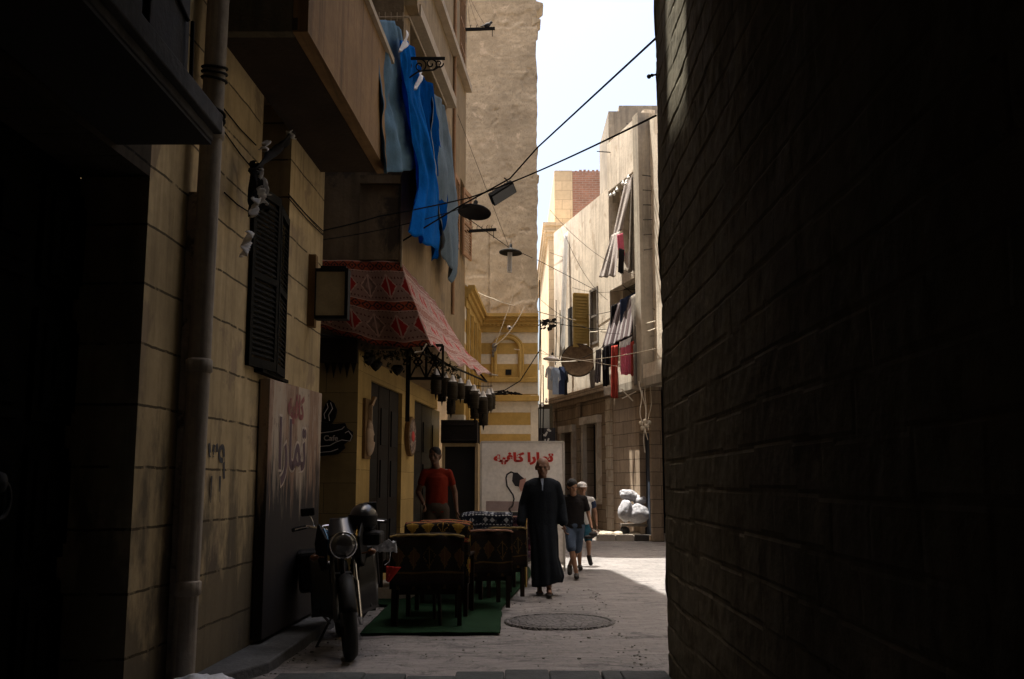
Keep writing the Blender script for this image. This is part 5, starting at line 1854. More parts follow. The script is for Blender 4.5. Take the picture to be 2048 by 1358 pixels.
o = single('glass_tube', 'clear glass tube hanging under the smaller disc lamp', 'lamp glass', g, M['plastic_clear'])
l3 = dup(l1, atY(1104, 719, 23.4), 0, 'sunlit white-topped disc lamp above the hung shirts', LG)
l3.rotation_euler = (0.0, 0.1, 0)
for ch in l3.children:
    if 'shade' in ch.name:
        ch.data = ch.data.copy()
        ch.data.materials[0] = M['shade_white']
        ch['label'] = 'white enamel shade'
# floodlight
p = atY(1005, 386, 12.3)
fl = thing('floodlight', 'dark rectangular floodlight hung tilted from the overhead cables', 'floodlight', p)
ex_ = V((0.16, 0.0, 0.10)); 
ax = V((0.82, 0.1, 0.56)).normalized()
az = V((0.45, -0.62, -0.65)); az = (az - ax * az.dot(ax)).normalized()
ay = az.cross(ax)
g = MB()
g.obox(p, ax * 0.175, ay * 0.085, az * 0.04)
obj('housing', g, M['iron'], fl, bevel=0.01)
g = MB()
g.obox(p + az * 0.043, ax * 0.16, ay * 0.07, az * 0.004)
obj('glass', g, M['black_paint'], fl)
g = MB()
for i in range(7):
    g.obox(p - az * 0.052 + ax * (i - 3) * 0.045, ax * 0.006, ay * 0.07, az * 0.012)
obj('fin', g, M['iron'], fl)
g = MB()
g.tube([p + ax * 0.1 - az * 0.04, p + V((0.06, 0, 0.17)), p + V((0.02, 0, 0.2))], 0.01, 6)
obj('hanger', g, M['iron'], fl)

# overhead wires
def wire(label, pa, Ya, pb2, Yb2, sag, r=0.008, m='wire', mids=()):
    a = atY(*pa, Ya); b = atY(*pb2, Yb2)
    pts = [a] + [atY(x, y, Y) for (x, y, Y) in mids] + [b]
    out = []
    for i in range(len(pts) - 1):
        seg = wire_pts(pts[i], pts[i + 1], sag / max(1, len(pts) - 1), 10)
        out += seg if i == 0 else seg[1:]
    g = MB(); g.tube(out, r, 6)
    return single('overhead_wire', label, 'wire', g, M[m], group='wires over the street')
wire('cable running from the upper right wall edge down past the floodlight', (1335, 55), 7.6, (795, 488), 12.0, 0.0, 0.010, mids=((1075, 295, 11.4), (1020, 357, 12.0), (915, 415, 12.2)))
wire('cable from the stone corner rising to the dark wall, crossing above the floodlight', (640, 462), 11.0, (1312, 231), 7.65, 0.04, 0.009, mids=((760, 432, 11.4), (940, 395, 12.0), (1075, 343, 10.8)))
wire('thin cable from the stone corner to the nearest disc lamp', (642, 480), 11.0, (949, 408), 12.5, 0.05, 0.006)
wire('thin line slanting down the plaster wall to the small disc lamp', (850, 60), 16.0, (1018, 495), 18.2, 0.0, 0.004)
wire('taut cable from the small disc lamp to the far tower', (905, 415), 16.5, (1210, 590), 30.0, 0.0, 0.007, mids=((1018, 495, 18.2), (1075, 520, 22.0)))
wire('pale wrapped cord from the cornice end to the far buildings', (932, 570), 17.8, (1152, 640), 29.0, 0.1, 0.012, 'wire_pale', mids=((985, 597, 20.0), (1040, 612, 21.5)))
wire('pale cord dropping from the wrapped cord to the arch', (1050, 612), 20.8, (988, 692), 20.9, 0.12, 0.010, 'wire_pale')
wire('second thin pale cord dropping to the arch', (1026, 590), 20.9, (990, 690), 20.95, 0.02, 0.007, 'wire_pale')
wire('thin pinkish wire across the striped wall', (1028, 698), 20.9, (1310, 745), 27.0, 0.0, 0.006, 'wire_pale')
wire('pale upper clothes line to the balcony', (1180, 664), 28.8, (1311, 642), 24.0, 0.05, 0.012, 'wire_pale')
wire('pale lower clothes line to the balcony', (1215, 661), 27.8, (1311, 657), 24.0, 0.12, 0.012, 'wire_pale')
wire('white wire crossing in front of the round dish', (1095, 724), 27.0, (1312, 697), 23.0, 0.08, 0.010, 'wire_pale')
wire('dark wire from the tower to the shuttered window', (1075, 640), 26.0, (1215, 660), 28.0, 0.03, 0.008)
wire('thin dark wire under the loggia', (1100, 505), 33.0, (1310, 620), 24.5, 0.1, 0.008, mids=((1200, 530, 29),))
wire('dark low wire from the shutters to the pier', (1170, 630), 29.5, (1300, 585), 25.0, 0.15, 0.008)
wire('dark cable swag on the striped wall', (1080, 700), 20.95, (980, 785), 20.9, 0.0, 0.012, mids=((1040, 762, 20.95), (1010, 780, 20.95)))
# cable bundle lying on the string course
g = MB()
for k in range(9):
    a = atY(978, 789, 21.0 - 0.08); b = atY(1045, 789 , 21.0 - 0.08)
    pts = [a.lerp(b, t) + V((0, random.uniform(-0.05, 0.02), random.uniform(-0.01, 0.09) * sin(pi * t))) for t in [i / 9 for i in range(10)]]
    g.tube(pts, 0.010, 5)
single('cable_bundle', 'tangle of black cables lying on the ledge of the striped wall', 'cables', g, M['wire'])
# camera and small lamp on striped wall
g = MB(); p = atY(1018, 655, 21.0)
g.lathe(p, [(0.0, 0.0), (0.045, 0.01), (0.05, 0.1), (0.0, 0.12)], 12, (0.1, -1, -0.25)); g.tube([p, p + V((-0.02, 0.1, 0.05))], 0.012, 6)
cm = thing('security_camera', 'small white security camera above the arch', 'camera', p)
obj('housing', g, M['shade_white'], cm)
g = MB(); g.ball(p + V((0.012, -0.125, -0.03)), 0.03, 8)
obj('lens', g, M['black_paint'], cm)
g = MB(); p = atY(988, 692, 20.95)
for i in range(8): g.ball(p + V((random.uniform(-.04, .04), random.uniform(-.03, .03), random.uniform(-.2, .06))), (0.035, 0.03, 0.05), 7)
single('knotted_rag', 'knot of pale rag and cord tied on the left side of the arch', 'rag', g, M['net'])
# small junction clutter at the tower's right edge
g = MB(); p = atY(1092, 648, 24.0)
for i in range(14):
    q = p + V((random.uniform(-.2, .2), random.uniform(-.1, .1), random.uniform(-.12, .14)))
    g.obox(q, V((random.uniform(.02, .06), 0, 0.02)), V((0, .02, 0)), V((-0.01, 0, random.uniform(.01, .05))))
for i in range(8):
    g.tube([p + V((random.uniform(-.25, .0), 0, random.uniform(-.1, .1))), p + V((random.uniform(-.1, .2), 0, random.uniform(-.05, .15))), p + V((random.uniform(0, .35), 0, random.uniform(-.05, .1)))], 0.009, 5)
single('junction_clutter', 'dark knot of junction boxes and cable ends beside the tall wall edge', 'cables', g, M['iron'])
g = MB()
for (x_, y0_, y1_, Y) in ((1079, 560, 740, 24.5), (1081, 640, 870, 24.6), (1086, 730, 900, 26.0), (1112, 600, 730, 31.0), (1120, 620, 720, 31.2)):
    g.tube([atY(x_, y0_, Y), atY(x_ + 1, (y0_ + y1_) / 2, Y), atY(x_ - 1, y1_, Y)], 0.014, 5)
single('hanging_cables', 'thin dark cables hanging down the gap beside the tall wall', 'cables', g, M['wire'])
for i, (x_, y_, Y, lab) in enumerate(((1093, 803, 25, 'round white bulb highest on the string above the shop signs'), (1084, 811, 25, 'white bulb in the middle of the string above the shop signs'), (1075.5, 813, 25, 'white bulb lowest left beside the striped wall corner'))):
    g = MB(); p = atY(x_, y_, Y); g.ball(p, 0.04, 8); g.lathe(p, [(0.02, 0.03), (0.02, 0.08), (0.0, 0.09)], 8)
    single('bulb', lab, 'bulb', g, M['bulb'], group='bulbs above the shop signs')
for i in range(6):
    x_, y_ = ((1222, 391), (1228.5, 388), (1234, 380), (1246, 367), (1252, 368), (1257, 356))[i]
    Yq = 27.6 - i * 0.35
    g = MB(); p = atY(x_, y_, Yq); g.ball(p, 0.05, 8); g.lathe(p, [(0.02, 0.04), (0.02, 0.09), (0.0, 0.1)], 8)
    single('bulb', ('leftmost and lowest white bulb of the string in the upper loggia', 'second white bulb from the left in the upper loggia string', 'third white bulb from the left in the upper loggia string', 'fourth white bulb from the left in the upper loggia string', 'fifth white bulb, right beside the curtain top in the upper loggia', 'highest small white bulb by the top of the loggia curtain')[i], 'bulb', g, M['bulb'], group='bulb string in the upper loggia')

# ------------------------------------------------------------------ round mesh dish
p = atY(1157, 721, 29.2)
ds = thing('round_dish', 'large round brown speckled dish mounted on the sunlit facade', 'dish', p)
g = MB()
R0 = 34 / FPX * 29.2
nd = V((-0.12, -1, 0.18)).normalized()
prof = [(R0 * r, 0.16 * (1 - r * r) - 0.16) for r in [i / 10 for i in range(11)]]
g.lathe(p, [(r, -h * 0.8 - 0.1) for r, h in prof], 48, nd)
obj('reflector', g, M['dish'], ds, solid=0.015)
g = MB()
g.tube([p - nd * 0.05, V((F(29.6)[0] + 0.02, 29.6, p.z + 0.05))], 0.03, 8)
g.lathe(p, [(R0, 0.02), (R0 + 0.02, 0.035), (R0 + 0.005, 0.05)], 48, nd)
obj('mount', g, M['iron'], ds)

# ------------------------------------------------------------------ laundry and hangings on the sunlit building
def hang(name, label, cat, quad, m, Ys=27.0, amp=0.03, folds=3, seed=0, group='laundry on the sunlit building', nu=22, nv=24):
    """quad: top-left, top-right, bottom-right, bottom-left as (px, py[, Y])"""
    P_ = [atY(q[0], q[1], q[2] if len(q) > 2 else Ys) for q in quad]
    def fn(u, v):
        p = P_[0].lerp(P_[1], u).lerp(P_[3].lerp(P_[2], u), v)
        return p + V((-0.3, -0.95, 0)) * amp * (0.3 + 0.7 * v) * (sin(u * folds * 2 * pi + seed) + 0.5 * sin(u * folds * 4.7 + v * 3 + seed)) + V((0, 0, 0.012 * sin(u * 9 + seed) * v))
    g = MB(); g.grid(nu, nv, fn, 1.0, 1.0)
    return single(name, label, cat, g, m, group=group, solid=0.004)
hang('loggia_curtain', 'striped grey curtain swept out of the upper loggia, upper length', 'curtain', [(1251, 360, 26.4), (1268, 350, 25.9), (1243, 460, 26.2), (1225, 478, 27.0)], M['stripe_cloth'], amp=0.05, folds=1.7, group=None)
hang('loggia_curtain', 'gathered striped curtain end hanging below the upper loggia', 'curtain', [(1224, 470, 26.9), (1240, 462, 26.2), (1232, 553, 26.0), (1198, 555, 27.0)], M['stripe_cloth'], amp=0.07, folds=3, seed=2, group=None)
hang('hung_cloth', 'pink and red cloth hanging inside the upper loggia', 'laundry', [(1234, 470), (1246, 466), (1250, 512), (1236, 500)], M['pink_cloth'], 26.1, 0.02)
hang('hung_cloth', 'black garment below the pink cloth at the upper loggia', 'laundry', [(1238, 496), (1249, 500), (1247, 548), (1236, 545)], M['black_cloth'], 26.0, 0.02)
hang('loggia_curtain', 'dark striped curtain fanning out over the lower loggia', 'curtain', [(1230, 610, 27.2), (1272, 590, 25.7), (1262, 672, 25.3), (1204, 697, 27.0)], M['dark_stripe'], amp=0.06, folds=4, seed=1, group=None)
hang('loggia_curtain', 'brownish curtain at the right end of the lower loggia', 'curtain', [(1262, 592, 25.6), (1284, 582, 25.0), (1284, 745, 24.8), (1266, 765, 25.2)], M['net'], amp=0.05, folds=3, seed=3, group=None)
hang('hung_cloth', 'black trousers hanging left of the long red cloth', 'laundry', [(1204, 700), (1217, 698), (1219, 770), (1206, 774)], M['black_cloth'], 26.4, 0.03)
hang('hung_cloth', 'dark striped cloth hanging leftmost on the balcony line beside the round dish', 'laundry', [(1192, 700), (1203, 698), (1201, 765), (1189, 766)], M['dark_stripe'], 26.8, 0.03)
hang('hung_cloth', 'long narrow red cloth hanging past the balcony edge', 'laundry', [(1223, 692), (1235, 690), (1236, 797), (1222, 796)], M['red_cloth'], 25.8, 0.04, 2)
hang('hung_cloth', 'bright pink striped garment hanging over the balcony', 'laundry', [(1241, 692), (1263, 684), (1262, 749), (1242, 750)], M['pink_cloth'], 25.2, 0.03)
hang('hung_cloth', 'small white cloth thrown over the pink garment', 'laundry', [(1239, 685), (1264, 673), (1260, 690), (1238, 697)], M['white_cloth'], 25.1, 0.02)
hang('balcony_net', 'grey brown netting covering the right part of the balcony', 'netting', [(1266, 690), (1310, 660), (1312, 755), (1268, 772)], M['net'], 24.9, 0.04, 4, group=None)
hang('plastic_strip', 'long translucent plastic sheet hanging at the far end of the facade', 'plastic sheet', [(1128, 470, 31.4), (1136, 462, 31.2), (1130, 700, 31.0), (1119, 718, 31.2)], M['plastic_clear'], amp=0.02, folds=1, group=None)
# shirts under the white lamp
def shirt(label, cx_, cy_, wd, ht, Y, m):
    c = atY(cx_, cy_, Y)
    wd = wd / FPX * Y; ht = ht / FPX * Y
    g = MB()
    out = [(-.28, 0), (.28, 0), (.5, -.12), (.62, -.45), (.42, -.5), (.34, -.25), (.36, -1), (-.36, -1), (-.34, -.25), (-.42, -.5), (-.62, -.45), (-.5, -.12)]
    def at(i, s): 
        x, z = out[i]
        return c + V((x * wd, s + 0.04 * sin(z * 5 + i), z * ht))
    n = len(out)
    for s_ in (-0.03, 0.03):
        g.add([at(i, s_) for i in range(n)], [(0, 1, 5, 8), (1, 2, 5), (2, 3, 4, 5), (8, 11, 0), (8, 9, 10, 11), (8, 5, 6, 7)])
    g.add([at(i, -0.03) for i in range(n)] + [at(i, 0.03) for i in range(n)], [(i, (i + 1) % n, n + (i + 1) % n, n + i) for i in range(n)])
    return single('hung_shirt', label, 'shirt', g, m, group='shirts hung under the white lamp')
shirt('white shirt hanging leftmost under the white disc lamp', 1101, 733, 18, 46, 26.0, M['white_cloth'])
shirt('pale blue shirt hanging in the middle under the white disc lamp', 1111, 735, 17, 54, 25.8, M['paleblue_cloth'])
shirt('navy shirt hanging rightmost beside the round dish', 1123, 733, 16, 56, 26.2, M['navy_cloth'])
shirt('dark long shirt half hidden behind the navy one', 1131, 742, 10, 48, 26.6, M['black_cloth'])
# knotted ropes
g = MB()
for (xa_, xb_, ya_, yb_) in ((1280, 1283, 762, 850), (1292, 1289, 770, 905), (1304, 1297, 755, 860), (1286, 1294, 780, 880)):
    a, b = atY(xa_, ya_, 24.6), atY(xb_, yb_, 24.4)
    g.tube([a.lerp(b, t) + V((0.03 * sin(t * 9 + xa_), 0, 0)) for t in [i / 10 for i in range(11)]], 0.012, 5)
for (x_, y_) in ((1282, 846), (1294, 852), (1285, 856), (1298, 845), (1290, 842)):
    g.ball(atY(x_, y_, 24.5), (0.06, 0.05, 0.06), 8)
single('knotted_ropes', 'tangled pale ropes with knots hanging below the balcony', 'ropes', g, M['wire_pale'])
g = MB()
g.bar(atY(1243, 778, 25.3), atY(1266, 802, 25.3), 0.03, 0.03); g.bar(atY(1244, 797, 25.28), atY(1272, 783, 25.28), 0.03, 0.03)
single('crossed_sticks', 'two pale crossed sticks under the balcony', 'sticks', g, M['wire_pale'])

# sacks on a low cart
ct = thing('low_cart', 'low dark cart carrying the white sacks by the far wall', 'cart', (3.15, 25.9, 0.13))
g = MB(); g.box((2.80, 25.75, 0.34), (3.55, 26.25, 0.40)); obj('deck', g, M['grey_wood'], ct)
for (x_, y_) in ((2.9, 25.8), (3.45, 25.8), (2.9, 26.2), (3.45, 26.2)):
    g = MB(); g.lathe((x_, y_ - 0.02, 0.235), [(0.0, 0), (0.10, 0), (0.10, 0.04), (0.0, 0.04)], 14, (0, 1, 0)); obj('wheel', g, M['rubber'], ct)
def sack(label, c, r, seed, rot=0.0):
    g = MB()
    g.ball((0, 0, 0), (1, 1, 1), 44)
    R_2 = Matrix.Rotation(rot, 3, 'Y')
    vs = []
    for v in g.v:
        d = 1 + 0.16 * noise.noise(v * 1.3 + V((seed, 0, 0))) - 0.15 * abs(noise.noise(v * 3.6 + V((0, seed, 0)))) + 0.05 * abs(noise.noise(v * 8 + V((0, seed, 0))))
        q = R_2 @ V((v.x * r[0] * d, v.y * r[1] * d, v.z * r[2] * d))
        vs.append(q + V(c))
    g.v = vs
    return single('white_sack', label, 'sack', g, M['sack'], group='white sacks piled on the cart')
sack('large bulging white sack lowest on the pile', (3.22, 25.80, 0.66), (0.34, 0.24, 0.26), 1)
sack('white sack leaning at the left of the pile', (2.90, 25.78, 0.74), (0.19, 0.2, 0.30), 2, 0.15)
sack('greyish sack lying across the top of the pile', (3.02, 25.95, 1.12), (0.27, 0.2, 0.15), 3, 0.25)
sack('white sack at the right of the pile', (3.50, 25.90, 0.66), (0.21, 0.2, 0.22), 4)
sack('small white sack wedged on the upper right of the pile', (3.30, 25.90, 1.00), (0.2, 0.18, 0.14), 6, -0.2)
# bottom-left plastic bag
g = MB(); g.ball((0, 0, 0), (1, 1, 1), 30)
vs = []
for v in g.v:
    d = 1 + 0.25 * noise.noise(v * 2.2) + 0.15 * noise.noise(v * 6)
    vs.append(V((v.x * 0.23 * d, v.y * 0.14 * d, v.z * 0.075 * d)) + atY(402, 1364, 6.6) + V((0.0, 0, -0.03)))
g.v = vs
single('plastic_bag', 'crumpled pale plastic bag at the foot of the drainpipe', 'bag', g, M['plastic_bag'])

# ------------------------------------------------------------------ carpet
g = MB()
yn, yf = atZ(1000, 1266, 0.03).y, 17.3
def carp(u, v):
    y = yn + (yf - yn) * v
    xr = 0.0
    xa_, xb_ = atZ(1000, 1266, 0.03), atZ(1060, 1150, 0.03)
    xr = xa_.x if y < 11.9 else xa_.x + 0.02 + (xb_.x - xa_.x) * min(1, max(0, (y - 11.9) / (xb_.y - 11.9)))
    xl_ = max(px(BL, max(y, 12.0)) + 0.12, -1.9 + 0.0 * y) if y > 12 else -1.45
    e = 0.02 * noise.noise(V((3, y * 3, 1))) * (u > 0.98)
    return (xl_ + (xr - xl_) * u + e, y + 0.03 * noise.noise(V((u * 6, 2, 1))) * (v < 0.01), 0.034 + 0.010 * noise.noise(V((u * 5, y * 2.2, 4))) + 0.012 * max(0, noise.noise(V((u * 2.3, y * 1.1, 8)))))
g.grid(50, 160, carp)
g.uv = {}
single('green_carpet', 'dark green carpet laid under the cafe seats', 'carpet', g, M['carpet'], solid=0.01)

# ------------------------------------------------------------------ chairs and tables
def make_chair(label, cover, loc, rotz, wd=0.62, hb=0.9, group='kilim covered cafe armchairs', trim=None):
    t = thing('armchair', label, 'chair', loc, group, rotz)
    h = wd / 2
    for (x_, y_) in ((-h + .03, -0.27), (h - .03, -0.27), (-h + .03, 0.27), (h - .03, 0.27)):
        g = MB(); g.box((x_ - .022, y_ - .022, 0.0), (x_ + .022, y_ + .022, 0.62 if y_ > 0 else hb - 0.02)); obj('leg', g, M['chair_wood'], t, local=True)
    for s_ in (-1, 1):
        g = MB()
        g.box((s_ * (h - .03) - .03, -0.30, 0.622), (s_ * (h - .03) + .03, 0.32, 0.65))
        obj('arm', g, M['chair_wood'], t, local=True, bevel=0.006)
    g = MB(); g.box((-h + .05, -0.25, 0.30), (h - .05, 0.28, 0.36)); obj('seat_frame', g, M['chair_wood'], t, local=True)
    g = MB()
    g.grid(14, 14, lambda u, v: ((u - .5) * (wd - .1), -0.24 + 0.52 * v, 0.47 - 0.05 * (2 * v - 1) ** 8 - 0.05 * (2 * u - 1) ** 8 + 0.008 * sin(u * 5)), 0.5, 0.5)
    g.box((-h + .055, -0.24, 0.361), (h - .055, 0.275, 0.42))
    obj('cushion', g, cover, t, local=True)
    g = MB()      # cover draped over the back: front, over the top, down the rear
    path = [(-0.21, 0.46), (-0.215, hb - 0.12), (-0.23, hb), (-0.28, hb + 0.02), (-0.325, hb - 0.01), (-0.335, hb - 0.2), (-0.34, 0.36)]
    def fn(u, v):
        f = v * (len(path) - 1); i = min(int(f), len(path) - 2); q = f - i
        y_ = path[i][0] * (1 - q) + path[i + 1][0] * q
        z_ = path[i][1] * (1 - q) + path[i + 1][1] * q
        z_ += -0.02 * (2 * u - 1) ** 6 * (1 if 0.2 < v < 0.8 else 0) + 0.006 * sin(u * 9 + loc[0] * 5)
        return ((u - .5) * (wd + 0.02), y_ + 0.012 * sin(u * 12 + v * 4), z_)
    g.grid(24, 30, fn, wd, 1.1)
    obj('back_cover', g, cover, t, local=True, solid=0.012)
    g = MB(); g.box((-h + .02, -0.30, 0.45), (h - .02, -0.25, hb - 0.03)); obj('backrest', g, M['chair_wood'], t, local=True)
    if trim:
        g = MB()
        g.tube([((u - .5) * (wd + 0.03), -0.33 + 0.01 * sin(u * 20), hb + 0.012 - 0.02 * (2 * u - 1) ** 6 + 0.002 * sin(u * 31)) for u in [i / 20 for i in range(21)]], 0.012, 6)
        obj('trim', g, trim, t, local=True)
    return t
def gp3(x_, y_): 
    p = atZ(x_, y_, 0.03); return (p.x, p.y, 0.036)
p = gp3(840, 1245)
make_chair('dark kilim covered armchair nearest the motorcycle, back to the viewer with yellow edge', M['kilim_dark'], (p[0] + 0.06, p[1], p[2]), 0.10, 0.72, 0.88, trim=simple('gold_trim', (0.20, 0.13, 0.03), 0.8))
make_chair('armchair with yellow diamond kilim behind the nearest one', M['kilim_yellow'], (-0.78, 11.2, 0.036), -0.08, 0.68, 0.97)
make_chair('armchair with dark cover and beige pink trim nearest the walking man', M['kilim_dark'], (-0.32, 11.9, 0.036), 0.22, 0.5, 0.86, trim=M['pink_trim'])
make_chair('armchair under a black and white checked cloth in front of the banner', M['kilim_blue'], (-0.30, 13.7, 0.036), -0.12, 0.66, 1.0)
make_chair('armchair with purple figured cover half hidden behind the walking man', M['kilim_purple'], (0.10, 14.6, 0.036), -0.4, 0.5, 0.92, trim=M['pink_trim'])
make_chair('armchair with yellow and red kilim in the middle of the seat row', M['kilim_yellow'], (-0.72, 12.3, 0.036), -0.25, 0.62, 0.95)
make_chair('low armchair with dark cover at the carpet edge behind the pink edged one', M['kilim_dark'], (-0.16, 13.0, 0.036), 0.3, 0.5, 0.84, trim=simple('gold_trim2', (0.16, 0.11, 0.03), 0.8))
make_chair('armchair with dark kilim standing beside the cafe door step', M['kilim_dark'], (-1.32, 12.9, 0.036), 1.4, 0.6, 0.88)
def make_table(label, loc, rotz, cover):
    t = thing('cafe_table', label, 'table', loc, 'small cafe tables', rotz)
    for (x_, y_) in ((-.2, -.2), (.2, -.2), (-.2, .2), (.2, .2)):
        g = MB(); g.tube([(x_ * 1.1, y_ * 1.1, 0), (x_, y_, 0.56)], 0.018, 8); obj('leg', g, M['chair_wood'], t, local=True)
    g = MB(); g.box((-.27, -.27, 0.56), (.27, .27, 0.60)); obj('tabletop', g, M['chair_wood'], t, local=True, bevel=0.006)
    return t
make_table('small wooden table between the two nearest kilim armchairs', (-0.98, 10.45, 0.036), 0.2, None)
make_table('small wooden table beside the checked armchair', (-0.85, 12.9, 0.036), 0.4, None)
g = MB()
p0_ = atY(772, 1132, 9.75)
g.grid(10, 10, lambda u, v: (p0_.x + 0.14 * u * (1 - v * 0.8), 9.75 + 0.02 * sin(u * 7), p0_.z - 0.14 * v - 0.01 * u), .2, .2)
single('red_rag', 'red cloth corner hanging beside the nearest dark armchair', 'cloth', g, mat('rag_red', (0.30, 0.025, 0.02), 0.9, 0.2, 8, bmp=0.3), solid=0.006)
p = atY(1052, 1070, 14.0)
single('brass_pole', 'thin brass pole standing left of the walking man', 'pole', MB().tube([(p.x, 14.0, 0.03), (p.x - 0.005, 14.0, 0.5), (p.x + 0.004, 14.0, atY(1052, 1018, 14.0).z)], 0.014, 8), simple('brass', (0.5, 0.33, 0.10), 0.3, 0.8))

# dry creeper and clutter under the awning
def creeper(label, pts, Y, n, seed):
    rnd = random.Random(seed)
    g = MB()
    P_ = [atY(x, y, Y) for x, y in pts]
    g.tube(P_, 0.012, 5)
    for i in range(n):
        f = rnd.random() * (len(P_) - 1)
        k_ = min(int(f), len(P_) - 2)
        p = P_[k_].lerp(P_[k_ + 1], f - k_) + V((rnd.gauss(0, .05), rnd.gauss(0, .07), -abs(rnd.gauss(0, .10))))
        a = V((rnd.uniform(-1, 1), rnd.uniform(-1, 1), rnd.uniform(-1, 1))).normalized() * rnd.uniform(.015, .04)
        b = V((rnd.uniform(-1, 1), rnd.uniform(-1, 1), rnd.uniform(-1, 1))).normalized() * rnd.uniform(.01, .025)
        g.add([p - a, p + b, p + a, p - b], [(0, 1, 2, 3)])
    return single('dry_creeper', label, 'plant', g, mat('creeper', (0.03, 0.028, 0.012), 0.9, 0.4, 8, bmp=0), group='dry creepers under the awning')
creeper('dark dry creeper trailing under the awning front above the lute', [(690, 678), (730, 690), (765, 700), (800, 698), (830, 704)], 12.1, 260, 1)
creeper('dark dry creeper trailing under the middle of the awning side', [(850, 700), (885, 722), (915, 742)], 12.9, 180, 2)

hang('hung_cloth', 'brown patterned cloth hanging just right of the round dish', 'laundry', [(1180, 742), (1190, 740), (1190, 775), (1181, 778)], M['net'], 28.0, 0.02)
hang('hung_cloth', 'dark red cloth hanging behind the pink garment', 'laundry', [(1262, 684), (1268, 682), (1268, 752), (1262, 752)], M['red_cloth'], 25.0, 0.02)
rnd = random.Random(11)
labs = ['thin dark stray wire highest on the facade, above the shutters', 'thin stray wire looping below the upper loggia', 'slack dark wire crossing the ochre shutter', 'slack wire crossing the lower loggia curtain', 'thin wire from the tower cornice to the loggia', 'low slack wire above the hung shirts', 'stray wire across the balcony net']
ends = [((1100, 420), (1300, 560)), ((1145, 575), (1306, 560)), ((1082, 600), (1240, 668)), ((1200, 640), (1308, 672)), ((1130, 470), (1215, 600)), ((1082, 700), (1210, 690)), ((1225, 700), (1310, 735))]
for lb_, ((xa_, ya_), (xb_, yb_)) in zip(labs, ends):
    wire(lb_, (xa_, ya_), rnd.uniform(28, 31), (xb_, yb_), rnd.uniform(24.2, 25.5), rnd.uniform(0.05, 0.35), 0.006, 'wire')

for (lab, q, m, Y) in (('dark bundle of cloth drooping at the left of the lower loggia', [(1222, 612), (1240, 604), (1238, 690), (1216, 694)], 'black_cloth', 27.0),
                       ('dark brown curtain hanging deep in the lower loggia', [(1240, 600), (1282, 578), (1282, 690), (1242, 696)], 'navy_cloth', 26.2),  # dark cloth put in to deepen the shade of the recess
                       ('dark cloth filling the right of the upper loggia', [(1262, 352), (1280, 334), (1280, 540), (1256, 545)], 'net', 25.9),  # added to make the upper recess look shaded
                       ('black cloth draped over the balcony left of the pink garment', [(1206, 694), (1238, 684), (1236, 726), (1208, 742)], 'black_cloth', 26.3)):
    hang('hung_cloth', lab, 'laundry', q, M[m], Y, 0.05, 4, len(lab))

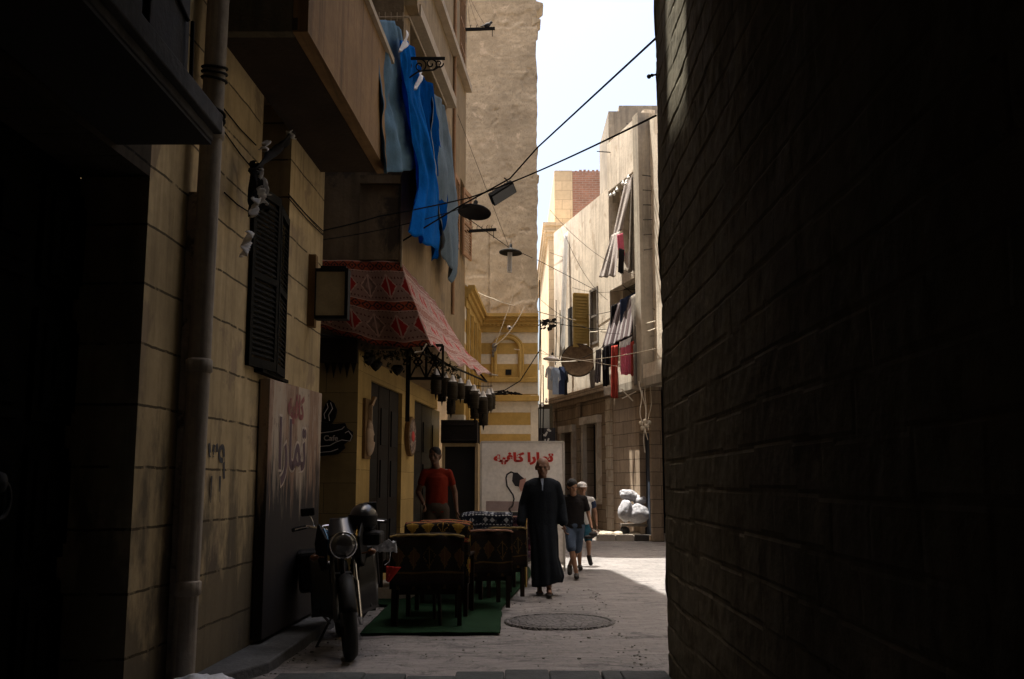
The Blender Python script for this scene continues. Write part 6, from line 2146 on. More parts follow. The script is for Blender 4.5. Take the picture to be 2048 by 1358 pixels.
# ------------------------------------------------------------------ motorcycle (local frame: faces -Y)
def make_motorcycle(label, loc, rotz):
    t = thing('motorcycle', label, 'motorcycle', loc, None, rotz)
    R = 0.30
    def wheel(yc, name):
        g = MB()
        g.lathe((-0.0, yc, R), [(R - 0.075, -0.035), (R - 0.03, -0.05), (R, -0.02), (R + 0.002, 0), (R, 0.02), (R - 0.03, 0.05), (R - 0.075, 0.035), (R - 0.075, -0.035)], 40, (1, 0, 0))
        w_ = obj(name, g, M['rubber'], t, local=True)
        g = MB()
        g.lathe((0, yc, R), [(R - 0.074, -0.03), (R - 0.095, -0.02), (R - 0.095, 0.02), (R - 0.074, 0.03)], 36, (1, 0, 0))
        obj('rim', g, M['steel'], w_, local=True)
        g = MB()
        for k in range(18):
            a = 2 * pi * k / 18
            g.tube([(0.03 * (-1) ** k, yc, R), (0, yc + (R - .09) * cos(a), R + (R - .09) * sin(a))], 0.003, 5)
        g.lathe((-0.06, yc, R), [(0.0, 0), (0.05, 0), (0.05, 0.12), (0.0, 0.12)], 16, (1, 0, 0))
        obj('spokes', g, M['steel'], w_, local=True)
        return w_
    wheel(-0.62, 'front_wheel')
    wheel(0.62, 'rear_wheel')
    def arc_fender(yc, a0, a1, name, wd=0.05, rr=0.035):
        g = MB()
        def fn(u, v):
            a = a0 + (a1 - a0) * v
            x = (u - .5) * 2 * wd
            r = R + rr - 0.03 * (2 * u - 1) ** 2
            return (x, yc + r * cos(a), R + r * sin(a))
        g.grid(8, 20, fn)
        return obj(name, g, M['black_plastic'], t, local=True, solid=0.006)
    arc_fender(-0.62, radians(20), radians(165), 'front_fender')
    arc_fender(0.62, radians(-10), radians(140), 'rear_fender', 0.08, 0.06)
    for s_ in (-1, 1):
        g = MB()
        g.tube([(s_ * 0.085, -0.62, R), (s_ * 0.085, -0.50, 0.56)], 0.024, 12)
        g.tube([(s_ * 0.085, -0.50, 0.56), (s_ * 0.085, -0.40, 0.80)], 0.016, 12)
        obj('fork_leg', g, M['chrome'] if s_ > 0 else M['steel'], t, local=True)
    # headlight and cowl
    hl = MB()
    hl.lathe((0, -0.46, 0.86), [(0.0, 0.0), (0.075, 0.02), (0.098, 0.07), (0.10, 0.12)], 28, (0, -1, -0.12))
    h_ = obj('headlight', hl, M['black_paint'], t, local=True)
    g = MB(); g.lathe((0, -0.58, 0.846), [(0.094, -0.005), (0.09, 0.015), (0.05, 0.032), (0.0, 0.038)], 28, (0, -1, -0.12))
    obj('lens', g, simple('lamp_glass', (0.05, 0.047, 0.045), 0.08, spec=0.7, coat=1.0, bmp=0), h_, local=True)
    g = MB(); g.lathe((0, -0.575, 0.847), [(0.093, 0.0), (0.105, 0.006), (0.105, 0.02), (0.094, 0.02)], 28, (0, -1, -0.12))
    obj('rim', g, M['chrome'], h_, local=True)
    def cowl(u, v):
        a = (u - .5) * 2.4
        wd = 0.13 * (1 - 0.35 * v)
        return (wd * sin(a), -0.44 - 0.10 * cos(a) + 0.16 * v, 0.93 + 0.12 * v - 0.03 * a * a * (1 - v))
    g = MB(); g.grid(14, 12, cowl)
    obj('windscreen', g, M['black_paint'], t, local=True, solid=0.005)
    for s_ in (-1, 1):
        g = MB()
        g.prism([(s_ * 0.10, -0.50, 0.90), (s_ * 0.125, -0.38, 0.98), (s_ * 0.12, -0.30, 0.90), (s_ * 0.11, -0.42, 0.80)], (s_ * 0.012, 0, 0))
        obj('side_cowl', g, M['yellow_paint'] if s_ > 0 else M['blue_paint'], t, local=True, bevel=0.004)
        g = MB()
        g.tube([(s_ * 0.12, -0.46, 0.76), (s_ * 0.20, -0.47, 0.77)], 0.008, 6)
        g.ball((s_ * 0.22, -0.48, 0.77), (0.035, 0.025, 0.025), 12)
        obj('indicator', g, simple('amber', (0.12, 0.04, 0.01), 0.3), t, local=True)
    # handlebar
    g = MB()
    g.tube([(-0.36, -0.22, 0.98), (-0.26, -0.27, 1.0), (-0.12, -0.34, 0.97), (-0.05, -0.37, 0.92), (0.05, -0.37, 0.92), (0.12, -0.34, 0.97), (0.26, -0.27, 1.0), (0.36, -0.22, 0.98)], 0.012, 10)
    hb = obj('handlebar', g, M['chrome'], t, local=True)
    for s_ in (-1, 1):
        g = MB(); g.tube([(s_ * 0.37, -0.215, 0.98), (s_ * 0.26, -0.27, 1.0)], 0.018, 10); obj('grip', g, M['rubber'], hb, local=True)
        g = MB(); g.tube([(s_ * 0.24, -0.30, 1.0), (s_ * 0.35, -0.29, 0.985)], 0.006, 6); obj('lever', g, M['chrome'], hb, local=True)
        m = MB()
        m.tube([(s_ * 0.20, -0.28, 1.0), (s_ * 0.22, -0.30, 1.06), (s_ * 0.235, -0.29, 1.09)], 0.005, 6)
        m_ = obj('mirror', m, M['chrome'], t, local=True)
        g = MB(); g.box((s_ * 0.245 - 0.055, -0.30, 1.08), (s_ * 0.245 + 0.055, -0.275, 1.145)); obj('mirror_shell', g, M['black_plastic'], m_, local=True, bevel=0.012)
    # tank, seat, frame
    def body(name, secs, m, n=16):
        g = MB()
        vs, fs = [], []
        for (y_, z_, wd, h_2) in secs:
            for k in range(n):
                a = 2 * pi * k / n
                ca_, sa_ = cos(a), sin(a)
                vs.append((wd * (abs(ca_) ** 0.75) * (1 if ca_ > 0 else -1), y_, z_ + h_2 * (abs(sa_) ** 0.8) * (1 if sa_ > 0 else -1)))
        for i in range(len(secs) - 1):
            for k in range(n):
                a = i * n + k; b = i * n + (k + 1) % n
                fs.append((a, b, b + n, a + n))
        fs.append(tuple(range(n))[::-1]); fs.append(tuple(range((len(secs) - 1) * n, len(secs) * n)))
        g.add(vs, fs, 0, True)
        return obj(name, g, m, t, local=True)
    for s_ in (-1, 1):
        g = MB()
        g.prism([(s_ * 0.11, -0.56, 0.90), (s_ * 0.16, -0.40, 1.02), (s_ * 0.19, -0.24, 0.86), (s_ * 0.17, -0.26, 0.62), (s_ * 0.12, -0.46, 0.70)], (s_ * 0.02, 0, 0))
        obj('tank_shroud', g, M['black_plastic'], t, local=True, bevel=0.01)
    body('fuel_tank', [(-0.34, 0.80, 0.03, 0.03), (-0.30, 0.81, 0.09, 0.075), (-0.18, 0.83, 0.135, 0.10), (-0.02, 0.82, 0.13, 0.09), (0.08, 0.79, 0.08, 0.055), (0.11, 0.78, 0.03, 0.02)], M['black_paint'])
    body('seat', [(0.04, 0.77, 0.05, 0.02), (0.08, 0.775, 0.10, 0.04), (0.25, 0.775, 0.125, 0.045), (0.50, 0.80, 0.125, 0.05), (0.72, 0.82, 0.10, 0.045), (0.78, 0.825, 0.05, 0.02)], M['black_plastic'])
    for s_ in (-1, 1):
        g = MB()
        g.prism([(s_ * 0.10, 0.08, 0.70), (s_ * 0.13, 0.34, 0.72), (s_ * 0.13, 0.38, 0.55), (s_ * 0.10, 0.12, 0.50)], (s_ * 0.015, 0, 0))
        obj('side_panel', g, M['yellow_paint'], t, local=True, bevel=0.006)
        g = MB()
        g.tube([(s_ * 0.11, -0.30, 0.70), (s_ * 0.14, -0.34, 0.55), (s_ * 0.20, -0.30, 0.34), (s_ * 0.12, -0.16, 0.22)], 0.011, 8)
        obj('crash_bar', g, M['black_paint'], t, local=True)
        g = MB()
        g.grid(8, 10, lambda u, v, s_=s_: (s_ * (0.10 + 0.16 * u), -0.34 + 0.10 * u - 0.06 * sin(pi * v), 0.72 - 0.44 * v + 0.04 * u))
        obj('leg_shield', g, M['black_paint'], t, local=True, solid=0.008)
        g = MB()
        g.box((s_ * 0.24 - 0.10, 0.34, 0.42), (s_ * 0.24 + 0.10, 0.80, 0.76))
        obj('saddle_bag', g, M['black_plastic'], t, local=True, bevel=0.03)
        g = MB(); g.tube([(s_ * 0.10, 0.02, 0.27), (s_ * 0.26, 0.02, 0.27)], 0.013, 8); obj('footrest', g, M['rubber'], t, local=True)
        g = MB(); g.tube([(s_ * 0.13, 0.62, 0.32), (s_ * 0.13, 0.46, 0.66)], 0.022, 10)
        for k in range(7):
            q = k / 7
            g.lathe((s_ * 0.13, 0.60 - 0.13 * q, 0.36 + 0.27 * q), [(0.024, 0), (0.034, 0.008), (0.024, 0.016)], 12, (0, -0.16, 0.34))
        obj('shock_absorber', g, M['steel'], t, local=True)
    g = MB()
    g.box((-0.09, -0.16, 0.22), (0.09, 0.16, 0.40)); g.box((-0.075, -0.20, 0.38), (0.075, -0.02, 0.60))
    for k in range(6): g.box((-0.09, -0.22, 0.41 + k * 0.03), (0.09, -0.0, 0.417 + k * 0.03))
    g.lathe((-0.13, 0.05, 0.31), [(0.0, 0), (0.085, 0.01), (0.09, 0.04), (0.09, 0.22), (0.085, 0.25), (0.0, 0.26)], 20, (1, 0, 0))
    obj('engine', g, M['steel'], t, local=True, bevel=0.006)
    g = MB()
    g.tube([(0, -0.36, 0.82), (0, -0.24, 0.62), (0, -0.18, 0.25), (0, 0.15, 0.22), (0, 0.25, 0.45), (0, 0.05, 0.74), (0, -0.3, 0.78)], 0.02, 8)
    g.tube([(-0.07, 0.15, 0.30), (-0.07, 0.62, 0.30)], 0.016, 8); g.tube([(0.07, 0.15, 0.30), (0.07, 0.62, 0.30)], 0.016, 8)
    obj('frame', g, M['black_paint'], t, local=True)
    g = MB()
    g.tube([(0.06, -0.22, 0.50), (0.10, -0.30, 0.38), (0.12, -0.20, 0.20), (0.14, 0.1, 0.18), (0.16, 0.3, 0.22)], 0.018, 10)
    g.tube([(0.16, 0.28, 0.22), (0.165, 0.34, 0.225), (0.175, 0.78, 0.30)], [0.018, 0.04, 0.045], 14)
    obj('exhaust', g, M['chrome'], t, local=True)
    g = MB(); g.tube([(-0.12, 0.48, 0.86), (-0.13, 0.70, 0.92), (-0.10, 0.90, 0.94), (0.10, 0.90, 0.94), (0.13, 0.70, 0.92), (0.12, 0.48, 0.86)], 0.011, 8); obj('rear_rack', g, M['chrome'], t, local=True)
    g = MB(); g.tube([(-0.1, 0.02, 0.24), (-0.24, 0.1, 0.0)], 0.011, 8); obj('side_stand', g, M['steel'], t, local=True)
    return t
mp = atZ(668, 1322, 0.0)
mc = make_motorcycle('black motorcycle with yellow panels parked facing the viewer beside the painted board', (mp.x - 0.02, mp.y + 0.72, 0.0), 0.06)
mc.scale = (1.1, 1.1, 1.1)
mc.rotation_euler = (0, radians(-5), 0.22)
p = atY(727, 1036, 8.9)
hm = thing('helmet', 'glossy black helmet sitting on the motorcycle seat', 'helmet', p)
g = MB()
g.ball(p, (0.125, 0.15, 0.13), 24)
obj('shell', g, M['black_paint'], hm)
g = MB()
g.grid(16, 8, lambda u, v: (p.x + 0.129 * sin((u - .5) * 2.6), p.y - 0.155 * cos((u - .5) * 2.6), p.z + 0.03 - 0.09 * v), 1, 1)
obj('visor', g, M['black_plastic'], hm, solid=0.004)
tc = thing('top_case', 'black luggage box behind the motorcycle seat under the helmet', 'box', (p.x, p.y, 0.95))
g = MB(); g.box((p.x - 0.17, p.y - 0.14, 0.93 - 0.02), (p.x + 0.17, p.y + 0.16, p.z - 0.11)); obj('body', g, M['black_plastic'], tc, bevel=0.03)
g = MB(); p2 = atY(765, 1100, 9.2)
g.grid(16, 16, lambda u, v: (p2.x - 0.1 + 0.22 * u, 9.2 + 0.12 * v + 0.02 * noise.noise(V((u * 6, v * 6, 1))), p2.z + 0.08 - 0.10 * v + 0.05 * noise.noise(V((u * 5, v * 5, 3)))))
single('plastic_wrap', 'crumpled bluish plastic wrap lying behind the motorcycle', 'plastic', g, M['plastic_bag'], solid=0.003)
g = MB(); a = atY(781, 1093, 9.3); b = atY(779, 1122, 9.3); c = atY(769, 1130, 9.3)
g.tube([a, b, c], 0.006, 6)
single('chrome_rod', 'thin bent chrome rod left of the dark armchair', 'rod', g, M['chrome'])

# ------------------------------------------------------------------ people (local frame: face -Y)
def head_parts(g, c, h=0.235, yaw=0.0, pitch=0.0):
    """c: centre of head; h: chin to crown"""
    R_ = Matrix.Rotation(yaw, 3, 'Z') @ Matrix.Rotation(pitch, 3, 'X')
    k = h / 0.235
    def q(x, y, z): return c + R_ @ (V((x, y, z)) * k)
    g.ball(q(0, 0.012, 0.025), (0.078 * k, 0.097 * k, 0.093 * k), 18, rot=R_)
    g.ball(q(0, -0.022, -0.035), (0.060 * k, 0.068 * k, 0.080 * k), 16, rot=R_)
    g.cap(q(0, -0.06, -0.085), q(0, -0.045, -0.075), 0.026 * k, 0.03 * k)           # chin
    g.cap(q(0, -0.088, 0.008), q(0, -0.103, -0.030), 0.009 * k, 0.015 * k, 8)       # nose
    g.cap(q(-0.035, -0.080, 0.022), q(0.035, -0.080, 0.022), 0.011 * k, 0.011 * k, 8)   # brow
    for s_ in (-1, 1):
        g.ball(q(s_ * 0.078, 0.012, -0.006), (0.012 * k, 0.020 * k, 0.032 * k), 10, rot=R_)
        g.ball(q(s_ * 0.042, -0.058, -0.020), (0.022 * k, 0.022 * k, 0.022 * k), 10, rot=R_)
    g.cap(q(-0.018, -0.084, -0.056), q(0.018, -0.084, -0.056), 0.0075 * k, 0.0075 * k, 8)
    return q

def hand_parts(g, wr, d, side, size=1.0, curl=0.5):
    """palm, four bent fingers of different lengths and a thumb from its side. d: direction of the forearm"""
    d = V(d).normalized()
    fw = V((0, -1, 0)); fw = (fw - d * fw.dot(d)).normalized()   # across the palm
    nrm = d.cross(fw) * side                                       # palm side
    k = size
    pc = V(wr) + d * 0.045 * k
    for a in (-0.022, -0.007, 0.008, 0.023):
        g.cap(V(wr) + fw * a * 0.7 * k, V(wr) + d * 0.085 * k + fw * a * k, 0.015 * k, 0.012 * k, 8)
    for a, L in ((0.026, 0.068), (0.009, 0.078), (-0.008, 0.072), (-0.024, 0.056)):
        b0_ = V(wr) + d * 0.088 * k + fw * a * k
        b1_ = b0_ + (d * cos(curl * .6) + nrm * sin(curl * .6)) * L * .45 * k
        b2_ = b1_ + (d * cos(curl * 1.5) + nrm * sin(curl * 1.5)) * L * .33 * k
        b3_ = b2_ + (d * cos(curl * 2.2) + nrm * sin(curl * 2.2)) * L * .25 * k
        g.cap(b0_, b1_, 0.0095 * k, 0.0088 * k, 8); g.cap(b1_, b2_, 0.0088 * k, 0.0082 * k, 8); g.cap(b2_, b3_, 0.0082 * k, 0.007 * k, 8)
    t0 = V(wr) + d * 0.025 * k + fw * 0.022 * k
    t1 = t0 + (d * 0.6 + fw * 0.7 + nrm * 0.3).normalized() * 0.04 * k
    t2 = t1 + (d * 0.9 + fw * 0.25 + nrm * 0.35).normalized() * 0.032 * k
    g.cap(t0, t1, 0.013 * k, 0.0105 * k, 8); g.cap(t1, t2, 0.0105 * k, 0.008 * k, 8)

def body_mesh(J, k, fat=1.0, head=(0, 0)):
    """J: joints; k: scale relative to a 1.75 m adult"""
    g = MB()
    J = {a: V(b) for a, b in J.items()}
    q = head_parts(g, J['head'], 0.235 * J.get('hs', V((1, 0, 0))).x, head[0], head[1])
    sh = (J['shL'] + J['shR']) / 2
    hp = (J['hipL'] + J['hipR']) / 2
    g.cap(J['head'] - V((0, -0.01, 0.07)) * k, sh + V((0, 0.0, 0.02)) * k, 0.052 * k, 0.06 * k)
    # torso: ribcage, belly, pelvis
    ch = sh.lerp(hp, 0.28)
    g.ball(ch, (0.165 * k * fat, 0.115 * k * fat, 0.19 * k), 18)
    g.ball(sh.lerp(hp, 0.62), (0.145 * k * fat, 0.105 * k * fat, 0.17 * k), 18)
    g.ball(hp + V((0, 0, 0.02 * k)), (0.155 * k * fat, 0.115 * k * fat, 0.12 * k), 18)
    for s_ in ('L', 'R'):
        g.cap(sh + V((0, 0, 0.015 * k)), J['sh' + s_], 0.065 * k, 0.055 * k)
        g.cap(J['sh' + s_], J['el' + s_], 0.052 * k, 0.038 * k)
        g.cap(J['el' + s_], J['wr' + s_], 0.038 * k, 0.025 * k)
        hand_parts(g, J['wr' + s_], J['wr' + s_] - J['el' + s_], 1 if s_ == 'L' else -1, k, J.get('curl', V((0.5, 0, 0))).x)
        g.cap(J['hip' + s_], J['kn' + s_], 0.082 * k, 0.054 * k)
        mid = J['kn' + s_].lerp(J['an' + s_], 0.35)
        g.cap(J['kn' + s_], mid, 0.052 * k, 0.056 * k)
        g.cap(mid, J['an' + s_], 0.054 * k, 0.034 * k)
        ft_ = J.get('toe' + s_, J['an' + s_] + V((0, -0.15 * k, -0.05 * k)))
        g.cap(J['an' + s_] + V((0, 0.03, -0.04)) * k, ft_, 0.034 * k, 0.026 * k)
        g.cap(J['an' + s_] + V((0, 0.0, -0.03)) * k, ft_ + V((0.015, 0.02, 0)) * k, 0.034 * k, 0.024 * k)
    return g, q

def shoes(J, k, t, m, thick=0.012):
    for s_ in ('L', 'R'):
        an = V(J['an' + s_])
        ft_ = V(J.get('toe' + s_, an + V((0, -0.15 * k, -0.05 * k))))
        g = MB()
        g.cap(an + V((0, 0.035, -0.035)) * k, ft_, 0.034 * k + thick, 0.027 * k + thick)
        g.cap(an + V((0, 0.0, -0.03)) * k, ft_ + V((0.012, 0.01, 0)) * k, 0.034 * k + thick, 0.026 * k + thick)
        d = (ft_ - an).normalized()
        obj('shoe', remesh(g, 0.010, 2), m, t, local=True)

def skull_cap(q, parts, m, name, t):
    g = MB()
    for (c, r) in parts:
        g.ball(q(*c), r, 16)
    obj(name, remesh(g, 0.008, 2), m, t, local=True)

def eyes(q, t):
    for s_ in (-1, 1):
        g = MB(); g.ball(q(s_ * 0.030, -0.079, 0.006), 0.0105, 10)
        obj('eye', g, M['eye'], t, local=True)

# man in a long robe walking towards the viewer
mp_ = atZ(1086, 1190, 0.0)
t = thing('person', 'bald man in a long dark robe walking towards the viewer', 'person', (mp_.x, mp_.y, 0.012))
J = dict(head=(0.0, -0.04, 1.635), shL=(-0.165, 0, 1.395), shR=(0.165, 0, 1.395), elL=(-0.255, 0.02, 1.15), elR=(0.25, 0.03, 1.15), wrL=(-0.285, -0.05, 0.89), wrR=(0.275, -0.04, 0.89),
         hipL=(-0.09, 0, 0.90), hipR=(0.09, 0, 0.90), knL=(-0.085, -0.02, 0.50), knR=(0.08, -0.05, 0.50), anL=(-0.045, 0.04, 0.09), anR=(0.075, -0.10, 0.09),
         hs=(1.13, 0, 0), curl=(0.7, 0, 0))
g, q = body_mesh(J, 1.0, 1.0, (0.0, 0.1))
obj('body', remesh(g, 0.008, 3), M['skin_old'], t, local=True)
eyes(q, t)
g = MB()
def robe_ring(z):
    """centre x, centre y, rx, ry at height z"""
    tab = [(0.10, 0.03, -0.03, 0.165, 0.175), (0.3, 0.03, -0.03, 0.175, 0.175), (0.6, 0.02, -0.02, 0.18, 0.17), (0.9, 0.0, 0.0, 0.19, 0.15), (1.15, 0.0, 0.0, 0.195, 0.145), (1.32, 0, 0, 0.21, 0.14), (1.42, 0, 0, 0.20, 0.115), (1.47, 0, 0, 0.13, 0.09), (1.50, 0, 0, 0.07, 0.07)]
    for i in range(len(tab) - 1):
        if z <= tab[i + 1][0]:
            f = (z - tab[i][0]) / (tab[i + 1][0] - tab[i][0])
            return [a + (b - a) * f for a, b in zip(tab[i][1:], tab[i + 1][1:])]
    return tab[-1][1:]
n, rings = 56, 46
vs, fs = [], []
for j in range(rings):
    z = 0.10 + 1.40 * j / (rings - 1)
    cx_, cy_, rx, ry = robe_ring(z)
    low = max(0, 1 - z / 1.15)
    for i in range(n):
        a = 2 * pi * i / n
        f = 1 + low * (0.10 * sin(a * 7 + z * 1.5) + 0.05 * sin(a * 13 + 1 + z * 2)) + 0.035 * noise.noise(V((a * 2.2, z * 3.5, 1))) + 0.02 * noise.noise(V((cos(a) * 5, z * 9, sin(a) * 5)))
        kick = 0.07 * max(0, 1 - abs(z - 0.22) / 0.25) * max(0, cos(a)) ** 2
        dz = (0.05 * sin(a + 0.6) - 0.04 * cos(a)) * (1 if j == 0 else max(0, 1 - j / 6))
        vs.append((cx_ + (rx * f + kick) * cos(a), cy_ + ry * f * sin(a), z - dz * 0.6 + (0.06 if j == 0 and cos(a) > 0.5 else 0)))
for j in range(rings - 1):
    for i in range(n):
        a = j * n + i; b = j * n + (i + 1) % n
        fs.append((a, b, b + n, a + n))
fs.append(tuple(range(n))[::-1]); fs.append(tuple(range((rings - 1) * n, rings * n)))
g.add(vs, fs, 0, True)
for s_, el, wr in ((-1, V(J['elL']), V(J['wrL'])), (1, V(J['elR']), V(J['wrR']))):
    sh_ = V((s_ * 0.172, 0, 1.392))
    g.ball(V((s_ * 0.10, 0, 1.425)), (0.13, 0.085, 0.075), 14, rot=Matrix.Rotation(s_ * 0.28, 3, 'Y')); g.cap(sh_, el, 0.078, 0.064); g.cap(el, wr.lerp(el, 0.15), 0.062, 0.066)
obj('robe', remesh(g, 0.012, 4), M['robe'], t, local=True)
g = MB()
g.add([(-0.030, -0.105, 1.485), (0.012, -0.108, 1.485), (0.004, -0.150, 1.40), (0.0, -0.153, 1.33), (-0.012, -0.153, 1.34), (-0.012, -0.150, 1.40)], [(0, 1, 2, 3, 4, 5)])
obj('undershirt_slit', g, M['paleblue_cloth'], t, local=True, solid=0.012)
for s_ in ('L', 'R'):
    an = V(J['an' + s_]); g = MB()
    g.cap(an + V((0, 0.045, -0.083)), an + V((0, -0.17, -0.083)), 0.042, 0.042, 12)
    g.v = [V((v.x, v.y, 0.004 + (v.z - (an.z - 0.125)) * 0.28)) for v in g.v]
    g.tube([an + V((0.045, -0.10, -0.075)), an + V((0, -0.11, -0.028)), an + V((-0.045, -0.10, -0.075))], 0.010, 6)
    obj('sandal', g, M['shoe'], t, local=True)

# boy in a black shirt
mp_ = atZ(1150, 1157, 0.0)
t = thing('person', 'boy in a black t-shirt and denim shorts walking behind the man in the robe', 'person', (mp_.x, mp_.y, 0.012))
k = 0.87
J = dict(head=(-0.035, -0.05, 1.375), shL=(-0.15, 0, 1.20), shR=(0.15, 0.02, 1.19), elL=(-0.20, 0.05, 0.98), elR=(0.215, 0.0, 0.97), wrL=(-0.17, -0.10, 0.82), wrR=(0.25, -0.12, 0.77),
         hipL=(-0.075, 0, 0.76), hipR=(0.075, 0, 0.76), knL=(-0.06, -0.14, 0.44), knR=(0.03, 0.02, 0.42), anL=(-0.02, -0.02, 0.10), anR=(0.02, -0.02, 0.08),
         toeL=(-0.03, -0.15, 0.03), hs=(0.95, 0, 0), curl=(1.0, 0, 0))
J['anL'] = (0.01, -0.20, 0.08); J['toeL'] = (-0.0, -0.34, 0.04)
J['knR'] = (0.04, 0.05, 0.42); J['anR'] = (-0.06, 0.30, 0.17); J['toeR'] = (-0.07, 0.22, 0.05)
g, q = body_mesh(J, k, 0.95, (0.45, 0.25))
obj('body', remesh(g, 0.008, 3), M['skin'], t, local=True)
eyes(q, t)
skull_cap(q, [((0, 0.018, 0.045), (0.083, 0.098, 0.082)), ((0, 0.05, 0.0), (0.078, 0.065, 0.075))], M['hair'], 'hair', t)
def tshirt(J, k, m, t, hem, sl=0.55, fat=1.0, slm=None):
    Jv = {a: V(b) for a, b in J.items() if len(b) == 3}
    sh = (Jv['shL'] + Jv['shR']) / 2; hp = (Jv['hipL'] + Jv['hipR']) / 2
    g = MB()
    g.ball(sh.lerp(hp, 0.28), (0.182 * k * fat, 0.132 * k * fat, 0.20 * k), 18)
    g.ball(sh.lerp(hp, 0.62), (0.172 * k * fat, 0.13 * k * fat, 0.2 * k), 18)
    n = 40; vs, fs = [], []
    zt_2 = sh.z - 0.06 * k
    for j in range(16):
        z = hem + (zt_2 - hem) * j / 15
        f = (z - hem) / (zt_2 - hem)
        c = hp.lerp(sh, f)
        for i in range(n):
            a = 2 * pi * i / n
            w_ = 1 + 0.035 * (1 - f) * sin(a * 5 + f * 4) + 0.02 * sin(a * 9 - f * 6)
            vs.append((c.x + 0.172 * k * fat * w_ * cos(a), c.y + 0.128 * k * fat * w_ * sin(a), z))
    for j in range(15):
        for i in range(n):
            a = j * n + i; b = j * n + (i + 1) % n
            fs.append((a, b, b + n, a + n))
    fs.append(tuple(range(n))[::-1]); fs.append(tuple(range(15 * n, 16 * n)))
    g.add(vs, fs)
    g.cap(sh + V((0, 0, 0.025 * k)), sh + V((0, 0, 0.045 * k)), 0.075 * k, 0.062 * k)
    for s_ in ('L', 'R'):
        g.cap(sh + V((0, 0, 0.015 * k)), Jv['sh' + s_] + V((0, 0, -0.01 * k)), 0.078 * k, 0.062 * k)
        g.cap(Jv['sh' + s_], Jv['sh' + s_].lerp(Jv['el' + s_], sl), 0.064 * k, 0.060 * k)
    o = obj('shirt', remesh(g, 0.011, 3), m, t, local=True)
    if slm:
        for s_ in ('L', 'R'):
            g = MB(); g.cap(Jv['sh' + s_].lerp(Jv['el' + s_], sl * .5), Jv['sh' + s_].lerp(Jv['el' + s_], sl * 1.05), 0.069 * k, 0.066 * k)
            obj('sleeve', g, slm, o, local=True)
def shorts(J, k, m, t, f=0.85, name='shorts', wide=1.0):
    Jv = {a: V(b) for a, b in J.items() if len(b) == 3}
    hp = (Jv['hipL'] + Jv['hipR']) / 2
    g = MB()
    g.ball(hp + V((0, 0, 0.03 * k)), (0.170 * k * wide, 0.13 * k, 0.14 * k), 18)
    for s_ in ('L', 'R'):
        if f <= 1:
            g.cap(Jv['hip' + s_], Jv['hip' + s_].lerp(Jv['kn' + s_], f), 0.098 * k, 0.088 * k * wide)
        else:
            g.cap(Jv['hip' + s_], Jv['kn' + s_], 0.098 * k, 0.078 * k); g.cap(Jv['kn' + s_], Jv['an' + s_] + V((0, 0, 0.02)), 0.078 * k, 0.062 * k)
    obj(name, remesh(g, 0.011, 3), m, t, local=True)
tshirt(J, k, M['black_shirt'], t, 0.74, 0.7)
shorts(J, k, M['denim'], t, 0.95)
shoes(J, k, t, M['shoe'])
bgp = thing('person_bag', 'x', 'bag', (0, 0, 0)); bpy.data.objects.remove(bgp)
g = MB(); c = V(t.location) + V((0.27, -0.2, 0.66))
g.ball(c, (0.07, 0.05, 0.045), 12); g.ball(c + V((-0.06, 0.0, -0.04)), (0.08, 0.05, 0.03), 12)
single('cap_in_hand', 'dark cap held in the hand of the boy in the black shirt', 'cap', remesh(g, 0.01, 2), M['shoe'])

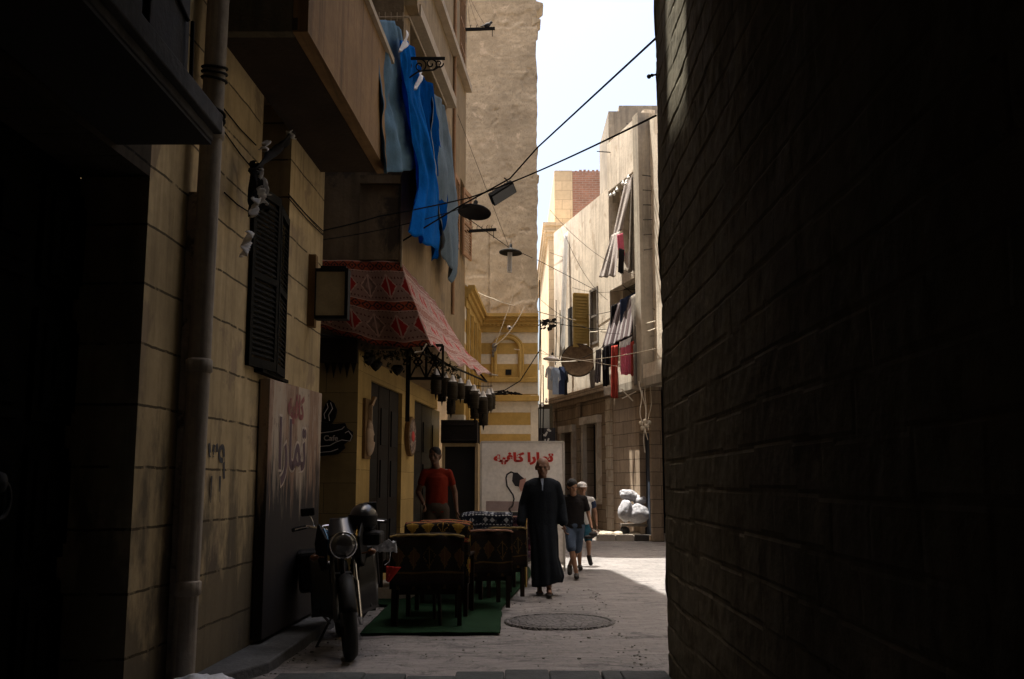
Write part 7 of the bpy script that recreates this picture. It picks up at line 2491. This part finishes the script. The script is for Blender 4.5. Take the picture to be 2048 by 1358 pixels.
# boy in white and navy with a cap, further back
mp_ = atZ(1168, 1141, 0.0)
t = thing('person', 'boy in white cap and white shirt with navy sleeves behind the boy in black', 'person', (mp_.x - 0.02, mp_.y, 0.012))
k = 0.84
J = dict(head=(0.0, -0.04, 1.34), shL=(-0.14, 0, 1.16), shR=(0.16, 0, 1.15), elL=(-0.2, 0.04, 0.94), elR=(0.225, 0.04, 0.93), wrL=(-0.2, -0.08, 0.78), wrR=(0.235, -0.04, 0.74),
         hipL=(-0.07, 0, 0.74), hipR=(0.075, 0, 0.74), knL=(-0.06, 0.0, 0.42), knR=(0.09, -0.16, 0.46), anL=(-0.05, 0.0, 0.08), anR=(0.11, 0.06, 0.24),
         toeL=(-0.05, -0.14, 0.035), toeR=(0.13, 0.02, 0.10), hs=(0.95, 0, 0), curl=(0.6, 0, 0))
g, q = body_mesh(J, k, 0.95, (0.2, 0.15))
obj('body', remesh(g, 0.008, 3), M['skin'], t, local=True)
eyes(q, t)
g = MB(); g.ball(q(0, 0.012, 0.055), (0.083, 0.10, 0.062), 16); g.ball(q(0, -0.10, 0.045), (0.065, 0.06, 0.010), 12)
obj('cap', remesh(g, 0.008, 2), M['white_cloth'], t, local=True)
tshirt(J, k, M['white_cloth'], t, 0.74, 0.4, slm=M['navy_cloth'])
shorts(J, k, M['teal'], t, 0.8)
shoes(J, k, t, M['shoe'])

# man in the red shirt by the cafe door
t = thing('person', 'man in a red t-shirt standing among the cafe seats by the doorway', 'person', (atY(874, 900, 14.0).x, 14.0, 0.16), rotz=0.25)
J = dict(head=(-0.035, -0.03, 1.66), shL=(-0.165, 0, 1.42), shR=(0.165, 0, 1.42), elL=(-0.25, 0.05, 1.16), elR=(0.265, 0.02, 1.15), wrL=(-0.20, -0.12, 1.0), wrR=(0.275, -0.06, 0.90),
         hipL=(-0.09, 0, 0.92), hipR=(0.09, 0, 0.92), knL=(-0.10, -0.02, 0.5), knR=(0.10, -0.02, 0.5), anL=(-0.11, 0.03, 0.08), anR=(0.12, 0.03, 0.08), hs=(1.04, 0, 0), curl=(0.7, 0, 0))
g, q = body_mesh(J, 1.0, 0.95, (-0.5, 0.1))
obj('body', remesh(g, 0.008, 3), M['skin_old'], t, local=True)
eyes(q, t)
skull_cap(q, [((0, 0.018, 0.045), (0.086, 0.102, 0.082)), ((0, 0.055, 0.0), (0.08, 0.065, 0.08))], M['hair'], 'hair', t)
tshirt(J, 0.95, M['red_shirt'], t, 0.88, 0.5, 0.95)
shorts(J, 1.0, M['khaki'], t, 2, 'trousers')
shoes(J, 1.0, t, M['shoe'])

for o in bpy.data.objects:
    if o.type == 'MESH' and o.parent is None and 'kind' not in o and 'label' not in o:
        print('UNTAGGED', o.name)
